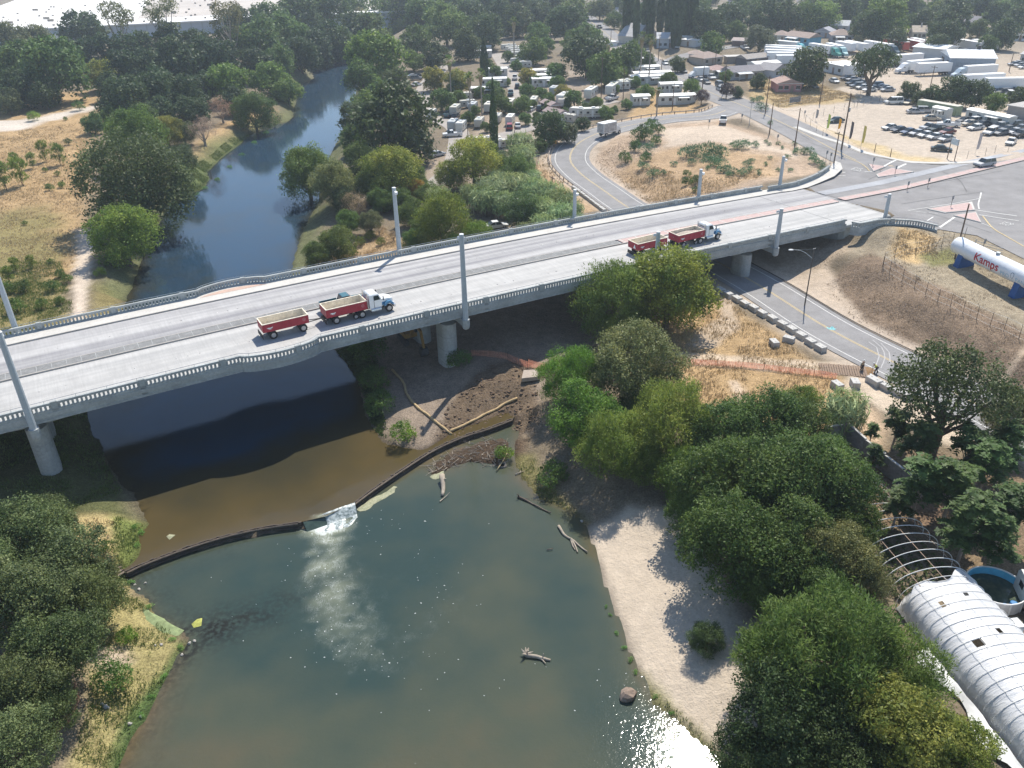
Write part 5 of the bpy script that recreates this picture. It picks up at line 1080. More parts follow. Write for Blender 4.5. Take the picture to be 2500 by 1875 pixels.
log([(1264,1212),(1290,1224),(1316,1238),(1345,1252)],.12,'long thin dark log in the shallows by the gravel bar',M_LOGD,[([(1268,1214),(1264,1206,.5)],.09),([(1268,1216),(1292,1218)],.06)])
log([(1079,1160,.6),(1081,1176,.3),(1082,1196,.0),(1080,1210)],.34,'broken tree stump standing in the pool below the weir',None,[([(1074,1224),(1086,1214),(1098,1202,.2)],.07),([(1081,1176,.3),(1088,1168,.7)],.12)],root=False)
log([(1258,1158),(1270,1154),(1280,1150)],.07,'small bleached branch at the edge of the gravel bar',None,[([(1268,1155),(1272,1148)],.04)])
log([(1212,1150),(1225,1130,.3),(1238,1106,.7)],.07,'slanting yellow pole beside the old tyre',material('pale_pole',(.45,.36,.2),.8,.15,3))
log([(800,900),(830,897),(840,894)],.12,'dark log in the water below the near parapet',M_LOGD)
log([(835,985),(858,990),(872,986)],.12,'small dark snag in the blue water by the bank',M_LOGD,[([(850,988),(854,978,.4)],.06)])
log([(1335,1342),(1350,1340)],.06,'tiny dark stick floating right of the pool centre',M_LOGD)
# floating scum and weed mats
def mat_sheet(pts,z,label,mat,name='algae_mat'):
    P=GP(pts,z);c=P.mean(0);ring=smooth_path(np.vstack([P,P[:1]]),.5)-c;n=len(ring);V=[(0,0,.05)]+[(p[0]*(1+.12*random.uniform(-1,1)),p[1]*(1+.12*random.uniform(-1,1)),.0)for p in ring]+[(p[0]*.6,p[1]*.6,.05+random.uniform(0,.06))for p in ring]
    f=[(1+i,1+i+1,1+n+i+1,1+n+i)for i in range(n-1)]+[(1+n+i,1+n+i+1,0)for i in range(n-1)];g=Geo().add(V,f);o=g.obj(name,mat,None,smooth=True,loc=c+np.array([0,0,.02]));tag(o,label,'algae');return o
M_SCUM=material('dry_scum',(.42,.40,.27),.9,.35,4,.2,col2=(.22,.24,.15),bump=.5);M_WEED=material('yellow_weed',(.36,.37,.10),.9,.3,4,.2,bump=.5);M_DUCK=material('bright_weed',(.17,.24,.06),.9,.3,4,bump=.5)
mat_sheet([(868,1246),(900,1222),(940,1202),(972,1188),(950,1210),(920,1228),(895,1246)],0,'pale scum mat floating below the right half of the weir',M_SCUM)
mat_sheet([(1048,1164),(1066,1150),(1084,1146),(1082,1160),(1064,1172)],0,'pale weed wad caught beside the broken stump',M_SCUM)
mat_sheet([(468,1524),(480,1513),(493,1510),(492,1528),(474,1532)],0,'small yellow-green weed patch off the left bank',M_WEED)
mat_sheet([(405,1310),(415,1304),(428,1306),(414,1318)],WU,'small weed raft in the brown water above the weir',M_SCUM)
mat_sheet([(345,1475),(365,1490),(390,1505),(430,1530),(445,1548),(400,1560),(370,1530),(345,1500)],.05,'light green weed carpet along the left bank',material('green_slime',(.22,.27,.13),.9,.3,2,bump=.4))
# boulder, tyre, stones
def rock(px,py,r,label,mat,z=None,name='boulder',grp=None):
    p=at(px,py)if z is None else G(px,py,z);rr=r*math.dist(p,(0,0,CAMH))/FPX;g=Geo().ell((0,0,rr*.25),(rr,rr*.8,rr*.75),9,6,.16);o=g.obj(name,mat,None,smooth=False,loc=p,rz=random.uniform(0,6));return tag(o,label,'rock',grp)
M_ROCK=material('brown_rock',(.25,.19,.15),.9,.3,1.5,.2,bump=.5);M_ROCKP=material('pale_rock',(.40,.37,.33),.9,.25,2,.2,bump=.4)
rock(1533,1702,21,'large brown boulder in the glittering water near the beach',M_ROCK,0)
for px,py,r in[(463,1573,4),(475,1567,4),(445,1602,4),(318,1770,5),(345,1752,4),(258,1728,6),(250,1722,4),(265,1732,4),(380,1578,3),(1420,1275,4),(1395,1050,5),(340,1440,4),(330,1430,3),(355,1425,3),(300,1440,4),(395,1578,4)]:rock(px,py,r,'small pale stone at the water edge',M_ROCKP,None,'stone','stones along the banks')
def torus(g,R,r,nu=20,nv=8,c=(0,0,0)):
    V=[(c[0]+(R+r*math.cos(2*math.pi*j/nv))*math.cos(2*math.pi*i/nu),c[1]+(R+r*math.cos(2*math.pi*j/nv))*math.sin(2*math.pi*i/nu),c[2]+r*math.sin(2*math.pi*j/nv))for i in range(nu)for j in range(nv)]
    return g.add(V,[(i*nv+j,((i+1)%nu)*nv+j,((i+1)%nu)*nv+(j+1)%nv,i*nv+(j+1)%nv)for i in range(nu)for j in range(nv)])
M_RUBBER=material('rubber',(.025,.025,.026),.8,.2,4,.3)
o=torus(Geo(),.34,.16).obj('tyre',material('dusty_tyre',(.16,.145,.13),.9,.25,5),None,smooth=True,loc=G(1227,1136,.12));o.rotation_euler=(.35,.1,0);tag(o,'old tyre lying on the debris island below the weir','tyre')
# straw wattles
M_STRAW=material('straw_wattle',(.46,.34,.19),.95,.25,6,.1,bump=.6,stretch=(1,1,1))
def wattle(px,label):
    P=smooth_path(np.array(wpath(px,.12)),.5);o=P[0];n=len(P);tag(Geo().tube([tuple(p-o+np.array([0,0,.03*math.sin(i*1.3)]))for i,p in enumerate(P)],[.17+.025*math.sin(i*2.1)for i in range(n)],8).obj('straw_wattle',M_STRAW,None,smooth=True,loc=o),label,'wattle')
wattle([(958,905),(985,936),(993,963),(1016,993),(1047,1017),(1072,1040),(1103,1064)],'straw wattle running down the bank out of the bridge shadow')
wattle([(1097,1057),(1147,1034),(1186,1014),(1217,998),(1232,988),(1263,975)],'straw wattle laid along the sunlit dug soil')
# orange mesh fence
M_ORANGE=leaf_material('orange_mesh',(.72,.34,.24),(.80,.42,.31),2.0,.45)
M_STAKE=material('steel_stake',(.10,.085,.07),.8,.2,3)
def mesh_fence(px,h,label,post=True):
    P=smooth_path(np.array(wpath(px)),1.0);o=P[0].copy();t=thing('mesh_fence',label,'fence',o);Q=P-o
    pan=[]
    for i in range(len(Q)-1):
        pan.append(i)
        if len(pan)==4 or i==len(Q)-2:
            g=Geo();k=pan[0];rows=[0,.12,.12,.24,.36,.36,.48,.60,.60,.72,.84,.84,1.0]
            for j in pan:
                A,B=Q[j],Q[j+1];d=(B-A);d=d/np.linalg.norm(d);nn=np.array([-d[1],d[0],0])
                for r0 in range(12): # woven strips
                    z0=h*r0/12;z1=z0+h/12*.42;w=.06*math.sin(j*1.9+r0*.5)
                    g.add([tuple(A+nn*w+[0,0,z0]),tuple(B+nn*w+[0,0,z0]),tuple(B+nn*w+[0,0,z1]),tuple(A+nn*w+[0,0,z1])],[(0,1,2,3)])
                for c in range(7):
                    p=A+(B-A)*(c/7);q=A+(B-A)*((c+.28)/7);g.add([tuple(p+nn*.07),tuple(q+nn*.07),tuple(q+nn*.07+[0,0,h]),tuple(p+nn*.07+[0,0,h])],[(0,1,2,3)])
            g.obj('mesh_panel',M_ORANGE,t);pan=[]
    if post:
        for j in range(0,len(Q),5):Geo().cyl(tuple(Q[j]+[0,0,-.1]),tuple(Q[j]+[0,0,h+.25]),.035,.03,5).obj('post',M_STAKE,t)
mesh_fence([(1640,886),(1708,891),(1773,896),(1843,902),(1908,910),(1986,918),(2042,926)],.85,'orange plastic mesh fence across the dry grass below the concrete blocks')
mesh_fence([(1150,870),(1224,876),(1263,890),(1292,902)],1.0,'orange plastic mesh fence in the bridge shadow')
mesh_fence([(1290,896),(1312,903),(1332,906)],1.1,'sunlit end of orange plastic mesh beside a broken slab')
mesh_fence([(183,1668),(195,1715),(180,1760),(140,1790),(128,1820)],.9,'slumped orange mesh fence under the left bank trees',False)
# timber mat, spoil, broken slab
tm=thing('timber_mat','timber crane mat on the track beside the two workers','mat',at(2040,905));c=np.array(tm.location);yw=yaw_px((2010,893),(2096,900),3.3)
tm.rotation_euler=(0,0,yw);bm_=Geo().box((0,0,.06),(.26,3.0,.12)).mesh('mat_board');bm_.materials.append(material('mat_timber',(.25,.18,.13),.9,.25,3,bump=.4))
for k in range(19):link('mat_board',bm_,tm,(-1.9+k*.31,random.uniform(-.08,.08),.02+random.uniform(0,.02)),random.uniform(-.02,.02))
M_SPOIL=material('moist_spoil',(.26,.165,.09),.95,.2,3,.1,bump=.6)
def mound(px,py,r,h,label,mat,name='soil_heap'):
    p=at(px,py);rr=r*math.dist(p,(0,0,CAMH))/FPX;g=Geo();n=15;V=[]
    for j in range(n):
        for i in range(n):
            x=(i/(n-1)*2-1)*rr;y=(j/(n-1)*2-1)*rr;q=math.hypot(x,y)/rr;V.append((x,y,h*max(0,1-q*q)**1.3*(1+.5*float(fbm(x+px,y+py,.8,2,5)))-.08))
    g.add(V,[(j*n+i,j*n+i+1,(j+1)*n+i+1,(j+1)*n+i)for j in range(n-1)for i in range(n-1)]);tag(g.obj(name,mat,None,smooth=True,loc=p),label,'soil heap','dug soil heaps' if 'lumpy' in label else None)
mound(2117,906,24,.35,'low heap of moist brown soil between the two workers',M_SPOIL)
M_DUG=material('dug_soil',(.17,.12,.085),.95,.3,2,.1,bump=.8)
pass
p=at(1296,925);o=Geo().prism([(-1.6,-.9),(.9,-1.2),(1.7,.6),(-.6,1.2)],.2,.75).obj('broken_slab',material('broken_concrete',(.38,.32,.27),.9,.2,2,bump=.4),None,loc=p,rz=.3);tag(o,'broken concrete slab at the top of the dug soil','slab')
# concrete blocks
M_BLOCK=material('block_concrete',(.50,.485,.455),.9,.12,.9,.2,s2=4,bump=.2)
bl=thing('concrete_block','block','block');gb=Geo();gb.loft([[(-.74,-.46,0),(.74,-.46,0),(.74,.46,0),(-.74,.46,0)],[(-.76,-.48,.03),(.76,-.48,.03),(.76,.48,.03),(-.76,.48,.03)],[(-.76,-.48,.76),(.76,-.48,.76),(.76,.48,.76),(-.76,.48,.76)],[(-.72,-.44,.80),(.72,-.44,.80),(.72,.44,.80),(-.72,.44,.80)]]);gb.obj('body',M_BLOCK,bl)
for x in(-.36,.36):Geo().cyl((x,0,.79),(x,0,.815),.07,.07,8).obj('lifting_recess',M_MEDIAN,bl)
def z6(x,y):return(1650+x/2.592,500+y/2.592)
row=[(280,556),(330,583),(385,613),(435,642),(490,672),(545,703),(608,738),(672,775),(730,808),(790,846),(850,886),(912,925)]
ry=yaw_px(z6(280,556),z6(912,925),3.3)
ordn=['first','second','third','fourth','fifth','sixth','seventh','eighth','ninth','tenth','eleventh','twelfth']
for i,q in enumerate(row):dup(bl,at(*z6(*q),-.02),ry+random.uniform(-.06,.06),('first concrete block of the roadside row, half under the yellow-green tree' if i==0 else 'last concrete block of the long roadside row, nearest the mesh fence' if i==11 else ordn[i]+' concrete block of the roadside row counted from the bridge end'),group='concrete blocks beside the underpass road')
for q,a,lab in[((620,892),-.25,'loose concrete block set apart beside the row, on the left'),((712,868),.5,'turned concrete block touching the roadside row'),((1018,1160),-.1,'left concrete block behind the pale reed clump'),((1130,1150),-.5,'right concrete block behind the pale reed clump with a chipped edge'),((1250,1135),0,'longest concrete block at the track entrance below the workers'),((1322,1170),.05,'second concrete block at the track entrance'),((1393,1203),.0,'third concrete block at the track entrance'),((1452,1225),.1,'concrete block half hidden by the open-branched oak')]:
    dup(bl,at(*z6(*q),-.02),ry+a,lab,group='concrete blocks beside the underpass road',scale=(1.25,1.1,1.1)if 'longest' in lab else 1.0)
for i in range(13):
    t=i/12;u,v=1402+t*72,462+t*55;dup(bl,at(u,v,-.02),yaw_px((1402,462),(1474,517),4)+random.uniform(-.08,.08),'white-topped concrete block below the ramp guard rail',group='concrete blocks below the ramp guard rail',scale=.85)
retire(bl)
# workers
M_HIVIS=material('hivis_vest',(.52,.66,.06),.8,.12,6);M_DENIM=material('dark_trousers',(.035,.04,.05),.9,.2,6);M_SHIRT=material('grey_green_shirt',(.28,.30,.20),.9,.2,6);M_SKIN=material('skin',(.42,.26,.18),.6,.08,6);M_HAT=material('hard_hat',(.75,.74,.70),.4,.05,4);M_BOOT=material('boots',(.06,.045,.035),.8,.2,6)
def skin_mesh(name,joints,edges,mat,parent,root=0):
    me=bpy.data.meshes.new(name);me.from_pydata([j[0]for j in joints],edges,[]);o=link(name,me,parent);me.materials.append(mat)
    md=o.modifiers.new('skin','SKIN');sv=me.skin_vertices[0].data
    for i,j in enumerate(joints):sv[i].radius=(j[1],j[1]if len(j)<3 else j[2]);sv[i].use_root=(i==root)
    md.use_smooth_shade=True;ss=o.modifiers.new('sub','SUBSURF');ss.levels=ss.render_levels=1;return o
def person(loc,rz,label,lean,top,shovel=False):
    """walking figure facing +x; lean bends the trunk forward from the hips"""
    t=thing('person',label,'person',loc,rz);ca,sa=math.cos(lean),math.sin(lean)
    def up(h,f=0,s=0):return(sa*h+ca*f,s,.93+ca*h-sa*f) # point h above the hips along the trunk
    sh=.52;hand=[(.62,.10,.78),(.50,-.14,.98)]if shovel else[(.10,.27,.80),(.14,-.27,.80)]
    J=[(up(0),.16,.12),(up(.25),.17,.11),(up(.45),.20,.12),(up(.56),.075),(up(.64),.06),(up(.46,0,.20),.075),(up(.46,0,-.20),.075)]
    E=[(0,1),(1,2),(2,3),(3,4),(2,5),(2,6)]
    for s,hd in((1,hand[0]),(-1,hand[1])):
        b=5 if s>0 else 6;p=np.array(J[b][0]);q=np.array(hd);el=(p+q)/2+np.array([-.10,.10*s,-.06]);J+=[(tuple(el),.052),(tuple(el+(q-el)*.92),.04),(tuple(q),.045,.03)];n=len(J);E+=[(b,n-3),(n-3,n-2),(n-2,n-1)]
    for s,foot in((1,.26 if shovel else.08),(-1,-.24 if shovel else-.06)):
        J+=[((up(0)[0],.10*s,.90),.105),((foot*.6+.07,.11*s,.50),.075),((foot-.03,.12*s,.10),.05),((foot+.14,.13*s,.045),.045)];n=len(J);E+=[(0,n-4),(n-4,n-3),(n-3,n-2),(n-2,n-1)]
    body=skin_mesh('body',J,E,M_SKIN,t)
    # clothing shells follow the same skeleton a little larger
    T=[(J[i][0],*(r*1.12 for r in J[i][1:]))for i in(0,1,2,5,6)];skin_mesh('shirt' if not shovel else 'safety_vest',T+[(J[7][0],.066),(J[10][0],.066)],[(0,1),(1,2),(2,3),(2,4),(3,5),(4,6)],top,t)
    k=len(J)-8;LJ=[(J[0][0],.17,.13)]+[(J[i][0],J[i][1]*1.2)for i in(k,k+1,k+2,k+4,k+5,k+6)];skin_mesh('trousers',LJ,[(0,1),(1,2),(2,3),(0,4),(4,5),(5,6)],M_DENIM,t)
    for i in(k+2,k+6):
        f=J[i][0];g=Geo().loft([[(f[0]-.07,f[1]-.05,.0),(f[0]+.22,f[1]-.055,.0),(f[0]+.22,f[1]+.055,.0),(f[0]-.07,f[1]+.05,.0)],[(f[0]-.07,f[1]-.05,.10),(f[0]+.18,f[1]-.05,.07),(f[0]+.18,f[1]+.05,.07),(f[0]-.07,f[1]+.05,.10)],[(f[0]-.06,f[1]-.05,.17),(f[0]+.05,f[1]-.05,.17),(f[0]+.05,f[1]+.05,.17),(f[0]-.06,f[1]+.05,.17)]]);g.obj('boot',M_BOOT,t)
    hc=np.array(up(.74,.03));hd=Geo().ell(tuple(hc),(.095,.078,.118),12,9);hd.ell(tuple(hc+[.095,0,-.01]),(.022,.014,.02),6,4);hd.ell(tuple(hc+[0,.08,-.005]),(.02,.012,.03),6,4);hd.ell(tuple(hc+[0,-.08,-.005]),(.02,.012,.03),6,4);hd.obj('head',M_SKIN,t,smooth=True)
    hg=Geo().loft([[(hc[0]+r*1.15*math.cos(a)+.01,hc[1]+r*math.sin(a),hc[2]+z)for a in np.linspace(0,6.283,14,endpoint=False)]for z,r in((.035,.135),(.045,.112),(.10,.10),(.145,.06),(.155,.01))]);hg.obj('hard_hat',M_HAT,t,smooth=True)
    for s,q in((1,hand[0]),(-1,hand[1])): # fingers curled round the handle or hanging
        g=Geo();q=np.array(q)
        for f in range(4):p0=q+np.array([.01,(.03-.02*f),-.03]);g.tube([tuple(p0),tuple(p0+[.03,0,-.035]),tuple(p0+[.015,0,-.07+.006*abs(f-1.3)])],[.011,.010,.008],5)
        g.tube([tuple(q+[.0,.04*-s,.0]),tuple(q+[.035,.03*-s,-.03]),tuple(q+[.045,.01*-s,-.05])],[.012,.011,.009],5);g.obj('hand',M_SKIN,t)
    if shovel:
        h=np.array(hand[0]);h2=np.array(hand[1]);d=h-h2;d/=np.linalg.norm(d);tip=h+d*.75;g=Geo().cyl(tuple(h2-d*.25),tuple(tip),.018,.018,6);o=g.obj('shovel_handle',M_STAKE,None);s=thing('shovel','shovel in the hands of the worker in a yellow vest','shovel',loc,rz);o.parent=s;Geo().box(tuple(tip+d*.1+np.array([0,0,-.0])),(.30,.22,.03),0).obj('blade',M_GALV,s)
    return t
pw=at(2102,908);person(pw,rad(-60),'standing worker in a grey-green shirt and white hard hat watching the digging',.12,M_SHIRT)
pw=at(2138,913);person(pw,rad(178),'bent worker in a yellow safety vest digging with a shovel',.75,M_HIVIS,True)
# excavator in the bridge shadow
M_YEL=material('machine_yellow',(.30,.17,.04),.6,.15,2,.4);M_STEEL=material('dark_steel',(.06,.06,.06),.6,.25,3,.4);M_GLASS=material('dark_glass',(.03,.04,.045),.12,.2,1,.6)
p=at(1003,832);ex=thing('excavator','yellow tracked excavator working in the shadow beside the middle pier','excavator',p,rad(-62))
for s in(-1,1):
    tr=Geo().extr([(-1.9,.25),(-1.6,.0),(1.6,.0),(1.9,.25),(1.9,.55),(1.6,.8),(-1.6,.8),(-1.9,.55)],s*1.2-.28,s*1.2+.28,'y').obj('track',M_STEEL,ex)
Geo().cyl((0,0,.75),(0,0,1.05),.8,.8,14).obj('slew_ring',M_STEEL,ex)
Geo().b2(-2.3,1.2,-1.25,1.25,1.06,1.75).b2(-2.3,-.6,-1.25,1.25,1.75,2.2).obj('house',M_YEL,ex)
cb=Geo().extr([(-.3,1.76),(1.35,1.76),(1.2,2.5),(.9,3.0),(-.3,3.0)],.35,1.2,'y').obj('cab',M_GLASS,ex);Geo().b2(-.35,.95,.33,1.22,3.0,3.07).obj('cab_roof',M_YEL,cb)
Geo().extr([(.9,1.3),(1.2,1.2),(3.2,3.9),(5.2,3.6),(5.2,3.9),(3.1,4.5)],-.55,-.2,'y').obj('boom',M_YEL,ex);Geo().extr([(4.9,3.95),(5.5,3.9),(6.2,1.5),(5.9,1.4)],-.52,-.24,'y').obj('stick',M_YEL,ex)
Geo().extr([(5.6,1.5),(6.4,1.4),(6.6,.7),(6.0,.15),(5.4,.5)],-.9,.15,'y').obj('bucket',M_STEEL,ex);Geo().cyl((1.5,-.37,2.2),(2.9,-.37,3.6),.07,.07,6).obj('boom_ram',M_GALV,ex);Geo().cyl((3.6,-.37,4.4),(5.1,-.37,4.2),.06,.06,6).obj('stick_ram',M_GALV,ex)
# steps of boards beside the left end of the weir
st=thing('plank_steps','weathered board steps at the left end of the weir','steps',at(285,1390),.9)
for k in range(6):Geo().box((0,k*.42-1.2,.12+.05*k),(1.5,.3,.08)).obj('board',M_WEIR2,st)
# ------------------------------------------------------------------ vehicles (x forward, resting on z = 0)
M_PAINT=material('car_paint',(.9,.9,.9),.32,.03,2,.5,tint=True)
M_RIM=material('wheel_rim',(.42,.42,.42),.4,.1,3,.5,metal=.5)
M_LAMP=material('lamp_glass',(.75,.75,.72),.2,.05,3,.6);M_RED=material('tail_lamp',(.45,.03,.02),.3,.1,3,.5)
M_TRIM=material('black_trim',(.03,.03,.032),.6,.2,3,.3);M_WHITEP=material('white_panel',(.78,.78,.76),.5,.05,.6,.4,s2=3)
M_CHROME=material('chrome',(.62,.63,.64),.2,.05,2,.6,metal=.8)
def wheel_mesh(r,w):
    g=Geo();g.use(M_RUBBER).loft([[(q*math.cos(a),y,q*math.sin(a))for a in np.linspace(0,6.2832,14,endpoint=False)]for y,q in((-w/2,r*.82),(-w/2+.03,r),(w/2-.03,r),(w/2,r*.82))])
    g.use(M_RIM).loft([[(q*math.cos(a),y,q*math.sin(a))for a in np.linspace(0,6.2832,10,endpoint=False)]for y,q in((-w/2-.012,r*.58),(w/2+.012,r*.58))]);return g.mesh('wheel')
W_CAR=wheel_mesh(.33,.22);W_TRK=wheel_mesh(.52,.30);W_DUAL=wheel_mesh(.52,.58);W_TRL=wheel_mesh(.38,.22)
def wheels(t,xs,y,r,me):
    for x in xs:
        for s in(-1,1):link('wheel',me,t,(x,s*y,r))
def cabin(g,x0,x1,x2,x3,z0,z1,w0,w1):
    """glass house: base x0..x3 at z0, roof x1..x2 at z1"""
    g.loft([[(x0,-w0,z0),(x3,-w0,z0),(x3,w0,z0),(x0,w0,z0)],[(x1,-w1,z1),(x2,-w1,z1),(x2,w1,z1),(x1,w1,z1)]]);return g
def body_loft(g,prof,w,wt=.93):
    """closed side profile (x,z) with the sills tucked in"""
    n=len(prof);zs=[p[1]for p in prof];lo=min(zs);hi=max(zs);V=[]
    for s in(-1,1):V+=[(x,s*w*(1 if z>lo+.2 else.94)*(wt if z>hi-.06 else 1),z)for x,z in prof]
    g.add(V,[(i,(i+1)%n,n+(i+1)%n,n+i)for i in range(n)]+[tuple(range(n-1,-1,-1)),tuple(range(n,2*n))]);return g
def make_car(kind):
    L={'sedan':4.6,'suv':4.8,'pickup':5.5,'van':5.2,'hatch':4.2}[kind];h=L/2;t=thing('parked_car','car','car')
    if kind in('sedan','hatch'):
        prof=[(-h,.42),(-h+.1,.25),(h-.15,.25),(h,.45),(h-.02,.62),(h-1.2,.86),(-h+.95 if kind=='sedan' else-h+.2,.90),(-h+.04,.86)]
        c=(-h+.55 if kind=='sedan' else-h+.1,-h+1.35 if kind=='sedan' else-h+.7,.35,1.15);z0,z1=.86,1.40;w=.87
    elif kind=='suv':
        prof=[(-h,.5),(-h+.1,.32),(h-.15,.32),(h,.55),(h-.04,.85),(h-1.15,1.02),(-h+.06,1.02)];c=(-h+.06,-h+.35,.55,1.2);z0,z1=1.0,1.72;w=.93
    elif kind=='van':
        prof=[(-h,.5),(-h+.1,.3),(h-.15,.3),(h,.5),(h-.05,.8),(h-.75,1.05),(-h+.03,1.05)];c=(-h+.03,-h+.12,h-1.7,h-.8);z0,z1=1.04,1.95;w=.96
    else:
        prof=[(-h,.55),(-h+.05,.42),(h-.15,.36),(h,.6),(h-.04,.95),(h-1.3,1.08),(-h+.02,1.05)];c=(-.45,-.2,.75,1.45);z0,z1=1.06,1.78;w=.95
    b=body_loft(Geo(),prof,w).obj('body',M_PAINT,t,paint=1)
    cabin(Geo(),*c,z0-.01,z1,w*.93,w*.76).obj('windows',M_GLASS,t)
    Geo().loft([[(c[1]-.03,-w*.77,z1-.04),(c[2]+.03,-w*.77,z1-.04),(c[2]+.03,w*.77,z1-.04),(c[1]-.03,w*.77,z1-.04)],[(c[1]+.08,-w*.70,z1+.035),(c[2]-.08,-w*.70,z1+.035),(c[2]-.08,w*.70,z1+.035),(c[1]+.08,w*.70,z1+.035)]]).obj('roof',M_PAINT,t,paint=1)
    g=Geo()
    for s in(-1,1):g.add([(c[0]+.0,s*w*.935,z0),(c[0]+.14,s*w*.935,z0),(c[1]+.12,s*w*.77,z1-.03),(c[1],s*w*.77,z1-.03)],[(0,1,2,3)]);g.add([((c[0]+c[3])/2-.05,s*w*.938,z0),((c[0]+c[3])/2+.05,s*w*.938,z0),((c[1]+c[2])/2+.05,s*w*.775,z1-.03),((c[1]+c[2])/2-.05,s*w*.775,z1-.03)],[(0,1,2,3)])
    g.obj('pillars',M_PAINT,t,paint=1)
    if kind=='pickup':
        Geo().b2(-h+.12,-.55,-w*.80,w*.80,1.052,1.06).obj('bed_floor',M_TRIM,t)
        g=Geo();g.b2(-h+.02,-.5,-w,-w+.08,1.05,1.22);g.b2(-h+.02,-.5,w-.08,w,1.05,1.22);g.b2(-h+.02,-h+.08,-w+.08,w-.08,1.05,1.22);g.obj('bed_sides',M_PAINT,t,paint=1)
    for s in(-1,1):
        Geo().box((h-.06,s*w*.68,.64 if kind in('sedan','hatch')else.82),(.1,.34,.14)).obj('headlight',M_LAMP,t);Geo().box((-h+.04,s*w*.75,.74),(.08,.28,.16)).obj('tail_light',M_RED,t)
    Geo().b2(h-.08,h+.03,-w*.9,w*.9,.34,.5).obj('front_bumper',M_TRIM,t);Geo().b2(-h-.03,-h+.08,-w*.9,w*.9,.36,.52).obj('rear_bumper',M_TRIM,t)
    wheels(t,(-h+.95,h-.9),w-.13,.34,W_CAR);return t
CARS={k:make_car(k)for k in('sedan','suv','pickup','van','hatch')}
CARN={'sedan':'sedan','suv':'sport utility car','pickup':'pickup truck','van':'van','hatch':'hatchback'}
PAL={'white':(.80,.80,.78),'silver':(.46,.47,.48),'grey':(.20,.21,.22),'black':(.025,.027,.03),'blue':(.035,.075,.16),'navy':(.03,.045,.075),'teal':(.05,.15,.18),'maroon':(.16,.03,.035),'beige':(.50,.44,.34),'green':(.05,.11,.08),'red':(.35,.04,.04),'dark green':(.025,.045,.04)}
def car(kind,color,px,py,yaw,label,group=None,z=None,sc=1.0,loc=None):
    p=(at(px,py,.05)if z is None else G(px,py,z))if loc is None else loc
    o=dup(CARS[kind],p,yaw,label,sc,PAL[color],group);o['category']=CARN[kind]if kind!='suv' else 'car';o.name={'pickup':'pickup_truck','van':'van'}.get(kind,'parked_car');return o
def zl(x,y):return(2050+x/4.916,180+y/4.916) # car lot close-up
LOTY=rad(200)
for k,c,q,a,lab in[('sedan','white',(600,672),0,'white sedan, leftmost of the front row on the sandy car lot'),('sedan','navy',(710,700),0,'dark blue sedan beside the leftmost white one in the front row'),('sedan','blue',(825,722),0,'bright blue sedan in the front row of the car lot'),('sedan','silver',(925,740),0,'silver sedan right of the bright blue one in the front row'),('sedan','white',(1030,762),0,'white sedan in the front row before a grey van'),('sedan','white',(1140,785),0,'white sedan, second from the right end of the front row'),('sedan','silver',(1275,810),.1,'silver sedan at the right end of the front row'),
 ('pickup','silver',(1075,675),0,'pale blue-grey pickup in the second row of the car lot'),('pickup','dark green',(1170,700),0,'dark green pickup in the second row of the car lot'),('sedan','maroon',(1285,725),.05,'maroon coupe at the end of the second row'),
 ('pickup','white',(1300,640),rad(-40),'white pickup facing away right behind the second row'),('sedan','silver',(900,478),rad(-30)+3.14,'silver sedan alone left of the small white office'),('suv','silver',(1020,470),rad(-30)+3.14,'silver car beside the small white office'),('sedan','beige',(1100,560),rad(-38)+3.14,'beige sedan in front of the small white office'),
 ('sedan','dark green',(1215,930),rad(-42)+3.14,'dark green sedan alone near the road sign'),('sedan','black',(1490,585),0,'black sedan beside the long office trailer'),('sedan','beige',(1560,625),rad(-10),'beige sedan beside the long office trailer'),('suv','white',(1600,600),0,'white car behind the beige one by the long office trailer'),('sedan','white',(1625,675),0,'white hatchback-shaped sedan in the middle of the lot'),('sedan','grey',(1715,630),0,'grey sedan before the long office trailer'),
 ('suv','white',(1800,730),.3,'white car at the left of the right-hand cluster'),('sedan','grey',(1935,735),0,'blue-grey sedan in the right-hand cluster'),('suv','silver',(1915,665),0,'silver car at the back of the right-hand cluster'),('sedan','grey',(2010,690),0,'grey sedan in the middle of the right-hand cluster'),('suv','black',(2085,650),0,'black car at the back of the right-hand cluster'),('sedan','silver',(2095,725),0,'white-grey sedan at the front of the right-hand cluster'),('sedan','grey',(2165,680),0,'grey sedan at the far right of the lot'),('sedan','white',(2050,845),.5,'white sedan alone at the right side of the lot near the fence'),('suv','black',(2170,880-120),0,'dark car at the right edge of the lot'),
 ('van','white',(640,365),-.3,'white open-bonnet van at the back fence of the lot'),('sedan','grey',(740,360),0,'grey sedan at the back fence of the lot'),('sedan','beige',(830,370),.3,'beige sedan at the back fence of the lot')]:
    car(k,c,*zl(*q),LOTY+a,lab,'cars on the sandy lot')
i=0
for q,c,k in[((160,140),'black','suv'),((215,115),'navy','sedan'),((205,170),'grey','suv'),((275,185),'white','sedan'),((355,215),'white','sedan'),((270,130),'black','sedan'),((330,150),'teal','sedan'),((430,165),'navy','suv'),((490,180),'blue','sedan'),((540,190),'grey','sedan'),((570,215),'silver','sedan'),((90,80),'black','suv'),((150,85),'silver','sedan'),((400,195),'navy','sedan')]:
    car(k,c,*zl(*q),rad(190)+random.uniform(-.1,.1),{'white':'white','black':'black','navy':'dark blue','grey':'grey','teal':'teal','blue':'blue','silver':'silver'}[c]+' '+{'suv':'high-roofed car','sedan':'sedan'}[k]+' under the pepper tree','cars under the pepper tree')
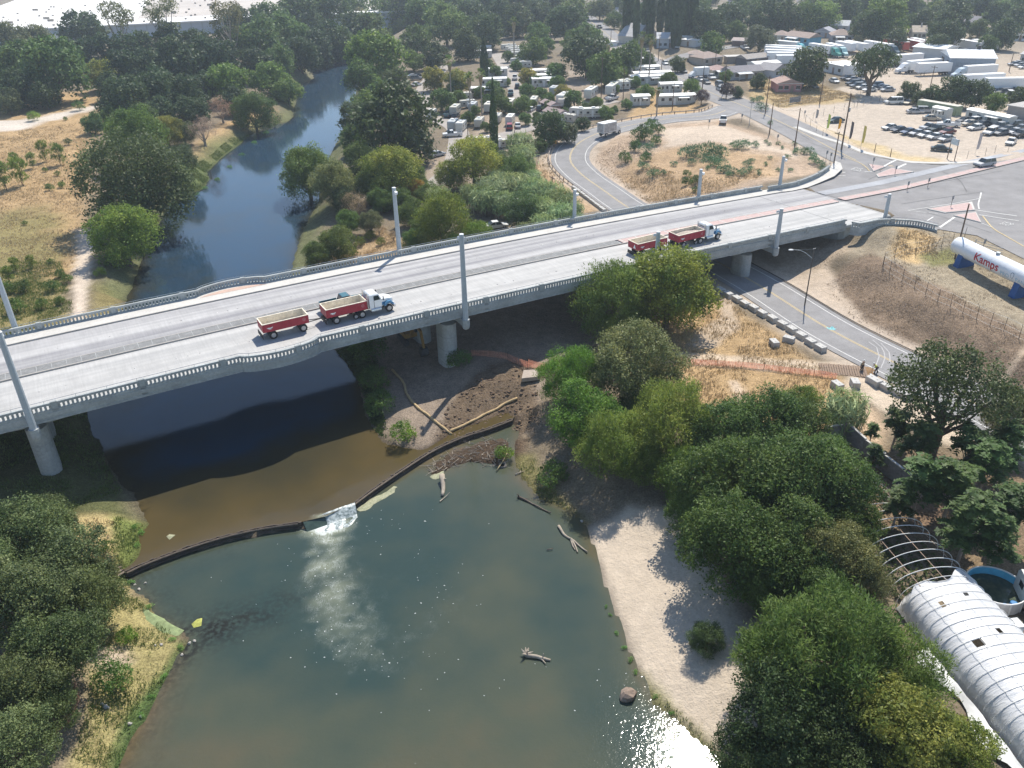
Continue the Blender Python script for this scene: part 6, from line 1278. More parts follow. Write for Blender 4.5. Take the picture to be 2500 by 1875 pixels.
for q in[(1700,1150),(1760,1170),(1830,1140),(1900,1165),(1960,1130),(2030,1150),(2090,1110),(2150,1140),(1990,1190),(2060,1190),(2130,1200),(1880,1110),(1570,1180),(1640,1200),(2180,1070)]:
    u,v=2050+q[0]/4.916,q[1]/4.916;car(random.choice(['sedan','suv','hatch']),random.choice(['white','silver','white','grey','beige']),u,v,random.uniform(0,6.28),'pale scrap car behind the dark hedge','scrap cars behind the hedge')
for u,v,c,k,lab in[(1265,136,'white','sedan','white car'),(2330,126,'white','sedan','w'),(2345,130,'silver','suv','w'),(2310,128,'beige','sedan','w'),(2362,128,'white','sedan','w'),(2295,124,'grey','suv','w'),(2370,131,'silver','sedan','w')][1:]:
    car(k,c,u,v,rad(180)+random.uniform(-.3,.3),'parked car behind the grey metal shed','cars behind the grey shed')
for u,v in[(2475,160),(2490,163),(2500,168),(2484,158)]:car('sedan',random.choice(['white','silver']),u,v,rad(190),'pale car at the right edge beyond the grey shed','pale cars beyond the grey shed')
# traffic and single parked cars
_c=car('suv','silver',2402,408,yaw_px((2350,415),(2450,400),7.6)+math.pi,'silver-white estate car driving left on the main road');_c.location.z+=.1
car('pickup','white',1765,300,yaw_px((1765,300),(1768,285),8)+.0,'white pickup parked on the bare ground at the top of the ramp loop')
car('pickup','white',1105,334,yaw_px((1125,333),(1085,335),4.2),'long white pickup parked at the edge of the park lane')
car('sedan','silver',1068,382,yaw_px((1052,386),(1084,378),4),'silver sedan parked beside the giant dark oak')
car('sedan','dark green',2040,299,yaw_px((2060,298),(2020,302),7.8),'black car parked alone behind the banners on the lot')
car('suv','dark green',1263,216,yaw_px((1262,226),(1263,208),4.7),'dark car driving on the caravan park lane');car('pickup','teal',1247,233,yaw_px((1247,240),(1246,225),4.7),'pale blue pickup parked beside the caravan park lane');car('pickup','white',1257,195,yaw_px((1257,205),(1256,185),4.7),'white pickup beside the park lane gate')
car('suv','red',1244,316,yaw_px((1244,324),(1244,308),4.4),'red car parked in front of a motorhome');car('sedan','white',1264,312,yaw_px((1266,320),(1262,300),4.4),'white car parked beside the red one');car('pickup','white',1494,245,yaw_px((1488,247),(1502,243),6.3),'white car parked below the bungalow trailer')
car('sedan','white',1297,272,1.2,'white-green car on the park cross lane');car('suv','dark green',1319,271,1.3,'dark van parked beside the brown roofed hut');car('pickup','teal',1094,285,1.4,'green pickup parked under a green awning');car('suv','black',1113,290,1.4,'dark jeep parked before a motorhome')
for u,v,c,k,a in[(1009,190,'silver','sedan',.2),(1016,195,'grey','suv',.2),(1022,188,'black','sedan',.2),(1017,210,'white','sedan',.9),(1006,228,'silver','sedan',1.0),(960,205,'white','pickup',.4),(955,212,'grey','pickup',.4)]:car(k,c,u,v,a,PAL and{'silver':'silver','grey':'grey','black':'black','white':'white'}[c]+' '+CARN[k]+' on the river side park lane','cars on the river side lane of the park')
for u,v,c,k,lab in[(1433,50,'white','van','white van on the far straight street'),(1463,70,'dark green','pickup','dark pickup on the far straight street'),(1516,95,'navy','sedan','dark blue car beside the far street'),(1624,158,'white','sedan','white car at the far street junction'),(1654,172,'grey','sedan','grey car parked at the street junction'),(1668,178,'black','sedan','black car parked at the street junction'),(1580,128,'black','sedan','black car before the grey shop building'),(1650,118,'white','suv','white car in front of the far bungalow'),(1711,198,'silver','sedan','silver car parked in front of a porch'),(1724,205,'black','sedan','black car parked at the street kerb'),(1757,212,'grey','suv','grey jeep beside the purple hedge'),(1759,222,'silver','sedan','silver car beside the purple hedge'),(1735,194,'white','pickup','white pickup in front of the brown porch'),(2036,202,'white','sedan','white sedan beside the cream flat-roofed building'),(1818,121,'white','pickup','white pickup beside the grey open tree'),(1985,215,'grey','sedan','wrecked car in the shade behind the pink house')]:car(k,c,u,v,yaw_px((1700,210),(1766,240),8)+(0 if u>1500 else 0),lab)
# the teal pickup passing the first truck on the bridge
s,c=30.6,97.9;x,y=bp(s,c);car('pickup','teal',0,0,BB,'teal pickup with a roof rack passing the first dump truck on the bridge',loc=(x,y,zdeck(s)+.02),sc=1.08)
# ------------------------------------------------------------------ dump trucks with trailers on the bridge
M_REDB=material('red_body_paint',(.36,.028,.045),.5,.14,.8,.35,s2=4);M_CREAM=material('worn_bed_lining',(.80,.72,.58),.85,.2,1.0,.2,s2=4);M_CABW=material('cab_white',(.80,.81,.80),.3,.03,2,.5);M_CABB=material('cab_blue',(.06,.21,.38),.35,.08,2,.5)
def dump_bed(t,x0,x1,zb,zt,w=1.22):
    g=Geo()
    for y0,y1 in((-w,-w+.08),(w-.08,w)):g.b2(x0,x1,y0,y1,zb,zt)
    g.b2(x0,x0+.08,-w+.08,w-.08,zb,zt);g.b2(x1-.08,x1,-w+.08,w-.08,zb,zt);b=g.obj('bed',M_REDB,t)
    Geo().b2(x0+.08,x1-.08,-w+.08,w-.08,zb,zb+.12).obj('bed_floor',M_CREAM,b)
    li=Geo();li.b2(x0+.081,x1-.081,w-.105,w-.081,zb+.12,zt-.02);li.b2(x0+.081,x1-.081,-w+.081,-w+.105,zb+.12,zt-.02);li.b2(x0+.081,x0+.11,-w+.11,w-.11,zb+.12,zt-.02);li.b2(x1-.11,x1-.081,-w+.11,w-.11,zb+.12,zt-.02);li.obj('bed_lining',M_CREAM,b)
    rim=Geo();rim.b2(x0-.03,x1+.03,-w-.03,-w+.11,zt,zt+.07);rim.b2(x0-.03,x1+.03,w-.11,w+.03,zt,zt+.07);rim.b2(x0-.03,x0+.11,-w+.11,w-.11,zt,zt+.07);rim.b2(x1-.11,x1+.03,-w+.11,w-.11,zt,zt+.07);rim.obj('rim',M_CREAM,b)
    n=5
    for k in range(1,n):Geo().b2(x0+(x1-x0)*k/n-.03,x0+(x1-x0)*k/n+.03,w-.15,w-.105,zb+.12,zt-.02).obj('inner_rib',M_CREAM,b)
    for k in range(0,n+1):Geo().b2(x0+.1+(x1-x0-.2)*k/n-.03,x0+.1+(x1-x0-.2)*k/n+.03,-w-.03,-w,zb,zt-.01).obj('side_post',M_REDB,b)
    # bird-like white mark near the rear and a white badge near the front of the near side
    e=Geo();y=-w-.035;e.add([(x0+.45,y,zb+.55),(x0+.75,y,zb+.40),(x0+1.15,y,zb+.45),(x0+1.30,y,zb+.62),(x0+.98,y,zb+.55),(x0+.70,y,zb+.58)],[(0,1,2,3,4,5)]);e.add([(x0+.7,y,zb+.34),(x0+1.1,y,zb+.32),(x0+1.12,y,zb+.36),(x0+.72,y,zb+.38)],[(0,1,2,3)]);e.obj('bird_emblem',M_WHITEP,b)
    e=Geo();xc,zc=x1-.6,zb+.6;e.add([(xc+.2*math.cos(a),y,zc+.22*math.sin(a))for a in np.linspace(0,6.283,12,endpoint=False)]+[(xc+.15*math.cos(a),y,zc+.17*math.sin(a))for a in np.linspace(0,6.283,12,endpoint=False)],[(i,(i+1)%12,12+(i+1)%12,12+i)for i in range(12)]);e.add([(xc-.1,y,zc+.04),(xc+.1,y,zc+.04),(xc,y,zc-.12)],[(0,1,2)]);e.obj('round_badge',material('faded_pink_print',(.55,.25,.25),.7,.1,2),b)
    return b
def dump_truck(s,label,load=False):
    x,y=bp(s,94.75);t=thing('dump_truck',label,'truck',(x,y,zdeck(s)+.02),BB)
    Geo().b2(-7.6,.6,-.45,-.3,.75,1.0).b2(-7.6,.6,.3,.45,.75,1.0).b2(-7.4,-7.2,-.9,.9,.7,1.0).obj('chassis',M_TRIM,t)
    dump_bed(t,-7.5,-2.0,1.15,2.25)
    if load:Geo().ell((-4.75,0,1.75),(2.6,1.0,.35),14,6,.12).obj('gravel_load',material('gravel',(.42,.36,.30),.95,.25,4),t)
    cb=Geo().loft([[(-1.6,-1.08,.95),(.05,-1.08,.95),(.05,1.08,.95),(-1.6,1.08,.95)],[(-1.62,-1.1,2.0),(.1,-1.1,2.0),(.1,1.1,2.0),(-1.62,1.1,2.0)],[(-1.55,-1.0,2.75),(-.25,-1.0,2.75),(-.25,1.0,2.75),(-1.55,1.0,2.75)],[(-1.4,-.8,2.9),(-.5,-.8,2.9),(-.5,.8,2.9),(-1.4,.8,2.9)]]).obj('cab',M_CABW,t)
    for sy in(-1,1):
        Geo().add([(-.95,sy*1.115,2.02),(-.1,sy*1.115,2.02),(-.32,sy*1.03,2.62),(-.95,sy*1.03,2.62)],[(0,1,2,3)]).obj('side_window',M_GLASS,cb)
        Geo().b2(-1.0,-.96,sy*1.11-.01,sy*1.11+.01,1.0,2.6).obj('door_edge',M_TRIM,cb);Geo().box((.25,sy*1.3,2.2),(.1,.2,.5)).obj('mirror',M_TRIM,cb)
    Geo().add([(.115,-.95,2.05),(.115,.95,2.05),(-.22,.88,2.68),(-.22,-.88,2.68)],[(0,1,2,3)]).obj('windscreen',M_GLASS,cb)
    Geo().b2(-1.58,-1.4,-.5,.5,2.1,2.55).obj('rear_window',M_GLASS,cb)
    hd=Geo().loft([[(.1,-.95,1.0),(.1,.95,1.0),(.1,.95,1.98),(.1,-.95,1.98)],[(1.5,-.72,1.0),(1.5,.72,1.0),(1.5,.72,1.78),(1.5,-.72,1.78)],[(1.75,-.66,1.0),(1.75,.66,1.0),(1.75,.62,1.65),(1.75,-.62,1.65)]]).obj('hood',M_CABW,t)
    Geo().b2(1.76,1.8,-.55,.55,1.05,1.55).obj('grille',M_CHROME,hd);Geo().b2(1.7,1.95,-1.15,1.15,.55,.9).obj('bumper',M_CHROME,t)
    for sy in(-1,1):
        Geo().extr([(.35,1.0),(.45,1.35),(.8,1.55),(1.25,1.55),(1.6,1.3),(1.7,1.0),(1.5,1.0),(1.3,1.2),(1.05,1.3),(.8,1.2),(.6,1.0)],sy*1.18 if sy<0 else.72,-.72 if sy<0 else 1.18,'y').obj('fender',M_CABB,t)
        Geo().box((1.72,sy*.9,1.12),(.12,.3,.2)).obj('headlight',M_LAMP,t);Geo().cyl((-1.5,sy*1.02,.72),(-.1,sy*1.02,.72),.30,.30,12).obj('fuel_tank',M_CHROME,t);Geo().cyl((-1.75,sy*.85,.9),(-1.75,sy*.85,3.1),.07,.07,8).obj('exhaust_stack',M_CHROME,t)
        Geo().add([(.1,sy*.97,1.55),(1.5,sy*.735,1.42),(1.5,sy*.735,1.1),(.1,sy*.97,1.1)],[(0,1,2,3)]).obj('blue_side_stripe',M_CABB,hd)
        link('wheel',W_TRK,t,(1.05,sy*.98,.52))
        for wx in(-3.9,-5.25):link('wheel',W_DUAL,t,(wx-1.0,sy*.9,.52))if wx<-5 else link('wheel',W_DUAL,t,(-2.75,sy*.9,.52))
    for wx in(-3.6,):
        for sy in(-1,1):link('wheel',W_TRL,t,(wx,sy*1.0,.38))
    Geo().b2(-7.6,-7.5,-1.1,1.1,.25,.75).obj('mud_flap',M_TRIM,t)
    return t
def dump_trailer(s,label,sign=False):
    x,y=bp(s,94.75);t=thing('dump_trailer',label,'trailer',(x,y,zdeck(s)+.02),BB)
    Geo().b2(-6.0,-.3,-.45,-.3,.75,1.0).b2(-6.0,-.3,.3,.45,.75,1.0).obj('chassis',M_TRIM,t);b=dump_bed(t,-6.2,-.4,1.1,2.15)
    for wx in(-1.2,-5.0):
        for sy in(-1,1):link('wheel',W_DUAL,t,(wx,sy*.9,.52))
    Geo().tube([(-.4,.35,.8),(1.6,0,.75)],.06,5).tube([(-.4,-.35,.8),(1.6,0,.75)],.06,5).obj('drawbar',M_TRIM,t);Geo().b2(-6.35,-6.25,-1.1,1.1,.25,.75).obj('mud_flap',M_TRIM,t)
    if sign:Geo().add([(-6.245,-.75,1.3),(-6.245,-.15,1.3),(-6.245,-.45,1.95)],[(0,2,1)]).obj('warning_triangle',M_WHITEP,b)
    return t
dump_truck(34.4,'red bedded dump truck with white and blue cab on the left half of the bridge');dump_trailer(25.0,'red four-wheeled dump trailer towed by the truck on the left half of the bridge')
dump_truck(92.2,'red dump truck with white and blue cab passing above the underpass road',True);dump_trailer(82.8,'red dump trailer partly hidden behind a lighting column and the yellow-green tree',True)
# ------------------------------------------------------------------ box truck, articulated trailers, tractors
def box_truck(p,yaw,label,graf=True):
    t=thing('box_truck',label,'truck',p,yaw);Geo().b2(-5.0,0,-1.2,1.2,1.0,3.5).obj('cargo_box',M_WHITEP,t)
    if graf:
        m=material('sprayed_panel',(.30,.28,.27),.7,.6,1.6,.2,col2=(.62,.60,.58));Geo().b2(-4.85,-.15,-1.215,-1.2,1.2,3.3).obj('side_graphics',m,t);Geo().b2(-5.015,-5.0,-1.05,1.05,1.2,3.3).obj('rear_door',m,t)
    Geo().loft([[(.1,-1.0,.6),(1.9,-1.0,.6),(1.9,1.0,.6),(.1,1.0,.6)],[(.1,-1.02,1.45),(1.9,-.95,1.35),(1.9,.95,1.35),(.1,1.02,1.45)],[(.15,-.95,2.3),(.75,-.9,2.3),(.75,.9,2.3),(.15,.95,2.3)]]).obj('cab',M_WHITEP,t);Geo().add([(1.42,-.88,1.45),(1.42,.88,1.45),(.82,.85,2.22),(.82,-.85,2.22)],[(0,1,2,3)]).obj('windscreen',M_GLASS,t)
    Geo().b2(-5.0,1.6,-.4,.4,.6,1.0).obj('chassis',M_TRIM,t);wheels(t,(-3.7,1.3),.92,.45,W_TRK);return t
box_truck(at(1497,328,.06),yaw_px((1470,333),(1525,320),6.8),'white box truck with sprayed sides driving up the curved ramp')
semi0=thing('truck_trailer','trailer','trailer');Geo().b2(-13.6,0,-1.3,1.3,1.15,4.0).obj('cargo_box',M_PAINT,semi0,paint=1);Geo().b2(-13.62,.02,-1.31,1.31,4.0,4.06).obj('roof',M_WHITEP,semi0);Geo().b2(-13.64,-13.61,-1.2,1.2,1.3,3.9).obj('rear_door',material('trailer_door',(.45,.46,.46),.5,.1,2),semi0)
Geo().b2(-12.5,-9.5,-.8,.8,.75,1.14).b2(-4,-1,-.4,.4,1.0,1.14).obj('chassis',M_TRIM,semi0);Geo().b2(-2.9,-2.75,-1.0,-.85,0,1.1).b2(-2.9,-2.75,.85,1.0,0,1.1).obj('landing_gear',M_TRIM,semi0);wheels(semi0,(-11.9,-10.6),.95,.5,W_DUAL)
tract0=thing('truck_tractor','tractor','truck');Geo().loft([[(-1.8,-1.15,.9),(.6,-1.15,.9),(.6,1.15,.9),(-1.8,1.15,.9)],[(-1.8,-1.18,2.2),(.6,-1.15,2.1),(.6,1.15,2.1),(-1.8,1.18,2.2)],[(-1.8,-1.15,3.6),(-.5,-1.05,3.3),(-.5,1.05,3.3),(-1.8,1.15,3.6)]]).obj('sleeper_cab',M_PAINT,tract0,paint=1)
Geo().loft([[(.6,-1.0,.7),(.6,1.0,.7),(.6,1.0,2.05),(.6,-1.0,2.05)],[(2.1,-.75,.7),(2.1,.75,.7),(2.1,.65,1.6),(2.1,-.65,1.6)]]).obj('hood',M_PAINT,tract0,paint=1);Geo().add([(.42,-1.0,2.2),(.42,1.0,2.2),(-.36,.95,3.15),(-.36,-.95,3.15)],[(0,1,2,3)]).obj('windscreen',M_GLASS,tract0)
for sy in(-1,1):Geo().add([(-.75,sy*1.17,2.1),(.25,sy*1.17,2.1),(-.35,sy*1.12,2.9),(-.75,sy*1.12,2.9)],[(0,1,2,3)]).obj('side_window',M_GLASS,tract0)
Geo().b2(-5.0,1.6,-.45,.45,.6,.95).obj('chassis',M_TRIM,tract0);Geo().b2(2.0,2.25,-1.1,1.1,.4,.8).obj('bumper',M_CHROME,tract0);wheels(tract0,(1.3,),.95,.5,W_TRK);wheels(tract0,(-3.2,-4.4),.85,.5,W_DUAL)
def zt4(x,y):return(1650+x/5.144,y/5.144)
def zt5(x,y):return(2050+x/4.916,y/4.916)
def semi(a,b,z,color,label,sc=1.0,tr=None):
    """trailer from its nose at photo point a to its tail at b (ground points)"""
    p=at(*a);q=at(*b);y=math.atan2(p[1]-q[1],p[0]-q[0]);L=math.hypot(p[0]-q[0],p[1]-q[1]);dup(semi0,p,y,label,(max(.55,min(1.05,L/13.6)),1,1),color,'trailers in the truck yard')
    if tr:d=np.array([math.cos(y),math.sin(y),0]);dup(tract0,p+d*2.6,y,tr[1],1,tr[0],'truck tractors in the yard')
WH=(.86,.87,.87);RD=(.62,.10,.07)
semi(zt4(1560,800),zt4(1130,795),8,WH,'white truck trailer, front of the tight row left of the yard');semi(zt4(1560,775),zt4(1110,760),8,WH,'white truck trailer, second of the tight row left of the yard');semi(zt4(1560,745),zt4(1090,725),8,WH,'white truck trailer, third of the tight row left of the yard');semi(zt4(1560,715),zt4(1060,690),8,WH,'white truck trailer at the back of the tight row left of the yard');semi(zt4(1500,835),zt4(1310,835),8,WH,'short white trailer half hidden by the big round tree')
semi(zt4(1520,660),zt4(1265,635),8,WH,'white trailer nose-on behind the tight row',tr=((.10,.45,.50),'turquoise truck tractor behind the tight row of trailers'))
semi(zt4(1950,715),zt4(1680,665),8,WH,'big white trailer with a turquoise tractor',tr=((.05,.30,.25),'green truck tractor, left one of the pair'));semi(zt4(2060,710),zt4(1900,660),8,WH,'white trailer behind the green tractor pair',tr=((.30,.50,.50),'pale green truck tractor, right one of the pair'))
semi(zt5(150,650),zt5(-40,610),8,WH,'white trailer in the back row, leftmost before the pepper tree');semi(zt5(300,655),zt5(60,600),8,WH,'white trailer in the back row behind the pepper tree');semi(zt5(600,660),zt5(230,590),8,WH,'long white trailer in the back row above the pepper tree',tr=((.03,.07,.09),'dark truck tractor above the pepper tree'))
semi(zt5(790,635),zt5(540,580),8,RD,'red truck trailer, left of the two in the back row');semi(zt5(970,630),zt5(690,570),8,RD,'red truck trailer, right of the two in the back row');semi(zt5(1080,625),zt5(850,575),8,WH,'white trailer right of the red ones');semi(zt5(1700,645),zt5(1420,600),8,WH,'white trailer behind the grey metal shed');semi(zt5(1780,640),zt5(1590,600),8,WH,'white trailer at the right behind the grey shed');semi(zt5(1855,630),zt5(1720,600),8,(.45,.42,.38),'brownish trailer behind the grey shed')
semi(zt5(640,800),zt5(960,770),8,WH,'white trailer left of the shed in the front group',tr=((.85,.86,.86),'white truck tractor beside the pepper tree'));semi(zt5(800,880),zt5(1170,850),8,WH,'long white trailer in the front group before the shed',tr=((.80,.82,.84),'white high-roofed tractor in the front group'));semi(zt5(910,910),zt5(1300,895),8,WH,'long white trailer standing alone before the shed doors');semi(zt5(1480,945),zt5(1840,925),8,WH,'long white trailer beside the grey shed wall',tr=((.45,.55,.62),'pale blue tractor in front of the grey shed'))
semi(zt5(1460,1060),zt5(1920,1040),8,WH,'white trailer half hidden behind the dark hedge',tr=((.80,.82,.80),'white tractor behind the dark hedge'));semi(zt5(1720,1100),zt5(2210,1100),8,WH,'long white trailer at the right edge above the car lot');semi(zt4(2110,975),zt4(2220,970),8,WH,'short white trailer beside the cream flat-roofed building')
box_truck(at(1695,192,.1),yaw_px((1740,190),(1680,195),8),'white box truck parked at the street side',False)
retire(semi0);retire(tract0)
# ------------------------------------------------------------------ caravans, motorhomes and mobile homes
M_CARAV=material('caravan_white',(.60,.59,.55),.5,.06,.8,.4,s2=3,tint=True);M_STRIPE=material('caravan_stripe',(.30,.22,.16),.6,.1,2)
def caravan_proto(L,h):
    t=thing('caravan','caravan','caravan');Geo().extr([(-L/2,.55),(L/2-.3,.5),(L/2,1.1),(L/2-.15,h-.35),(L/2-.5,h),(-L/2+.25,h),(-L/2,h-.3)],-1.2,1.2,'y').obj('body',M_CARAV,t,paint=1)
    for s in(-1,1):
        for x in(-L*.28,L*.12,L*.34):Geo().b2(x-.4,x+.4,s*1.2-.012*(s<0),s*1.2+.012*(s>0),1.5,2.1).obj('window',M_GLASS,t)
        Geo().b2(-L/2+.1,L/2-.4,s*1.2-.008*(s<0),s*1.2+.008*(s>0),1.1,1.25).obj('stripe',M_STRIPE,t)
    Geo().b2(-L*.12,-L*.12+.65,-1.215,-1.2,.65,2.4).obj('door',M_WHITEP,t);Geo().b2(-.5,.5,-.45,.45,h,h+.28).obj('roof_unit',M_WHITEP,t);Geo().b2(L*.25,L*.25+.4,-.25,.25,h,h+.12).obj('roof_vent',M_TRIM,t)
    Geo().b2(L/2-.012,L/2+.0,-.8,.8,1.45,1.9)if False else None;Geo().tube([(L/2-.2,-.4,.6),(L/2+.9,0,.55)],.05,4).tube([(L/2-.2,.4,.6),(L/2+.9,0,.55)],.05,4).obj('drawbar',M_TRIM,t);wheels(t,(-.5,.35),1.05,.36,W_TRL);return t
CV=[caravan_proto(6.5,2.9),caravan_proto(8.5,3.2)]
mh0=thing('motorhome','motorhome','motorhome');Geo().extr([(-4,.6),(3.6,.55),(4,1.0),(3.9,2.2),(3.6,3.1),(-3.9,3.2)],-1.22,1.22,'y').obj('body',M_CARAV,mh0,paint=1);Geo().b2(3.93,3.99,-1.0,1.0,1.45,2.2).obj('windscreen',M_GLASS,mh0)
for s in(-1,1):
    for x in(-2.6,-.6,1.4,3.0):Geo().b2(x-.45,x+.45,s*1.22-.012*(s<0),s*1.22+.012*(s>0),1.6,2.25).obj('window',M_GLASS,mh0)
Geo().b2(-.6,.6,-.5,.5,3.2,3.48).obj('roof_unit',M_WHITEP,mh0);wheels(mh0,(-2.2,2.6),1.02,.45,W_TRK)
mob0=thing('mobile_home','mobile home','mobile home');Geo().b2(-6,6,-1.8,1.8,.0,2.9).obj('walls',M_CARAV,mob0,paint=1);Geo().extr([(-1.95,2.9),(1.95,2.9),(1.2,3.15),(0,3.25),(-1.2,3.15)],-6.15,6.15).obj('roof',M_WHITEP,mob0)
for x in(-4.6,-2.2,.8,3.8):
    for s in(-1,1):Geo().b2(x-.5,x+.5,s*1.8-.012*(s<0),s*1.8+.012*(s>0),1.3,2.2).obj('window',M_GLASS,mob0)
Geo().b2(-1.2,-.4,-1.83,-1.8,.1,2.1).obj('door',M_WHITEP,mob0);Geo().b2(.2,3.6,-3.6,-1.83,2.35,2.45).obj('awning',M_WHITEP,mob0);Geo().b2(.25,.33,-3.55,-3.47,0,2.35).b2(3.47,3.55,-3.55,-3.47,0,2.35).obj('awning_posts',M_GALV,mob0)
def z1c(x,y):return(1000+x/5.53,80+y/5.53)
def z2c(x,y):return(1300+x/5.53,80+y/5.53)
for q,a,k,lab in[((300,1140),1.3,0,'white caravan beside the blue tarpaulin stall'),((620,1105),1.4,2,'cream motorhome beside a green pickup'),((690,930),.15,1,'white caravan under two palm trunks'),((790,1010),.3,0,'caravan with awning behind the round tree'),((860,1050),1.4,0,'white caravan with blue lower panel in the park'),((1070,1060),1.4,2,'grey motorhome left of the thin cypress'),((1360,1030),1.4,2,'white motorhome right of the round green tree'),((1190,1210),1.4,0,'white caravan right behind the thin cypress'),((1360,1230),1.4,2,'motorhome behind the red car'),((590,1300),1.4,0,'small white caravan behind the long white pickup'),((700,1320),1.4,0,'white caravan right of the white shelter'),((945,1270),1.4,0,'caravan beside the dark round bush'),((1680,990),1.4,1,'white caravan left of the dark car'),((2070,990),1.3,1,'white caravan behind the brown roofed hut'),((1060,1550),.1,1,'long white caravan left of the cypress foot'),((1230,1560),.1,0,'white caravan right of the cypress foot'),((1950,830),1.3,0,'caravan beside a yellowing small tree'),((2100,1210),-.6,1,'white caravan in front of the brown huts')]:
    p=[CV[0],CV[1],mh0][k];dup(p,at(*z1c(*q)),a,lab,random.uniform(.78,.92),random.choice([(1,1,.97),(.8,.78,.72),(.95,.9,.82),(.72,.76,.8)]),'caravans in the park')
for i,(x,y)in enumerate([(1340,240),(1400,265),(1440,290),(1470,318),(1480,345),(1500,395),(1480,435),(1530,480)]):dup(CV[1],at(*z1c(x,y)),.12,ordn[i]+' white caravan from the back in the lane row of the park',.85,(1,1,.97),'caravan row along the park lane')
for q,a,lab in[((960,270),.1,'white mobile home at the far end of the park lane'),((960,330),.1,'pale mobile home beside the broad cypress'),((1000,850),.05,'long brownish mobile home behind the palms'),((1800,600),.1,'white mobile home row end, back'),((1830,670),.1,'white mobile home row end, middle'),((1830,720),.1,'white mobile home row end, front'),((1130,720),.1,'mobile home behind the park round trees'),((1150,580),.1,'dark-fronted mobile home at the lane gate')]:dup(mob0,at(*z1c(*q)),a,lab,(.8,.9,.95),(.75,.62,.52)if 'brown' in lab else(1,1,1),'mobile homes of the park')
for q,a,k,lab in[((790,880),1.2,1,'white caravan with lean-to in the middle of the park'),((1070,830),1.2,1,'large white caravan with carport near the utility pole'),((1180,780),.2,0,'old white caravan beside the long bungalow trailer'),((1270,750),.2,0,'white van-like caravan beside the bungalow trailer'),((650,1150),-.5,0,'white caravan behind the ramp guard rail'),((820,1150),.1,0,'caravan roof behind the wooden fence at the ramp'),((420,960),1.2,1,'white caravan left of the round park tree')]:dup([CV[0],CV[1]][k],at(*z2c(*q)),a,lab,1,(1,1,.96),'caravans in the park')
for q,a,sx,lab in[((1560,690),.12,1.1,'long grey-white mobile home with a pale roof behind small round trees'),((1600,640),.12,1.1,'flat pale-roofed mobile home behind the long grey-white one'),((1450,970),.1,.45,'small white cabin beside the blue tarpaulin'),((1930,960),.05,.95,'pale blue bungalow trailer with a little porch near the ramp top'),((1850,800),.08,.6,'small pale cabin behind the short palm'),((1500,560),.12,.9,'pale roof of a mobile home beside the street palms'),((1450,450),.12,.6,'low pale cabin below the street palms')]:dup(mob0,at(*z2c(*q)),a,lab,(sx,1,.95),(.9,.93,.95),'mobile homes of the park')
dup(CV[1],at(1290,528),yaw_px((1265,525),(1320,532),4)+.15,'white caravan with dark windows in the reed bed behind the far parapet',1.0,(1,1,.98));car('sedan','white',1212,558,.3,'white car in the reeds behind the far parapet');car('sedan','black',1125,480,.4,'black car in tree shade beside the park lane')
# small structures of the car lot
dup(mob0,at(*zl(1790,600)),yaw_px(zl(1510,520),zl(2080,640),7.6),'long white office trailer with a brown roof on the car lot',(1.05,.85,.95),(.86,.89,.9));dup(mob0,at(*zl(1210,530)),yaw_px(zl(1100,480),zl(1300,520),7.6),'small white sales office on the car lot',(.38,.7,.9),(.95,.97,.97))
g=thing('shipping_container','long faded green container at the back of the car lot','container',at(*zl(1180,470)),yaw_px(zl(990,420),zl(1380,490),7.6));Geo().b2(-6.1,6.1,-1.25,1.25,.1,2.7).obj('walls',material('faded_green',(.25,.31,.20),.7,.2,1,.3,s2=4),g)
for k in range(24):Geo().b2(-5.95+k*.5,-5.75+k*.5,-1.29,-1.25,.15,2.65).obj('rib',MATS['faded_green'],g)
Geo().b2(-6.1,6.1,-1.25,1.25,2.7,2.75).obj('roof',material('container_roof',(.55,.52,.45),.8,.2,1),g)
for c in CARS.values():retire(c)
for c in CV+[mh0,mob0]:retire(c)
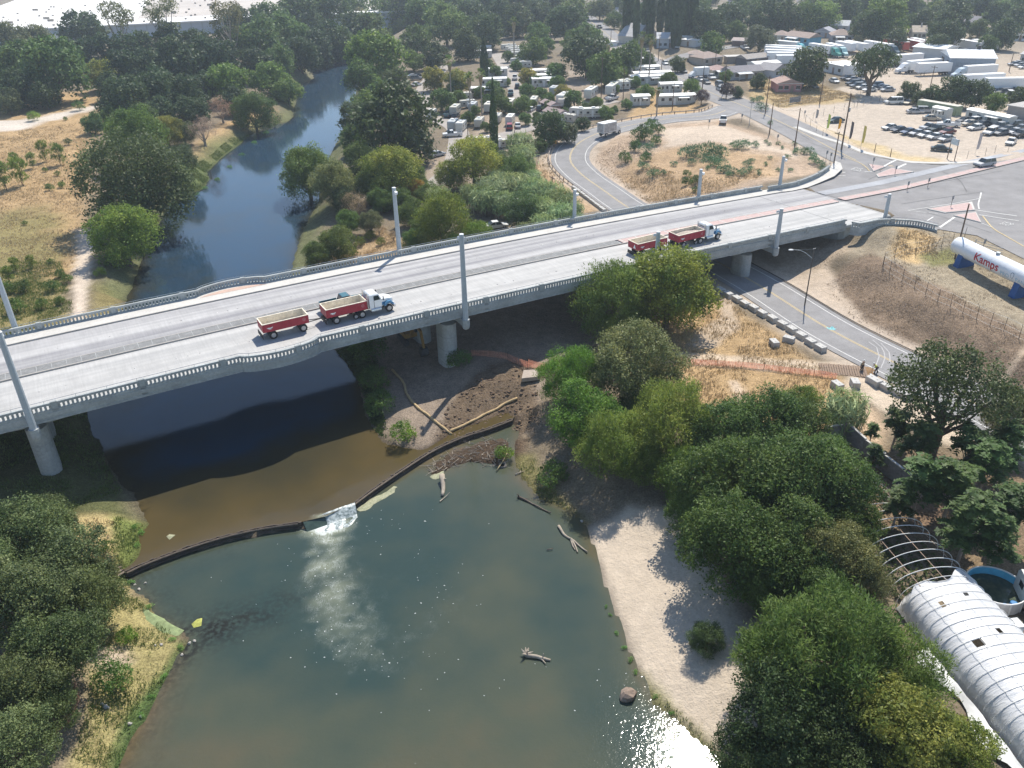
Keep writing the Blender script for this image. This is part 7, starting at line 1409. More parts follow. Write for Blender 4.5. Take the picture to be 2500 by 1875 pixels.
# ------------------------------------------------------------------ houses, sheds and the warehouse
M_WALL=material('painted_wall',(.85,.85,.85),.85,.08,.6,.2,s2=4,tint=True);M_ROOF=material('shingle_roof',(.9,.9,.9),.9,.14,1.2,.15,s2=7,tint=True);M_FASC=material('white_fascia',(.72,.72,.70),.7,.05,2)
def house(a,b,depth,h,label,wall,roof,gable=True,rise=.38,porch=False,windows=3,cat='house',name='house',flip=1,chim=False):
    """house whose visible long front wall runs between photo points a and b (at ground level)"""
    p,q=at(*a),at(*b);L=math.hypot(q[0]-p[0],q[1]-p[1]);y=math.atan2(q[1]-p[1],q[0]-p[0]);t=thing(name,label,cat,p,y);D=depth;e=.45
    Geo().b2(0,L,0,D,-.5,h).obj('walls',M_WALL,t,color=wall)
    r=D*rise*.5 if gable else.15
    if gable=='x':
        g=Geo().add([(-e,-e,h-.05),(L+e,-e,h-.05),(L+e,D+e,h-.05),(-e,D+e,h-.05),(-e,D/2,h+r),(L+e,D/2,h+r)],[(0,1,5,4),(2,3,4,5),(0,4,3),(1,2,5),(0,3,2,1)])
    elif gable=='y':
        r=L*rise*.5;g=Geo().add([(-e,-e,h-.05),(L+e,-e,h-.05),(L+e,D+e,h-.05),(-e,D+e,h-.05),(L/2,-e,h+r),(L/2,D+e,h+r)],[(0,4,5,3),(1,2,5,4),(0,1,4),(2,3,5),(0,3,2,1)])
    elif gable=='hip':
        m=min(L,D)/2*.9;r=m*rise*1.3;g=Geo().add([(-e,-e,h-.05),(L+e,-e,h-.05),(L+e,D+e,h-.05),(-e,D+e,h-.05),(m,D/2,h+r),(max(L-m,m+.1),D/2,h+r)],[(0,1,5,4),(2,3,4,5),(0,4,3),(1,2,5),(0,3,2,1)])
    else:g=Geo().b2(-e,L+e,-e,D+e,h,h+.22)
    rf=g.obj('roof',M_ROOF,t,color=roof)
    if gable:Geo().b2(-e,L+e,-e-.04,-e,h-.2,h-.04).obj('fascia',M_FASC,rf)
    if gable=='y':Geo().add([(0,-.012,h-.05),(L,-.012,h-.05),(L/2,-.012,h+r*.97)],[(0,1,2)]).obj('gable_wall',M_WALL,t,color=wall)
    if chim:Geo().b2(L*.6,L*.6+.6,D*.5-.3,D*.5+.3,h,h+r+1.0).obj('chimney',M_BLOCK,rf)
    for k in range(windows):
        x=L*(k+.6)/(windows+.2)
        if k==windows//2:Geo().b2(x-.5,x+.5,-.03,0,0,2.1).obj('door',material('house_door',(.30,.22,.16),.7,.2,2),t)
        else:
            w=Geo().b2(x-.65,x+.65,-.05,-.02,.95,2.05).obj('window',M_GLASS,t);Geo().b2(x-.75,x+.75,-.07,0,.82,.93).b2(x-.75,x+.75,-.07,0,2.07,2.16).obj('window_frame',M_FASC,w)
    if porch:
        pr=Geo().add([(L*.15,-2.4,2.2),(L*.6,-2.4,2.2),(L*.6,0,2.6),(L*.15,0,2.6)],[(0,1,2,3)]);pr.add([(L*.15,-2.4,2.1),(L*.6,-2.4,2.1),(L*.6,0,2.5),(L*.15,0,2.5)],[(3,2,1,0)]);pr.obj('porch_roof',M_ROOF,t,color=(.8,.8,.78))
        for x in(L*.17,L*.58):Geo().b2(x-.06,x+.06,-2.35,-2.23,-.2,2.15).obj('porch_post',M_FASC,t)
    return t
def a4(x,y):return(1650+x/5.144,y/5.144)
def a5(x,y):return(2050+x/4.916,y/4.916)
def a3(x,y):return(1300+x/5.53,y/5.53)
BRN=(.42,.33,.28);GRY=(.30,.28,.29);TAN=(.55,.47,.38);PNK=(.62,.30,.28);BLU=(.16,.45,.62);CRM=(.75,.70,.60);WHT=(.9,.9,.88);LGY=(.55,.56,.58);RST=(.45,.28,.24)
house(a4(1265,1165),a4(1570,1160),7.5,2.8,'pink stuccoed house with a brown gable roof at the field corner',PNK,(.46,.33,.28),'y',.32,windows=4)
house(a4(690,1010),a4(1080,985),7,2.7,'grey house with a dark grey gable roof and white awning',LGY,GRY,'x',.4,True)
house(a4(1215,990),a4(1400,960),7,2.7,'pale house with a grey gable end beside the dark round tree',(.62,.66,.72),(.38,.36,.36),'y',.4,windows=2)
house(a4(460,980),a4(640,965),6,2.6,'small house with a pinkish brown roof and white porch posts',CRM,(.50,.36,.32),'hip',.4,True,2)
house(a4(340,830),a4(580,800),8,2.8,'long beige bungalow with a brown hip roof',TAN,BRN,'hip',.35)
house(a4(160,770),a4(330,800),6,2.7,'brown-roofed bungalow wing beside the round dark tree',TAN,BRN,'hip',.35,windows=2)
house(a4(640,800),a4(860,790),4,2.4,'open carport with a flat grey roof between the bungalows',(.42,.36,.30),(.60,.57,.52),False,windows=0,cat='carport',name='carport')
house(a4(880,830),a4(1160,800),6,2.6,'dark brown garage with a shallow gable roof beside the trailers',(.16,.15,.16),(.42,.38,.34),'x',.4,windows=1)
house(a4(1000,890),a4(1300,870),6,2.3,'low white-roofed shed behind the grey house',WHT,(.92,.90,.86),'x',.2,windows=2,cat='shed',name='shed')
house(a4(1360,530),a4(1660,580),8,2.8,'bright blue house with a brown gable roof and turquoise porch',BLU,BRN,'x',.42,True,4)
house(a4(1190,520),a4(1380,530),7,2.8,'brown roofed wing left of the bright blue house',CRM,BRN,'hip',.4,windows=2)
house(a4(0,530),a4(300,560),5,2.3,'white flat-roofed outbuilding behind the street corner',WHT,(.9,.88,.84),False,windows=2,cat='shed',name='shed')
house(a4(700,580),a4(940,600),6,2.4,'dark rusty shed with a low roof behind the round tree',(.25,.16,.14),(.50,.42,.38),'x',.3,windows=1,cat='shed',name='shed')
house(a4(1670,360),a4(1870,400),6,2.8,'white-roofed open barn beyond the truck row',(.5,.47,.42),(.92,.92,.92),False,windows=1,cat='shed',name='shed')
house(a4(1740,470),a4(1930,480),7,2.7,'grey gabled house behind the truck row',(.45,.47,.52),(.42,.42,.45),'y',.45,windows=2)
house(a4(1950,530),a4(2210,530),8,2.9,'brown roofed house with a long windowed porch behind the trailers',(.42,.42,.45),BRN,'hip',.45,True,4)
house(a4(1900,400),a4(2150,410),8,3.0,'large pale grey roofed house in the second row behind the yard',LGY,(.62,.62,.62),'x',.5)
house(a4(1850,900),a4(2090,950),9,3.0,'cream flat-roofed building beside the dark round tree',(.72,.72,.70),(.9,.89,.85),False,windows=3,cat='building',name='commercial_building')
house(a3(1680,650),a3(1970,650),11,4.0,'long grey shop building with a pale grey gable roof at the street corner',(.62,.64,.66),(.60,.61,.63),'x',.35,windows=4,cat='building',name='commercial_building')
house(a3(1390,600),a3(1660,560),9,3.2,'cream gabled house next to the grey shop building',CRM,(.52,.51,.50),'y',.5,windows=2)
house(a3(1900,510),a3(2050,510),6,2.8,'small pinkish hut behind the grey shop building',(.7,.55,.5),(.72,.60,.55),'x',.3,windows=1)
house(a3(1990,620),a3(2200,640),5,2.6,'long white canopy shed beside the grey shop',WHT,WHT,False,windows=1,cat='shed',name='shed')
house(a3(870,215),a3(1050,210),9,3,'grey roofed house beside the far straight street',(.4,.4,.45),(.46,.45,.45),'x',.6);house(a3(1060,250),a3(1260,270),9,3,'grey roofed house left of the cypress row',(.5,.5,.5),(.40,.40,.42),'x',.6)
house(a3(170,170),a3(310,150),9,4,'white gabled house peeping out of trees beyond the park',WHT,(.5,.5,.5),'y',.6,windows=2);house(a3(860,640),a3(990,640),6,2.6,'white roofed cabin behind the big dark park tree',WHT,WHT,False,windows=2)
house((1345,278),(1368,272),6.5,2.5,'brown roofed hut with a gable end, back one of the pair in the park',(.26,.17,.14),(.42,.33,.31),'y',.5,windows=1);house((1363,300),(1387,294),6.5,2.5,'brown roofed hut with a gable end, front one of the pair in the park',(.26,.17,.14),(.42,.33,.31),'y',.5,windows=1)
# grey metal shed of the truck yard
t=house(a5(1290,895),a5(1830,905),16,5.5,'big grey metal shed with a pale gable roof in the truck yard',(.36,.42,.50),(.86,.88,.88),'x',.22,windows=0,cat='shed',name='metal_shed')
L_=math.dist(at(*a5(1290,895)),at(*a5(1830,905)));Geo().b2(-.06,0,1.0,5.0,0,4.2).b2(-.06,0,9.5,14,0,4.2).obj('open_bay',M_TRIM,t);Geo().b2(2,L_-4,-.04,0,2.6,4.0).obj('window_band',material('grimy_windows',(.22,.27,.32),.4,.3,2),t);Geo().b2(-.1,-.06,7.0,8.6,5.2,6.4).obj('yellow_sign',material('sign_yellow',(.6,.48,.2),.7,.1,2),t);Geo().cyl((L_-4,9,7),(L_-4,9,8.4),.6,.6,10).obj('roof_fan',M_TRIM,t)
house(a5(860,690),a5(1230,720),12,4,'lower white-roofed annex left of the grey metal shed',(.55,.58,.60),(.88,.90,.90),'x',.15,windows=0,cat='shed',name='metal_shed');house(a5(2150,760),a5(2320,770),8,3.0,'grey flat building at the right edge beyond the metal shed',(.45,.45,.46),(.50,.49,.47),False,windows=2,cat='building',name='commercial_building');house((2455,285),(2530,298),7,2.9,'grey block building at the right edge behind the office trailer',(.36,.35,.34),(.5,.48,.45),False,windows=0,cat='building',name='commercial_building')
# rows of far houses
random.seed(5)
far_h=[(430,480,BRN,'y'),(560,480,GRY,'x'),(720,430,TAN,'y'),(950,450,TAN,'x'),(1010,380,RST,'y'),(900,330,GRY,'x'),(750,330,WHT,'y'),(820,190,GRY,'y'),(1000,105,BRN,'x'),(1360,100,LGY,'y'),(1660,105,TAN,'y'),(1820,165,BRN,'x'),(1700,400,BRN,'y'),(1870,260,TAN,'x'),(2100,310,GRY,'x'),(2160,470,BRN,'y'),(560,40,TAN,'x'),(330,60,BRN,'x'),(2000,90,GRY,'x'),(1550,330,GRY,'x'),(240,180,LGY,'x'),(60,300,BRN,'hip'),(180,440,BRN,'hip'),(2140,200,BRN,'x'),(1480,30,TAN,'x'),(1230,55,GRY,'x')]
for i,(x,y,r,gk)in enumerate(far_h):
    u,v=a5(x,y);w=random.uniform(22,34);wl=random.choice([CRM,WHT,TAN,LGY,(.62,.55,.5)]);house((u-w/2,v+4),(u+w/2,v+5),random.uniform(8,11),2.9,{str(BRN):'brown',str(GRY):'grey',str(TAN):'tan',str(RST):'rust brown',str(WHT):'white',str(LGY):'pale grey'}[str(r)]+' roofed bungalow beyond the truck yard',wl,r,gk,.5,windows=3,chim=i%3==0)['group']='bungalows beyond the truck yard'
for i,(u,v)in enumerate([(1850,15),(1905,20),(1940,25),(1830,30),(1790,10),(1870,28),(1960,12),(1735,40),(1480,15),(1560,12),(1510,8),(1610,25),(2030,18),(1665,48)]):
    w=random.uniform(24,34);house((u-w/2,v+4),(u+w/2,v+4.5),10,2.9,random.choice(['grey','tan','brown'])+' roofed bungalow among the far trees' if False else 'small pale bungalow among the far trees',random.choice([CRM,WHT,TAN]),random.choice([BRN,GRY,TAN,LGY]),random.choice(['x','y','hip']),.5,windows=2)['group']='bungalows among the far trees'
# the huge white warehouse roof at the upper left
M_WROOF=material('white_membrane_roof',(.84,.82,.79),.8,.10,.03,.2,s2=.3);wa,wb=at(-60,113),at(560,80);yw=math.atan2(wb[1]-wa[1],wb[0]-wa[0]);Lw=math.dist(wa[:2],wb[:2]);wh=thing('warehouse','huge low warehouse with a white roof dotted with vents behind the wood','warehouse',wa,yw)
Geo().b2(-20,Lw+120,0,520,-2,6.4).obj('walls',material('warehouse_wall',(.50,.53,.57),.8,.06,.3),wh);rf=Geo().b2(-21,Lw+121,-1,521,6.4,7.0).obj('roof',M_WROOF,wh)
for k in range(46):Geo().b2(-20+k*(Lw+140)/46,-19.4+k*(Lw+140)/46,-.15,0,-1,6.3).obj('wall_rib',M_GALV,wh)
random.seed(9);vm=[Geo().box((0,0,.9),(3.2,2.2,1.1)).mesh('roof_vent'),Geo().box((0,0,.5),(1.2,1.2,.7)).mesh('roof_vent')]
for m in vm:m.materials.append(material('vent_tan',(.30,.27,.23),.8,.2,1))
for k in range(70):
    r=k%7;c=k//5;link('roof_vent',vm[0 if random.random()<.25 else 1],rf,(5+c*Lw/14+random.uniform(-4,4),10+r*24+random.uniform(-4,4),7.0))
Geo().b2(Lw*.62,Lw+119,30,200,7.02,7.1).obj('grey_roof_patch',material('grey_membrane',(.50,.45,.40),.85,.1,.05),rf)
for u,v,lab in[(130,103,'white lorry roof beside the warehouse wall, left'),(318,90,'white lorry beside the warehouse wall, right')]:
    p=at(u,v);t=thing('lorry',lab,'truck',p,yw);Geo().b2(-8,5,-1.3,1.3,1.2,4).obj('cargo_box',M_WHITEP,t);Geo().b2(5.3,7.5,-1.2,1.2,.6,3.0).obj('cab',M_WHITEP,t);wheels(t,(-6,6.3),1.0,.5,W_TRK)
# ------------------------------------------------------------------ poles, wires, signs, guard rail, fences
M_WOOD=material('pole_wood',(.16,.115,.085),.95,.2,2,.1);M_WIRE=material('wire',(.05,.05,.05),.6,.1,1);M_SIGNW=material('sign_white',(.70,.70,.68),.5,.1,2);M_SIGNB=material('sign_back',(.28,.29,.30),.5,.1,2,metal=.3)
def top_height(b,t):
    p=at(*b);best=(1e9,8)
    for h in np.arange(2,24,.1):
        v=p+np.array([0,0,h])-np.array([0,0,CAMH]);zf=v@_fw;x=CXP+FPX*(v@_R)/zf;y=CYP-FPX*(v@_U)/zf;e=abs(y-t[1]);best=min(best,(e,h))
    return p,best[1]
def pole(b,t,label,arms=0,r=.15,mat=None,box=False,name='utility_pole'):
    p,h=top_height(b,t);o=thing(name,label,'utility pole',p,rad(25));Geo().cyl((0,0,-.3),(0,0,h),r,r*.65,8).obj('shaft',mat or M_WOOD,o)
    for k in range(arms):z=h-.5-k*1.1;a=Geo().box((0,0,z),(.1,2.4,.12)).obj('cross_arm',M_WOOD,o);[Geo().cyl((0,y,z+.06),(0,y,z+.22),.045,.03,6).obj('insulator',M_GALV,a)for y in(-1.05,-.5,.5,1.05)]
    if box:Geo().cyl((.3,0,h*.68),(.3,0,h*.68+.9),.25,.25,10).obj('transformer',M_GALV,o)
    return np.array([p[0],p[1],p[2]+h])
tops={}
tops['d']=pole((2331,632),(2356,498),'leaning wooden pole beside the end of the white tank')
tops['big']=pole((2054,366),(2078,228),'tallest wooden utility pole with crossarms at the car lot corner',2,.2,box=True);tops['c']=pole((2035,403),(2050,322),'dark wooden pole at the sidewalk corner',1,.16);tops['b']=pole((1940,359),(1956,264),'dark wooden pole on the loop verge, nearest the sidewalk corner');tops['a']=pole((1878,328),(1891,251),'dark wooden pole in the middle of the loop verge');tops['e']=pole((1829,305),(1839,251),'slim pole at the top of the ramp loop',0,.09,M_GALV);tops['f']=pole((1868,278),(1881,185),'pole at the field corner across the street',1);tops['g']=pole((2001,254),(2013,185),'pole beside the fenced dry field');tops['h']=pole((2269,222),(2285,160),'pole standing in the truck yard',1);tops['i']=pole((1766,231),(1776,158),'pole in front of the grey house',1);tops['j']=pole((1714,222),(1720,160),'pole at the purple tree');tops['k']=pole((1467,255),(1479,139),'tall pole in the middle of the caravan park',1);tops['l']=pole((1521,243),(1524,166),'pole beside the long bungalow trailer');tops['m']=pole((1348,486),(1352,428),'short pole with crossarm beside the reed bed',1);tops['n']=pole((1257,372),(1253,318),'pole beside the pale tall reeds');tops['o']=pole((1641,270),(1647,201),'pole behind the ramp guard rail');tops['p']=pole((1614,181),(1619,143),'pole at the street junction',1);tops['q']=pole((1607,150),(1611,83),'pole beside the grey shop building',1);tops['r']=pole((1491,105),(1493,72),'pole beside the far straight street');tops['s']=pole((1633,123),(1636,85),'pole before the grey shop building');tops['t']=pole((1097,471),(1094,409),'park lane lamp pole',0,.09,M_GALV);tops['u']=pole((1143,345),(1140,312),'pole beside the long white pickup')
pole((2325,112),(2332,85),'thin pole among the far houses');pole((2385,105),(2392,68),'pole before the far gabled house');pole((2463,175),(2477,130),'leaning pole at the right end of the metal shed');pole((1745,165),(1750,120),'thin pole behind the beige bungalow');pole((2040,355),(2046,330),'short post below the tall pole')if False else None
def wire(a,b,sag=.8):
    A,B=tops[a],tops[b];n=12;tag(Geo().tube([tuple(A+(B-A)*(i/n)-np.array([0,0,.3+4*sag*(i/n)*(1-i/n)]))for i in range(n+1)],.018,3).obj('overhead_wire',M_WIRE),'overhead wire strung between the '+{'big':'tall lot corner pole','c':'sidewalk corner pole','f':'field corner pole','b':'loop verge pole','i':'grey house pole','k':'park pole','p':'junction pole','q':'shop pole','o':'guard rail pole','d':'leaning tank pole','m':'reed bed pole','h':'truck yard pole','a':'middle verge pole'}.get(a,'roadside pole')+' and the '+{'c':'sidewalk corner pole','b':'loop verge pole','a':'middle verge pole','e':'slim pole','f':'field corner pole','i':'grey house pole','p':'junction pole','q':'shop pole','l':'bungalow pole','o':'guard rail pole','h':'truck yard pole','r':'far street pole'}[b],'wire')
for a,b in[('big','c'),('c','b'),('b','a'),('a','e'),('big','f'),('f','i'),('i','p'),('p','q'),('k','l'),('l','o'),('big','h'),('q','r'),('o','p')]:wire(a,b)
# lamp over the underpass road
p,h=top_height((1964,748),(1991,606));t=thing('road_lamp','steel road lamp with a curved arm beside the underpass road','street lamp',p);Geo().cyl((0,0,0),(0,0,h),.11,.07,8).obj('mast',M_STAKE,t);d=G(1947,606,p[2]+h)-p;d[2]=0;d=d/np.linalg.norm(d)*3.1
Geo().tube([tuple(np.array([0,0,h-1.6])),tuple(d*.35+[0,0,h-.75]),tuple(d*.65+[0,0,h-.3]),tuple(d+[0,0,h-.25])],[.05,.045,.04,.035],6).obj('arm',M_GALV,t);Geo().ell(tuple(d*1.08+[0,0,h-.27]),(.42,.2,.12),10,6).obj('lantern',M_LAMPW,t);Geo().tube([(0,0,h-.1),tuple(d*.6+[0,0,h-.22])],.015,3).obj('tie_rod',M_GALV,t);Geo().box((0,0,h-.05),(.5,.08,.08),.6).obj('cross_piece',M_GALV,t)
def sign(b,t,label,panel=(.6,.75),mat=None,face=None,post=.04,cat='sign'):
    p,h=top_height(b,t);o=thing('road_sign',label,cat,p,rad(-60)if face is None else face);Geo().cyl((0,0,0),(0,0,h),post,post,6).obj('post',M_STAKE,o);Geo().box((.05,0,h-panel[1]/2),(.03,panel[0],panel[1])).obj('panel',mat or M_SIGNB,o);return o
for b,t,lab in[((2184,429),(2186,404),'road sign on the upper pink island, right'),((2130,407),(2131,391),'road sign on the upper pink island, left'),((2214,467),(2213,455),'low sign on the pink median, left'),((2264,459),(2265,448),'low sign on the pink median, right'),((2320,509),(2327,478),'road sign on the lower pink island'),((2398,612),(2404,590),'sign beside the tank yard gate'),((1810,297),(1811,281),'sign at the top of the ramp loop'),((1897,349),(1900,333),'small sign on the loop verge'),((1730,314),(1731,292),'small sign beside the bare ground of the loop'),((2016,392),(2019,367),'large pale sign panel at the sidewalk corner, back'),((2026,396),(2029,372),'tall narrow sign at the sidewalk corner'),((1963,288),(1964,276),'box sign at the lot fence'),((2092,262),(2093,250),'small sign on the lot back fence')]:sign(b,t,lab)
sign((1355,362),(1356,342),'orange warning sign on the bank left of the ramp',(.9,.9),material('sign_orange',(.65,.30,.05),.6,.08,2),rad(-120))
# lot signs, banners
t=thing('board_sign','two-legged blue and white board sign at the front of the car lot','sign',at(2321,390));q0,q1=at(2312,388)-at(2321,390),at(2330,392)-at(2321,390)
for q in(q0,q1):Geo().cyl((q[0],q[1],-.2),(q[0],q[1],4.6),.1,.09,8).obj('leg',M_WOOD,t)
m=(q0+q1)/2;Geo().box((m[0],m[1],3.9),(math.dist(q0[:2],q1[:2])+.2,.12,1.3),math.atan2(*(q1-q0)[[1,0]])).obj('board',material('board_blue',(.35,.48,.58),.6,.3,2,col2=(.7,.72,.72)),t)
def banner(b,t,label,col):
    p,h=top_height(b,t);o=thing('feather_banner',label,'banner',p,rad(-30));Geo().cyl((0,0,0),(0,0,h),.03,.02,5).obj('staff',M_GALV,o);Geo().add([(0,0,h),(.55,.05,h-.3),(.62,-.05,h*.55),(.45,.05,h*.28),(0,0,h*.25)],[(0,1,2),(0,2,3),(0,3,4)]).obj('flag',material(label.split()[0]+'_banner',col,.8,.25,3),o)
banner((2044,324),(2052,288),'orange feather banner at the edge of the car lot',(.75,.38,.04));banner((2016,326),(2027,278),'lime feather banner at the edge of the car lot',(.55,.62,.15));banner((2070,354),(2081,296),'dark feather banner beside the tall pole',(.12,.10,.10));banner((2100,365),(2112,306),'yellow feather banner on the lot verge',(.65,.52,.15));banner((1990,296),(2000,266),'black-and-white feather banner behind the lot fence',(.3,.3,.3));banner((2380,379),(2396,324),'grey lettered banner at the right of the car lot',(.45,.42,.42))
for u,v,w in[(2135,371,48),(2173,384,60)]:pole((u,v),(u+2,v-14),('left' if u<2150 else 'right')+' dark stub post on the verge of the car lot',0,.1)
# guard rail along the outside of the ramp
gr=thing('guard_rail','steel guard rail on wooden posts curving round the outside of the ramp','guard rail');n0=int(len(RAMP)*.02);n1=int(len(RAMP)*.555);A=offs(RAMP,5.3);_lc=G(1640,390,7)[:2];_h=slice(n0,len(RAMP)*2//5);A=A if np.linalg.norm(A[_h]-_lc,axis=1).mean()>np.linalg.norm(offs(RAMP,-5.3)[_h]-_lc,axis=1).mean()else offs(RAMP,-5.3)
kk=[i for i in range(len(A))if n0<=i<=n1 and not(A[i]@BN<C_FAR+6 and A[i]@BD<130)];za=base(A[:,0],A[:,1]);Geo().tube([(A[i,0],A[i,1],za[i]+.62)for i in kk],.13,4).obj('rail_beam',material('weathered_rail',(.34,.29,.25),.7,.2,1),gr);pmz=Geo().box((0,0,.3),(.18,.2,.9)).mesh('post');pmz.materials.append(M_WOOD)
for i in kk[::1]:link('post',pmz,gr,(A[i,0],A[i,1],za[i]))
# wire fences
def fence(px,h,label,posts=True,lean=None):
    P=np.array([at(*q)for q in px]);o=P[0].copy();t=thing('wire_fence',label,'fence',o);Q=P-o
    for i,q in enumerate(Q):Geo().cyl((q[0],q[1],-.2),(q[0]+(.5 if i==lean else random.uniform(-.06,.06)),q[1]+random.uniform(-.06,.06),q[2]*0+h+q[2]),.035,.03,5).obj('post',M_STAKE,t)if False else Geo().cyl((q[0],q[1],q[2]-.2),(q[0]+(.9 if i==lean else random.uniform(-.08,.08)),q[1]+random.uniform(-.06,.06),q[2]+h),.04,.035,5).obj('post',M_STAKE,t)
    for z in(h*.97,h*.5,h*.08):Geo().tube([(q[0],q[1],q[2]+z)for q in Q],.012,3).obj('wire',M_GALV,t)
fence([z6(x,y)for x,y in[(1305,402),(1350,442),(1430,487),(1508,532),(1578,572),(1655,617),(1735,647),(1815,692),(1900,732),(1985,772),(2073,802),(2168,852),(2260,890),(2380,940)]],2.1,'leaning wire fence along the top of the brown slope below the white tank');fence([z6(x,y)for x,y in[(1312,385),(1380,352),(1443,322),(1515,312),(1590,297),(1625,290),(1680,267),(1745,262),(1820,220)]],2.1,'wire fence with one fallen post behind the white tank yard',lean=5)
fence([(1900,262),(1925,258),(1950,254),(1975,250),(2000,247),(2025,243),(2050,240),(2075,236),(2100,232)],1.8,'wire fence along the dry field below the pepper tree');fence([(1966,297),(1985,290),(2010,282),(2035,275),(2060,269),(2085,263),(2107,258),(2125,252),(2147,248)],1.8,'wire fence at the back of the sandy car lot');fence([(1966,297),(1978,308),(1992,322),(2008,333)],1.6,'short wire fence with a rubbish bin at the lot corner');fence([(2330,395),(2360,388),(2405,380),(2428,374),(2460,370),(2500,366)],1.8,'wire fence at the front right of the car lot')
t=thing('field_banner','dark grey banner hung on the dry field fence','banner',at(1940,252),yaw_px((1930,253),(1951,250),8));Geo().b2(-2.2,2.2,-.05,0,.2,1.8).obj('sheet',material('banner_grey',(.13,.14,.16),.8,.4,2,col2=(.3,.3,.3)),t)
# ------------------------------------------------------------------ the white gas tank with its lettering
a,b=at(2352,650),at(2489,724);ax_=b-a;Lsad=math.hypot(ax_[0],ax_[1]);yk=math.atan2(ax_[1],ax_[0]);tank=thing('gas_tank','long white horizontal gas tank with red lettering on blue saddles','tank',a,yk)
M_TANK=material('tank_white',(.80,.81,.82),.35,.05,.5,.4,s2=2);M_SADDLE=material('saddle_blue',(.03,.10,.28),.6,.12,2,.3);RT=1.35;ZC=2.75;x0,x1=-2.2,Lsad+2.6
rings=[[(x,r*math.cos(t),ZC+r*math.sin(t))for t in np.linspace(0,6.2832,28,endpoint=False)]for x,r in[(x0-.75,.25),(x0-.66,.62),(x0-.42,1.0),(x0-.15,1.25),(x0+.1,RT)]+[(x0+.1+k*(x1-x0-.2)/8,RT)for k in range(1,9)]+[(x1+.15,1.25),(x1+.42,1.0),(x1+.66,.62),(x1+.75,.25)]]
Geo().loft(rings).obj('shell',M_TANK,tank,smooth=True)
for k in range(1,6):x=x0+(x1-x0)*k/6;Geo().loft([[(x+dx,r*math.cos(t),ZC+r*math.sin(t))for t in np.linspace(0,6.2832,28,endpoint=False)]for dx,r in((-.03,RT+.002),(-.02,RT+.012),(.02,RT+.012),(.03,RT+.002))]).obj('weld_seam',M_TANK,tank)
for x in(0,Lsad):Geo().extr([(-1.5,-.2),(1.5,-.2),(1.05,ZC-.5),(.7,ZC-1.05),(0,ZC-1.3),(-.7,ZC-1.05),(-1.05,ZC-.5)],x-.55,x+.55).obj('saddle',M_SADDLE,tank)
Geo().cyl((Lsad*.5,0,ZC+RT-.02),(Lsad*.5,0,ZC+RT+.35),.3,.3,10).obj('manhole',M_GALV,tank)
def lettering(txt,x,size,ang,mat,name,parent,R,zc,bold=0.0,xs=1.0):
    """flat letters bent round the tank's near side; ang = angle of the base line"""
    cu=bpy.data.curves.new(name,'FONT');cu.body=txt;cu.size=size;cu.offset=bold;cu.resolution_u=3;o=bpy.data.objects.new(name,cu);COL.objects.link(o);dg=bpy.context.evaluated_depsgraph_get();me=bpy.data.meshes.new_from_object(o.evaluated_get(dg));bpy.data.objects.remove(o);bpy.data.curves.remove(cu)
    import bmesh;bmm=bmesh.new();bmm.from_mesh(me)
    for yy in np.arange(-.5,2.0,.08):bmesh.ops.bisect_plane(bmm,geom=bmm.verts[:]+bmm.edges[:]+bmm.faces[:],plane_co=(0,yy*size,0),plane_no=(0,1,0))
    bmm.to_mesh(me);bmm.free()
    for v in me.vertices:t=ang+v.co.y/R;v.co=Vector((x+v.co.x*xs,-R*math.cos(t),zc+R*math.sin(t)))
    me.materials.clear();me.materials.append(mat);return link(name,me,parent)
M_LRED=material('letter_red',(.50,.02,.035),.5,.08,3);M_LBLUE=material('letter_pale_blue',(.33,.55,.72),.5,.1,3);M_LDARK=material('letter_grey',(.15,.2,.25),.5,.1,3)
lettering('Kamps',3.0,1.75,-.30,M_LRED,'kamps_lettering',tank,RT+.016,ZC,.03,1.08);lettering('PRO',8.6,.85,-.45,M_LBLUE,'pale_lettering',tank,RT+.016,ZC,0,1.1);lettering('PANE',11.6,.85,-.45,M_LBLUE,'pale_lettering',tank,RT+.016,ZC,0,1.1)
fl=Geo();n=16;F=[(math.sin(t)*.30*(1-.45*math.cos(t)if True else 1),-math.cos(t)*.5)for t in np.linspace(0,6.2832,n,endpoint=False)];R_=RT+.016
def wrap(p):t=-.02+p[1]/R_;return(10.95+p[0],-R_*math.cos(t),ZC+R_*math.sin(t))
fl.add([wrap(p)for p in F]+[wrap((p[0]*.8,p[1]*.85))for p in F],[(i,(i+1)%n,n+(i+1)%n,n+i)for i in range(n)]);fl.obj('drop_emblem',M_LDARK,tank)
gt=thing('tube_gate','grey tube gate behind the white tank','gate',at(2378,606),yaw_px((2376,604),(2405,612),7));[Geo().tube([(0,0,z),(4.5,0,z)],.04,5).obj('gate_bar',M_GALV,gt)for z in(.4,.8,1.2)];Geo().tube([(0,0,0),(0,0,1.5)],.07,6).obj('gate_post',M_GALV,gt)
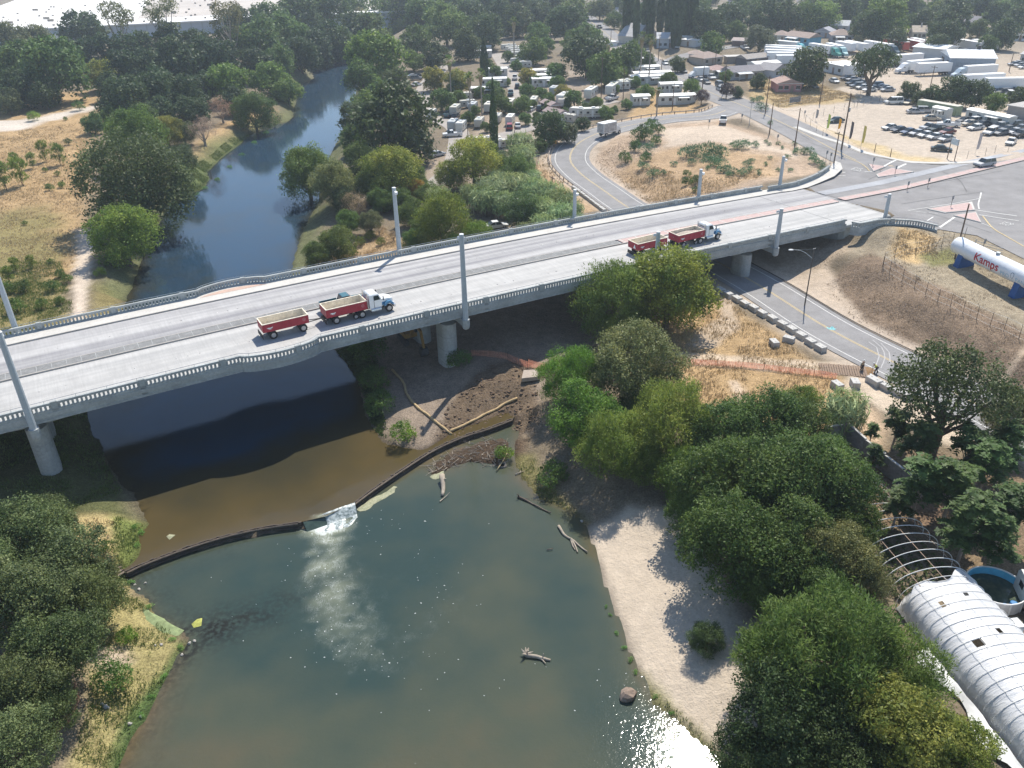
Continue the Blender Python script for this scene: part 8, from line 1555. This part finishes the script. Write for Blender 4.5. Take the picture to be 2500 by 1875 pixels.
# ------------------------------------------------------------------ greenhouse: film tunnel, then bare hoops
e0=G(2189,1492,2.5);e1=G(2459,1868,2.5);f0=G(2345,1420,2.5);f1=G(2500,1588,2.5)
dirv=(f1-f0);dirv/=np.linalg.norm(dirv);side=e0-f0;side-=dirv*(side@dirv);Wg=float(np.linalg.norm(side));side/=Wg;org=f0+side*(Wg/2)+dirv*2.0;org[2]=2.45;yg=math.atan2(dirv[1],dirv[0]);Hg=3.1
gh=thing('greenhouse','long white plastic film greenhouse tunnel at the bottom right','greenhouse',org,yg)
def film_material():
    m=bpy.data.materials.new('greenhouse_film');m.use_nodes=True;nt=m.node_tree;N=nt.nodes;L=nt.links;p=N['Principled BSDF'];p.inputs['Roughness'].default_value=.3;p.inputs['Specular IOR Level'].default_value=.5
    tc=N.new('ShaderNodeTexCoord');mp=N.new('ShaderNodeMapping');mp.inputs['Scale'].default_value=(3.2,.7,.7);mp.inputs['Rotation'].default_value=(0,0,.25);L.new(tc.outputs['Object'],mp.inputs[0]);n=N.new('ShaderNodeTexNoise');n.inputs['Scale'].default_value=1.4;n.inputs['Detail'].default_value=5;n.inputs['Distortion'].default_value=.6;L.new(mp.outputs[0],n.inputs['Vector'])
    b=N.new('ShaderNodeBump');b.inputs['Strength'].default_value=.7;b.inputs['Distance'].default_value=.12;L.new(n.outputs['Fac'],b.inputs['Height']);L.new(b.outputs[0],p.inputs['Normal'])
    n2=N.new('ShaderNodeTexNoise');n2.inputs['Scale'].default_value=.35;n2.inputs['Detail'].default_value=4;L.new(tc.outputs['Object'],n2.inputs['Vector']);c=N.new('ShaderNodeMix');c.data_type='RGBA';c.inputs[6].default_value=(.74,.75,.76,1);c.inputs[7].default_value=(.88,.88,.88,1);r=N.new('ShaderNodeMapRange');r.inputs[1].default_value=.35;r.inputs[2].default_value=.65;L.new(n2.outputs['Fac'],r.inputs[0]);L.new(r.outputs[0],c.inputs[0]);L.new(c.outputs[2],p.inputs['Base Color'])
    tl=N.new('ShaderNodeBsdfTranslucent');tl.inputs[0].default_value=(.8,.82,.84,1);ms=N.new('ShaderNodeMixShader');ms.inputs[0].default_value=.25;L.new(p.outputs[0],ms.inputs[1]);L.new(tl.outputs[0],ms.inputs[2]);L.new(ms.outputs[0],N['Material Output'].inputs[0]);return m
M_FILM=film_material();M_PIPE=material('white_pipe',(.85,.84,.80),.5,.08,2,.4);M_PIPER=material('tan_pipe',(.42,.30,.22),.7,.15,2)
def arch(t,k=0.0):y=-math.cos(t)*Wg/2;z=Hg*math.sin(t)**.62 if 0<t<math.pi else 0;return y*(1+k),z*(1+k)
TH=np.linspace(0,math.pi,29);XS=np.arange(0,34.01,.335);V=[]
vents=[(2.6,1.05),(2.2,1.75),(7.0,1.15),(6.4,1.75),(12.5,1.2),(11.6,1.8),(19,1.25),(18,1.8)]
for i,x in enumerate(XS):
    q=(x%.95)/.95;sagk=-.022*math.sin(q*math.pi) # film sags a little between hoops
    for j,t in enumerate(TH):
        y,z=arch(t,sagk);xx=x+(.55*math.sin(t*5)+.5*math.sin(t*2.1))*(i==0);V.append((xx,y,z+.02*float(fbm(np.array([x*2]),np.array([y*2]),1,2,15)[0])))
nT=len(TH);F=[]
for i in range(len(XS)-1):
    for j in range(nT-1):
        xm=XS[i]+.17;tm=(TH[j]+TH[j+1])/2
        if any(abs(xm-vx)<.26 and abs(tm-vt)<.085 for vx,vt in vents):continue
        F.append((i*nT+j,(i+1)*nT+j,(i+1)*nT+j+1,i*nT+j+1))
Geo().add(V,F).obj('film_cover',M_FILM,gh,smooth=True)
hm=Geo().tube([(0,*arch(t,.008))for t in np.linspace(.02,math.pi-.02,21)],.028,6).mesh('hoop');hm.materials.append(M_PIPE)
for k in range(36):link('hoop',hm,gh,(k*.95,0,0))
hb=thing('hoop_frame','bare white pipe hoops of the uncovered greenhouse end','frame',org,yg);hm2=Geo().tube([(0,*arch(t))for t in np.linspace(.02,math.pi-.02,21)],.04,5).mesh('hoop');hm2.materials.append(M_PIPE)
for k in range(1,17):o=link('hoop',hm2,hb,(-k*1.15,random.uniform(-.06,.06),random.uniform(-.06,.03)),random.uniform(-.02,.02))
for t in(.95,1.57,2.2):
    y,z=arch(t);Geo().tube([(.3,y,z-.06),(-9,y,z-.1),(-18.8,y+.1,z-.08)],.035,5).obj('purlin',M_PIPER,hb)
for t in(.85,1.2,1.57,1.95,2.3):
    y,z=arch(t,.012);Geo().tube([(0,y,z),(34,y,z)],.02,4).obj('film_rope',M_PIPE,gh)
random.seed(3)
r=np.random.default_rng(77);n=5200;P=np.stack([r.uniform(-18.5,-.6,n),np.repeat(np.linspace(-Wg/2+.9,Wg/2-.9,7),n//7+1)[:n]+r.normal(size=n)*.18,r.uniform(.05,.8,n)],1);Nn=r.normal(size=(n,3));Nn[:,2]+=1;Nn/=np.linalg.norm(Nn,axis=1)[:,None]
me=cards('crop_rows',P,Nn,.32,.5,L_MID,5);o=link('crop_rows',me,None,org,yg);o['kind']='stuff';o['label']='rows of green crop plants under the bare hoops';o['category']='crop'
gsheet=material('side_sheet',(.75,.75,.73),.5,.1,1.5,bump=.5);g=Geo();sv=[]
for i in range(30):
    x=5+i*.95
    for j in range(4):sv.append((x+random.uniform(-.1,.1),-0+Wg/2+.25+j*(.32+.2*math.sin(i*.9)),.55-.12*j+random.uniform(0,.22)))
g.add(sv,[(i*4+j,(i+1)*4+j,(i+1)*4+j+1,i*4+j+1)for i in range(29)for j in range(3)]);
# left side of the tunnel as seen from the river
sgn=1 if float(np.dot(e0-org,np.array([-math.sin(yg),math.cos(yg),0])))>0 else-1
for k,v in enumerate(g.v):g.v[k]=(v[0],v[1]*sgn,v[2])
tag(g.obj('loose_film',gsheet,None,smooth=True,loc=org,rz=yg),'crumpled loose white film on the ground along the greenhouse','film')
# round pool, barrels, tank, motorhome beside it
pp=at(2423,1455);pl=thing('round_pool','round above-ground pool with a blue liner and weedy water','pool',pp);RP=2.4;n=28
def ring(r,z):return[(r*math.cos(a),r*math.sin(a),z)for a in np.linspace(0,6.2832,n,endpoint=False)]
Geo().loft([ring(RP,0),ring(RP,1.2),ring(RP-.04,1.2)],False).obj('outer_wall',material('pool_wall',(.66,.63,.60),.6,.12,1.5),pl);Geo().loft([ring(RP-.05,1.2),ring(RP-.06,.1)],False).obj('liner',material('pool_liner',(.13,.50,.70),.5,.15,1.2),pl);torus(Geo(),RP-.01,.07,28,6,(0,0,1.22)).obj('top_ring',M_PIPE,pl,smooth=True)
Geo().add([(0,0,.45)]+ring(RP-.07,.45),[(0,1+i,1+(i+1)%n)for i in range(n)]).obj('weedy_water',material('weedy_water',(.03,.05,.04),.15,.5,2.2,.5,col2=(.10,.12,.07)),pl)
for a in np.linspace(0,6.2832,12,endpoint=False):Geo().box((RP*1.012*math.cos(a),RP*1.012*math.sin(a),.6),(.05,.14,1.2),a).obj('upright',M_PIPE,pl)
M_BLUEB=material('blue_plastic',(.05,.20,.42),.5,.12,2)
for u,v,lab in[(2447,1500,'left blue plastic barrel beside the round pool'),(2468,1492,'right blue plastic barrel beside the round pool')]:tag(Geo().loft([[(q*math.cos(a),q*math.sin(a),z)for a in np.linspace(0,6.2832,14,endpoint=False)]for z,q in((0,.27),(.05,.3),(.3,.3),(.33,.31),(.36,.3),(.6,.3),(.63,.31),(.66,.3),(.88,.3),(.92,.26),(.9,.24))]).obj('barrel',M_BLUEB,None,loc=at(u,v)),lab,'barrel','blue barrels')
it=thing('liquid_tote','white caged liquid tote beside the greenhouse','tote',at(2468,1545),yg);Geo().b2(-.5,.5,-.6,.6,.18,1.1).obj('bottle',M_WHITEP,it);Geo().b2(-.52,.52,-.62,.62,0,.16).obj('pallet',M_WEIR2,it)
for z in(.3,.6,.9,1.12):Geo().tube([(-.53,-.63,z),(.53,-.63,z),(.53,.63,z),(-.53,.63,z),(-.53,-.63,z)],.015,4).obj('cage_bar',M_GALV,it)
for u,v in[(2483,1560),(2492,1566)]:tag(Geo().cyl((0,0,0),(0,0,.38),.15,.17,12).obj('bucket',M_WHITEP,None,loc=at(u,v)),'white plastic bucket beside the caged tote','bucket','white buckets')
cp=at(2530,1500);t=thing('old_caravan','white caravan at the right edge beside the round pool','caravan',cp,yg-.35);Geo().extr([(-2.8,.5),(2.6,.45),(2.9,1.1),(2.7,2.3),(2.3,2.7),(-2.5,2.7),(-2.8,2.3)],-1.1,1.1,'y').obj('body',M_CARAV,t,color=(1,1,1));[Geo().b2(x-.4,x+.4,s*1.1-.015*(s<0),s*1.1+.015*(s>0),1.4,2.0).obj('window',M_GLASS,t)for x in(-1.6,0,1.6)for s in(-1,1)];Geo().b2(-2.83,-2.8,-.6,.6,1.4,2.0).obj('rear_window',M_GLASS,t);wheels(t,(-.4,.4),.98,.36,W_TRL)
# concrete block garden wall
wl=thing('block_wall','grey concrete garden wall turning a corner in the right thicket','wall');WP=[at(2010,1082),at(2062,1072),at(2105,1110),at(2150,1150),at(2195,1188),at(2215,1200)]
M_WALLB=material('old_block',(.27,.26,.255),.92,.2,.6,.15,s2=4,bump=.3)
for i in range(len(WP)-1):
    A,B=WP[i],WP[i+1];d=B-A;L=math.hypot(d[0],d[1]);nn=max(1,int(L/2.6));yaw=math.atan2(d[1],d[0])
    for k in range(nn):
        c=A+d*((k+.5)/nn);Geo().box((0,0,.85),(L/nn-.03,.2,2.3)).obj('wall_panel',M_WALLB,wl,loc=c,rz=yaw);Geo().box((0,0,2.05),(L/nn+.1,.26,.1)).obj('coping',M_BLOCK,wl,loc=c,rz=yaw)
# ------------------------------------------------------------------ junction: islands, paint, median
def zi(x,y):return(1900+x/5.53,360+y/5.53)
def zj(x,y):return(1650+x/2.592,y/2.592)
def zk(x,y):return(2120+x/6.914,440+y/6.914)
def zm(x,y):return(2250+x/4.608,500+y/4.608)
def island(pts,label):
    P=np.array([at(*p)for p in pts]);c=P.mean(0);t=thing('traffic_island',label,'traffic island',(c[0],c[1],0));Q=P[:,:2]-c[:2];z=[float(v)+.08 for v in base(P[:,0],P[:,1])]
    def pr(k,z0,z1):q=Q*k;n=len(q);return Geo().add([(*q[i],z[i]+z0)for i in range(n)]+[(*q[i],z[i]+z1)for i in range(n)],[(i,(i+1)%n,n+(i+1)%n,n+i)for i in range(n)]+[tuple(range(n,2*n))])
    g=pr(1.0,-.2,.14);g.obj('kerb',M_PAVE,t);g=pr(.9,.13,.155);g.obj('paving',M_PINK,t)
    for o in t.children:
        for pz in o.data.polygons:pass
island([zi(1215,235),zi(1285,337),zi(1450,272)],'small pink paved island, left piece of the upper pair');island([zi(1318,380),zi(1345,415),zi(1832,343),zi(1530,290)],'pink paved island, right piece of the upper pair');island([zj(1590,1331),zj(1700,1354),zj(1891,1336),zj(1872,1284)],'pink paved triangular island, upper piece near the tank');island([zj(1755,1370),zj(1930,1416),zj(1897,1350)],'pink paved triangular island, lower piece near the tank')
def stroke(name,pts,w,mat,dz=.1):
    P=np.array([G(*p,7.9)for p in pts]);P=np.array([at(*p)for p in pts]);P=smooth_path(P,1.5)if len(P)>2 else np.array([P[0]+(P[1]-P[0])*k/8 for k in range(9)]);ribbon(name,P,w/2,-w/2,mat,dz)
for pts,w in[([zi(1430,262),zi(1592,180)],.5),([zi(1600,292),zi(1778,203)],.5),([zi(850,345),zi(905,346)],.3),([zi(780,388),zi(905,390)],.3),([zi(1165,340),zi(1265,343)],.3),([zi(1210,385),zi(1300,385)],.3),([zk(665,525),zk(1900,318)],.18),([zk(680,530),zk(1170,580)],.15),([zk(985,700),zk(1095,630)],.25),([zk(1200,812),zk(1452,637)],.4),([zm(590,66),zm(1070,136)],.3),([zm(640,122),zm(1090,192)],.3),([zm(350,132),zm(660,212),zm(800,268)],.15),([(2395,472),(2392,485),(2388,500),(2390,512)],.25)]:stroke('road_marking',pts,w,M_WHITE)
stroke('road_marking',[zm(685,135),zm(800,270),zm(930,350),zm(1152,480)],.25,M_YELL);stroke('road_marking',[zi(690,70),zi(960,160),zi(1130,235),zi(1230,330)],.2,M_YELL);stroke('road_marking',[(2054,352),(2111,375),(2192,392),(2284,400),(2355,399)],.2,M_WHITE)
def road_word(txt,a,b,size,flip=False):
    A,B=at(*a),at(*b);d=B-A;L=math.hypot(d[0],d[1]);yaw=math.atan2(d[1],d[0]);cu=bpy.data.curves.new('w','FONT');cu.body=txt;cu.size=1;o=bpy.data.objects.new('w',cu);COL.objects.link(o);dg=bpy.context.evaluated_depsgraph_get();me=bpy.data.meshes.new_from_object(o.evaluated_get(dg));bpy.data.objects.remove(o);w=max(v.co.x for v in me.vertices)
    ca,sa=math.cos(yaw),math.sin(yaw)
    for v in me.vertices:
        x,y=v.co.x*L/w,v.co.y*size;X=A[0]+x*ca-y*sa;Y=A[1]+x*sa+y*ca;v.co=Vector((X,Y,float(base(np.array([X]),np.array([Y]))[0])+.1))
    me.materials.clear();me.materials.append(M_WHITE);link('road_lettering',me,None,kind='structure')
road_word('STOP',zm(870,225),zm(985,250),3.2);road_word('STOP',zi(1145,298),zi(1015,278),3.0)
APP=np.array([[*bp(s,0),0]for s in np.arange(131.2,300,2.5)])
sheet('median_paving',np.vstack([offs(APP,C_MED1-.0),offs(APP,C_MED0)[::-1]]),M_PINK,.2,2.0);ribbon('median_kerb',APP,C_MED0,C_MED0-.15,M_KERB,.24);ribbon('median_kerb',APP,C_MED1+.12,C_MED1,M_KERB,.24)
for k in range(2,60):
    A2=APP[min(k,len(APP)-2):min(k,len(APP)-2)+2]
for s in np.arange(133,260,3.1):x,y=bp(s,(C_MED0+C_MED1)/2);Geo().box((0,0,0),(.22,C_MED1-C_MED0-.05,.02)).obj('median_bar',M_PAVE,None,loc=(x,y,float(base(np.array([x]),np.array([y]))[0])+.215),rz=BB,kind='structure')
ribbon('worn_lane',APP,106.6,104.2,material('pale_worn_lane',(.36,.365,.38),.85,.12,.2,.2,s2=3),.094);
# kerb along the lot side and along the underpass road
kp=smooth_path(np.array([at(*p)for p in[(1936,312),(2000,337),(2050,353),(2111,377),(2192,394),(2284,402),(2355,401),(2420,396)]]),1.5);ribbon('lot_kerb',kp,1.6,.0,M_PAVE,.17);ribbon('lot_gutter',kp,.0,-.35,M_KERB,.1)
RK=RAMP[int(len(RAMP)*.66):];
for side_ in(-1,1):
    if side_==(-1 if(offs(RK,-4.9)[20]@np.array([1,0]))>(offs(RK,4.9)[20]@np.array([1,0]))else 1):ribbon('asphalt_kerb',RK,side_*4.95,side_*4.6,material('dark_kerb',(.07,.062,.055),.9,.2,2),.16)

# tar seams, tyre marks and a turquoise survey mark on the asphalt
M_TAR=material('tar_seam',(.09,.09,.092),.7,.2,3);random.seed(31)
for pts in[[(2160,470),(2230,455),(2330,440),(2450,418)],[(2200,500),(2290,486),(2400,470)],[(2120,440),(2150,420),(2120,400)],[(2260,520),(2330,540),(2420,570)],[(1980,350),(2010,362),(2045,372)],[(1880,292),(1930,315),(1975,342)],[(2300,420),(2340,440),(2360,470)],[(2100,475),(2130,468),(2180,458)]]:stroke('tar_seam',pts,.09,M_TAR,.112)
M_SKID=material('pale_tyre_mark',(.42,.41,.40),.9,.1,2)
for pts in[[(2120,836),(2140,850),(2146,872),(2138,895)],[(2130,832),(2152,850),(2160,875),(2150,900)],[(2150,840),(2170,862),(2172,888)]]:stroke('tyre_mark',pts,.14,M_SKID,.07)
M_TURQ=material('survey_paint',(.22,.52,.55),.8,.3,4)
for pts in[[(2018,801),(2028,806),(2040,805)],[(2022,806),(2034,801)],[(2030,799),(2036,808)]]:stroke('survey_mark',pts,.3,M_TURQ,.07)
# ------------------------------------------------------------------ loose ground cover
def tufts(name,zones,n,size,aspect,mat,seed,label,jitter=.0):
    """upright blades scattered over patches of ground (photo outlines, level)"""
    r=np.random.default_rng(seed);PP=[]
    tot=0;polys=[]
    for poly,lev in zones:
        P=GP(poly,lev)[:,:2];a=.5*abs(np.dot(P[:,0],np.roll(P[:,1],1))-np.dot(P[:,1],np.roll(P[:,0],1)));polys.append((P,a));tot+=a
    for P,a in polys:
        k=int(n*a/tot*2.2)+10;lo,hi=P.min(0),P.max(0);x=r.uniform(lo[0],hi[0],k*2);y=r.uniform(lo[1],hi[1],k*2);ok=(sdf(x,y,P)<0)&(vn(x,y,2.5,95)>.38+.12*r.normal(size=len(x)))
        x,y=x[ok][:k],y[ok][:k];z=lookup(x,y);k2=(np.minimum(sdf(x,y,POOL),sdf(x,y,UPPER))>.3);x,y,z=x[k2],y[k2],z[k2];near=np.full(x.shape,1e9)
        for path,hw in ROADS:near=np.minimum(near,pline(x,y,path)[0]-hw)
        k3=near>.5;PP.append(np.stack([x[k3],y[k3],z[k3]],1))
    P=np.vstack(PP);P=P[r.permutation(len(P))[:n]];m=len(P);P=np.repeat(P,3,0)+np.concatenate([r.normal(size=(3*m,2))*.12,np.zeros((3*m,1))],1);P[:,2]+=size*.3
    U=np.stack([r.normal(size=3*m)*.5,r.normal(size=3*m)*.5,1.3+0*P[:,0]],1);a=r.uniform(0,6.28,3*m);Nn=np.stack([np.cos(a),np.sin(a),.35+0*a],1);Nn/=np.linalg.norm(Nn,axis=1)[:,None]
    o=link(name,cards(name,P,Nn,size,aspect,mat,seed,U*2),None,kind='stuff');o['label']=label;o['category']='grass';o.color=(1,1,1,1)
DRYZ=[([(0,330),(230,300),(190,560),(180,640),(0,720)],3.6),([(1640,730),(1720,690),(1830,780),(2080,950),(2130,1060),(2100,1150),(1900,1050),(1700,1000),(1560,960),(1560,800)],3.2),([(1500,420),(1600,400),(1740,440),(1860,420),(1880,440),(1740,470),(1620,490),(1540,450)],7),([(1270,430),(1340,380),(1380,370),(1380,440),(1290,480)],5),([(2190,570),(2280,590),(2300,640),(2180,620)],7.2),([(1830,190),(1990,200),(2100,235),(1900,262)],7.9),([(60,1290),(280,1270),(250,1420),(180,1420)],1.8),([(780,640),(870,590),(940,560),(980,600),(820,670)],2.8)]
tufts('dry_grass',DRYZ,26000,.42,.16,L_STRAW,301,'dry straw-coloured grass on the banks and verges')
L_SCRUB=leaf_material('scrub_brown',(.30,.225,.16),(.40,.31,.22),.8,.2)
tufts('dead_weeds',[([(2020,680),(2120,640),(2300,730),(2480,820),(2480,970),(2200,830),(2080,750)],4.8),([(2150,590),(2290,580),(2500,690),(2480,790),(2300,715),(2160,640)],6.8),([(1930,590),(2080,570),(2060,640),(1960,660)],4.4),([(1450,380),(1540,340),(1620,420),(1560,490),(1500,470)],6)],4500,.26,.2,L_SCRUB,302,'dead brown weeds on the slope and in the tank yard')
L_GRASS=leaf_material('grass_green',(.10,.155,.035),(.20,.24,.075),.6,.35)
tufts('green_grass',[([(280,1265),(372,1272),(345,1400),(275,1400)],1.4),([(370,1500),(465,1560),(430,1630),(380,1720),(320,1810),(290,1875),(240,1875),(300,1760),(380,1640),(410,1570)],.8),([(400,480),(520,440),(690,305),(640,300),(560,340),(470,410)],2.4),([(0,640),(150,640),(180,760),(0,830)],3.2),([(1240,1090),(1300,1100),(1360,1200),(1430,1260),(1320,1225)],.9),([(1560,1640),(1620,1690),(1700,1760),(1800,1860),(1700,1835),(1600,1735)],.8),([(230,1440),(330,1440),(420,1560),(380,1640),(250,1850),(170,1850),(240,1640)],1.2),([(0,900),(200,950),(290,1180),(150,1250),(0,1200)],2.4)],22000,.34,.16,L_GRASS,303,'green grass along the river banks')
tufts('bank_leaves',[([(815,850),(900,830),(930,920),(930,1000),(960,1080),(905,1035),(880,960),(850,890)],1.4)],6000,.3,.55,L_MID,304,'leafy green mat on the shaded bank')
# twigs and broken timber on the debris bar
g=Geo();r=np.random.default_rng(12)
for k in range(260):
    u,v=r.uniform(1045,1250),r.uniform(1066,1150);p=G(u,v,.25)
    if sdf(np.array([p[0]]),np.array([p[1]]),BAR)[0]>.3:continue
    a=r.uniform(0,6.28);L=r.uniform(.3,1.5);z=hz(p[0],p[1])+.06;d=np.array([math.cos(a)*L,math.sin(a)*L,r.uniform(-.1,.3)]);q=np.array([p[0],p[1],max(z,.05)]);g.tube([tuple(q),tuple(q+d)],[r.uniform(.02,.06),.015],4)
o=g.obj('debris_twigs',M_LOG,None,kind='stuff');o['label']='tangle of driftwood twigs on the debris bar below the weir';o['category']='debris'
# clods and stones on the dug soil
g=Geo()
for k in range(420):
    u,v=r.uniform(1060,1310),r.uniform(900,1068);p=G(u,v,1.7)
    if sdf(np.array([p[0]]),np.array([p[1]]),DUG)[0]>.5:continue
    s=r.uniform(.06,.28);g.ell((p[0],p[1],hz(p[0],p[1])+s*.2),(s,s*.8,s*.6),5,4,.25)
o=g.obj('soil_clods',M_DUG,None,kind='stuff');o['label']='clods of dug dark soil behind the weir';o['category']='soil'
# foam bubbles drifting on the pool
g=Geo();r=np.random.default_rng(21)
for(u,v,su,sv,n)in[(880,1250,60,30,60),(980,1290,60,50,110),(800,1420,40,70,160),(830,1560,60,50,190),(960,1600,70,40,120),(1050,1480,60,60,110),(1110,1400,40,60,60),(700,1480,60,70,60),(950,1700,160,60,50),(560,1450,90,70,40),(640,1120,150,60,14),(1250,1640,40,60,30),(1480,1690,40,30,60)]:
    for _ in range(n//6):
        a,b=u+r.normal()*su,v+r.normal()*sv;p=G(a,b,0.0)
        if sdf(np.array([p[0]]),np.array([p[1]]),POOL)[0]>-.4:continue
        s=r.uniform(.015,.045);k=r.uniform(.5,2.2);an=r.uniform(-.5,.9);q=[(math.cos(t)*s*k,math.sin(t)*s)for t in np.linspace(0,6.28,6,endpoint=False)];ca,sa=math.cos(an),math.sin(an)
        g.add([(p[0]+x*ca-y*sa,p[1]+x*sa+y*ca,.012)for x,y in q]+[(p[0],p[1],.035)],[(i,(i+1)%6,6)for i in range(6)])
o=g.obj('foam_bubbles',material('foam_bubble',(.82,.84,.82),.4,.1,3,.5),None,kind='stuff');o['label']='white foam bubbles drifting on the pool';o['category']='foam'
# ------------------------------------------------------------------ hazy air
hb_=Geo().b2(-1490,1490,-290,2590,-4,64).obj('haze',None,None,kind='stuff');hb_['label']='thin summer haze in the air over the valley';hb_['category']='haze'
hm_=bpy.data.materials.new('haze_air');hm_.use_nodes=True;nt=hm_.node_tree;nt.nodes.remove(nt.nodes['Principled BSDF']);pv=nt.nodes.new('ShaderNodeVolumePrincipled');pv.inputs['Color'].default_value=(.78,.88,1.0,1);pv.inputs['Density'].default_value=.00027;pv.inputs['Anisotropy'].default_value=.35
nt.links.new(pv.outputs[0],nt.nodes['Material Output'].inputs['Volume']);hb_.data.materials.append(hm_)
# ------------------------------------------------------------------ tell apart the alike things of large groups by their place
ORD=['first','second','third','fourth','fifth','sixth','seventh','eighth','ninth','tenth','eleventh','twelfth','thirteenth','fourteenth','fifteenth']
def image_xy(o):
    v=np.array(o.location)-np.array([0,0,CAMH]);zf=v@_fw;return CXP+FPX*(v@_R)/zf,CYP-FPX*(v@_U)/zf
by={}
for o in scene.objects:
    if o.parent is None and o.get('label')and o.get('category'):by.setdefault(o['label'],[]).append(o)
for lab,L in by.items():
    if len(L)<2:continue
    pts=sorted(((image_xy(o),o)for o in L),key=lambda q:q[0][1]);nr=max(1,math.ceil(len(L)/9));rows=[pts[i*len(pts)//nr:(i+1)*len(pts)//nr]for i in range(nr)]
    base_l=lab
    for ri,row in enumerate(rows):
        row=sorted(row,key=lambda q:q[0][0])
        for ci,(_,o)in enumerate(row):
            place=ORD[ci]+' from left'+('' if nr==1 else ', '+ORD[ri]+' row from back')
            o['label']=base_l+', '+place;o['group']=o.get('group')or base_l
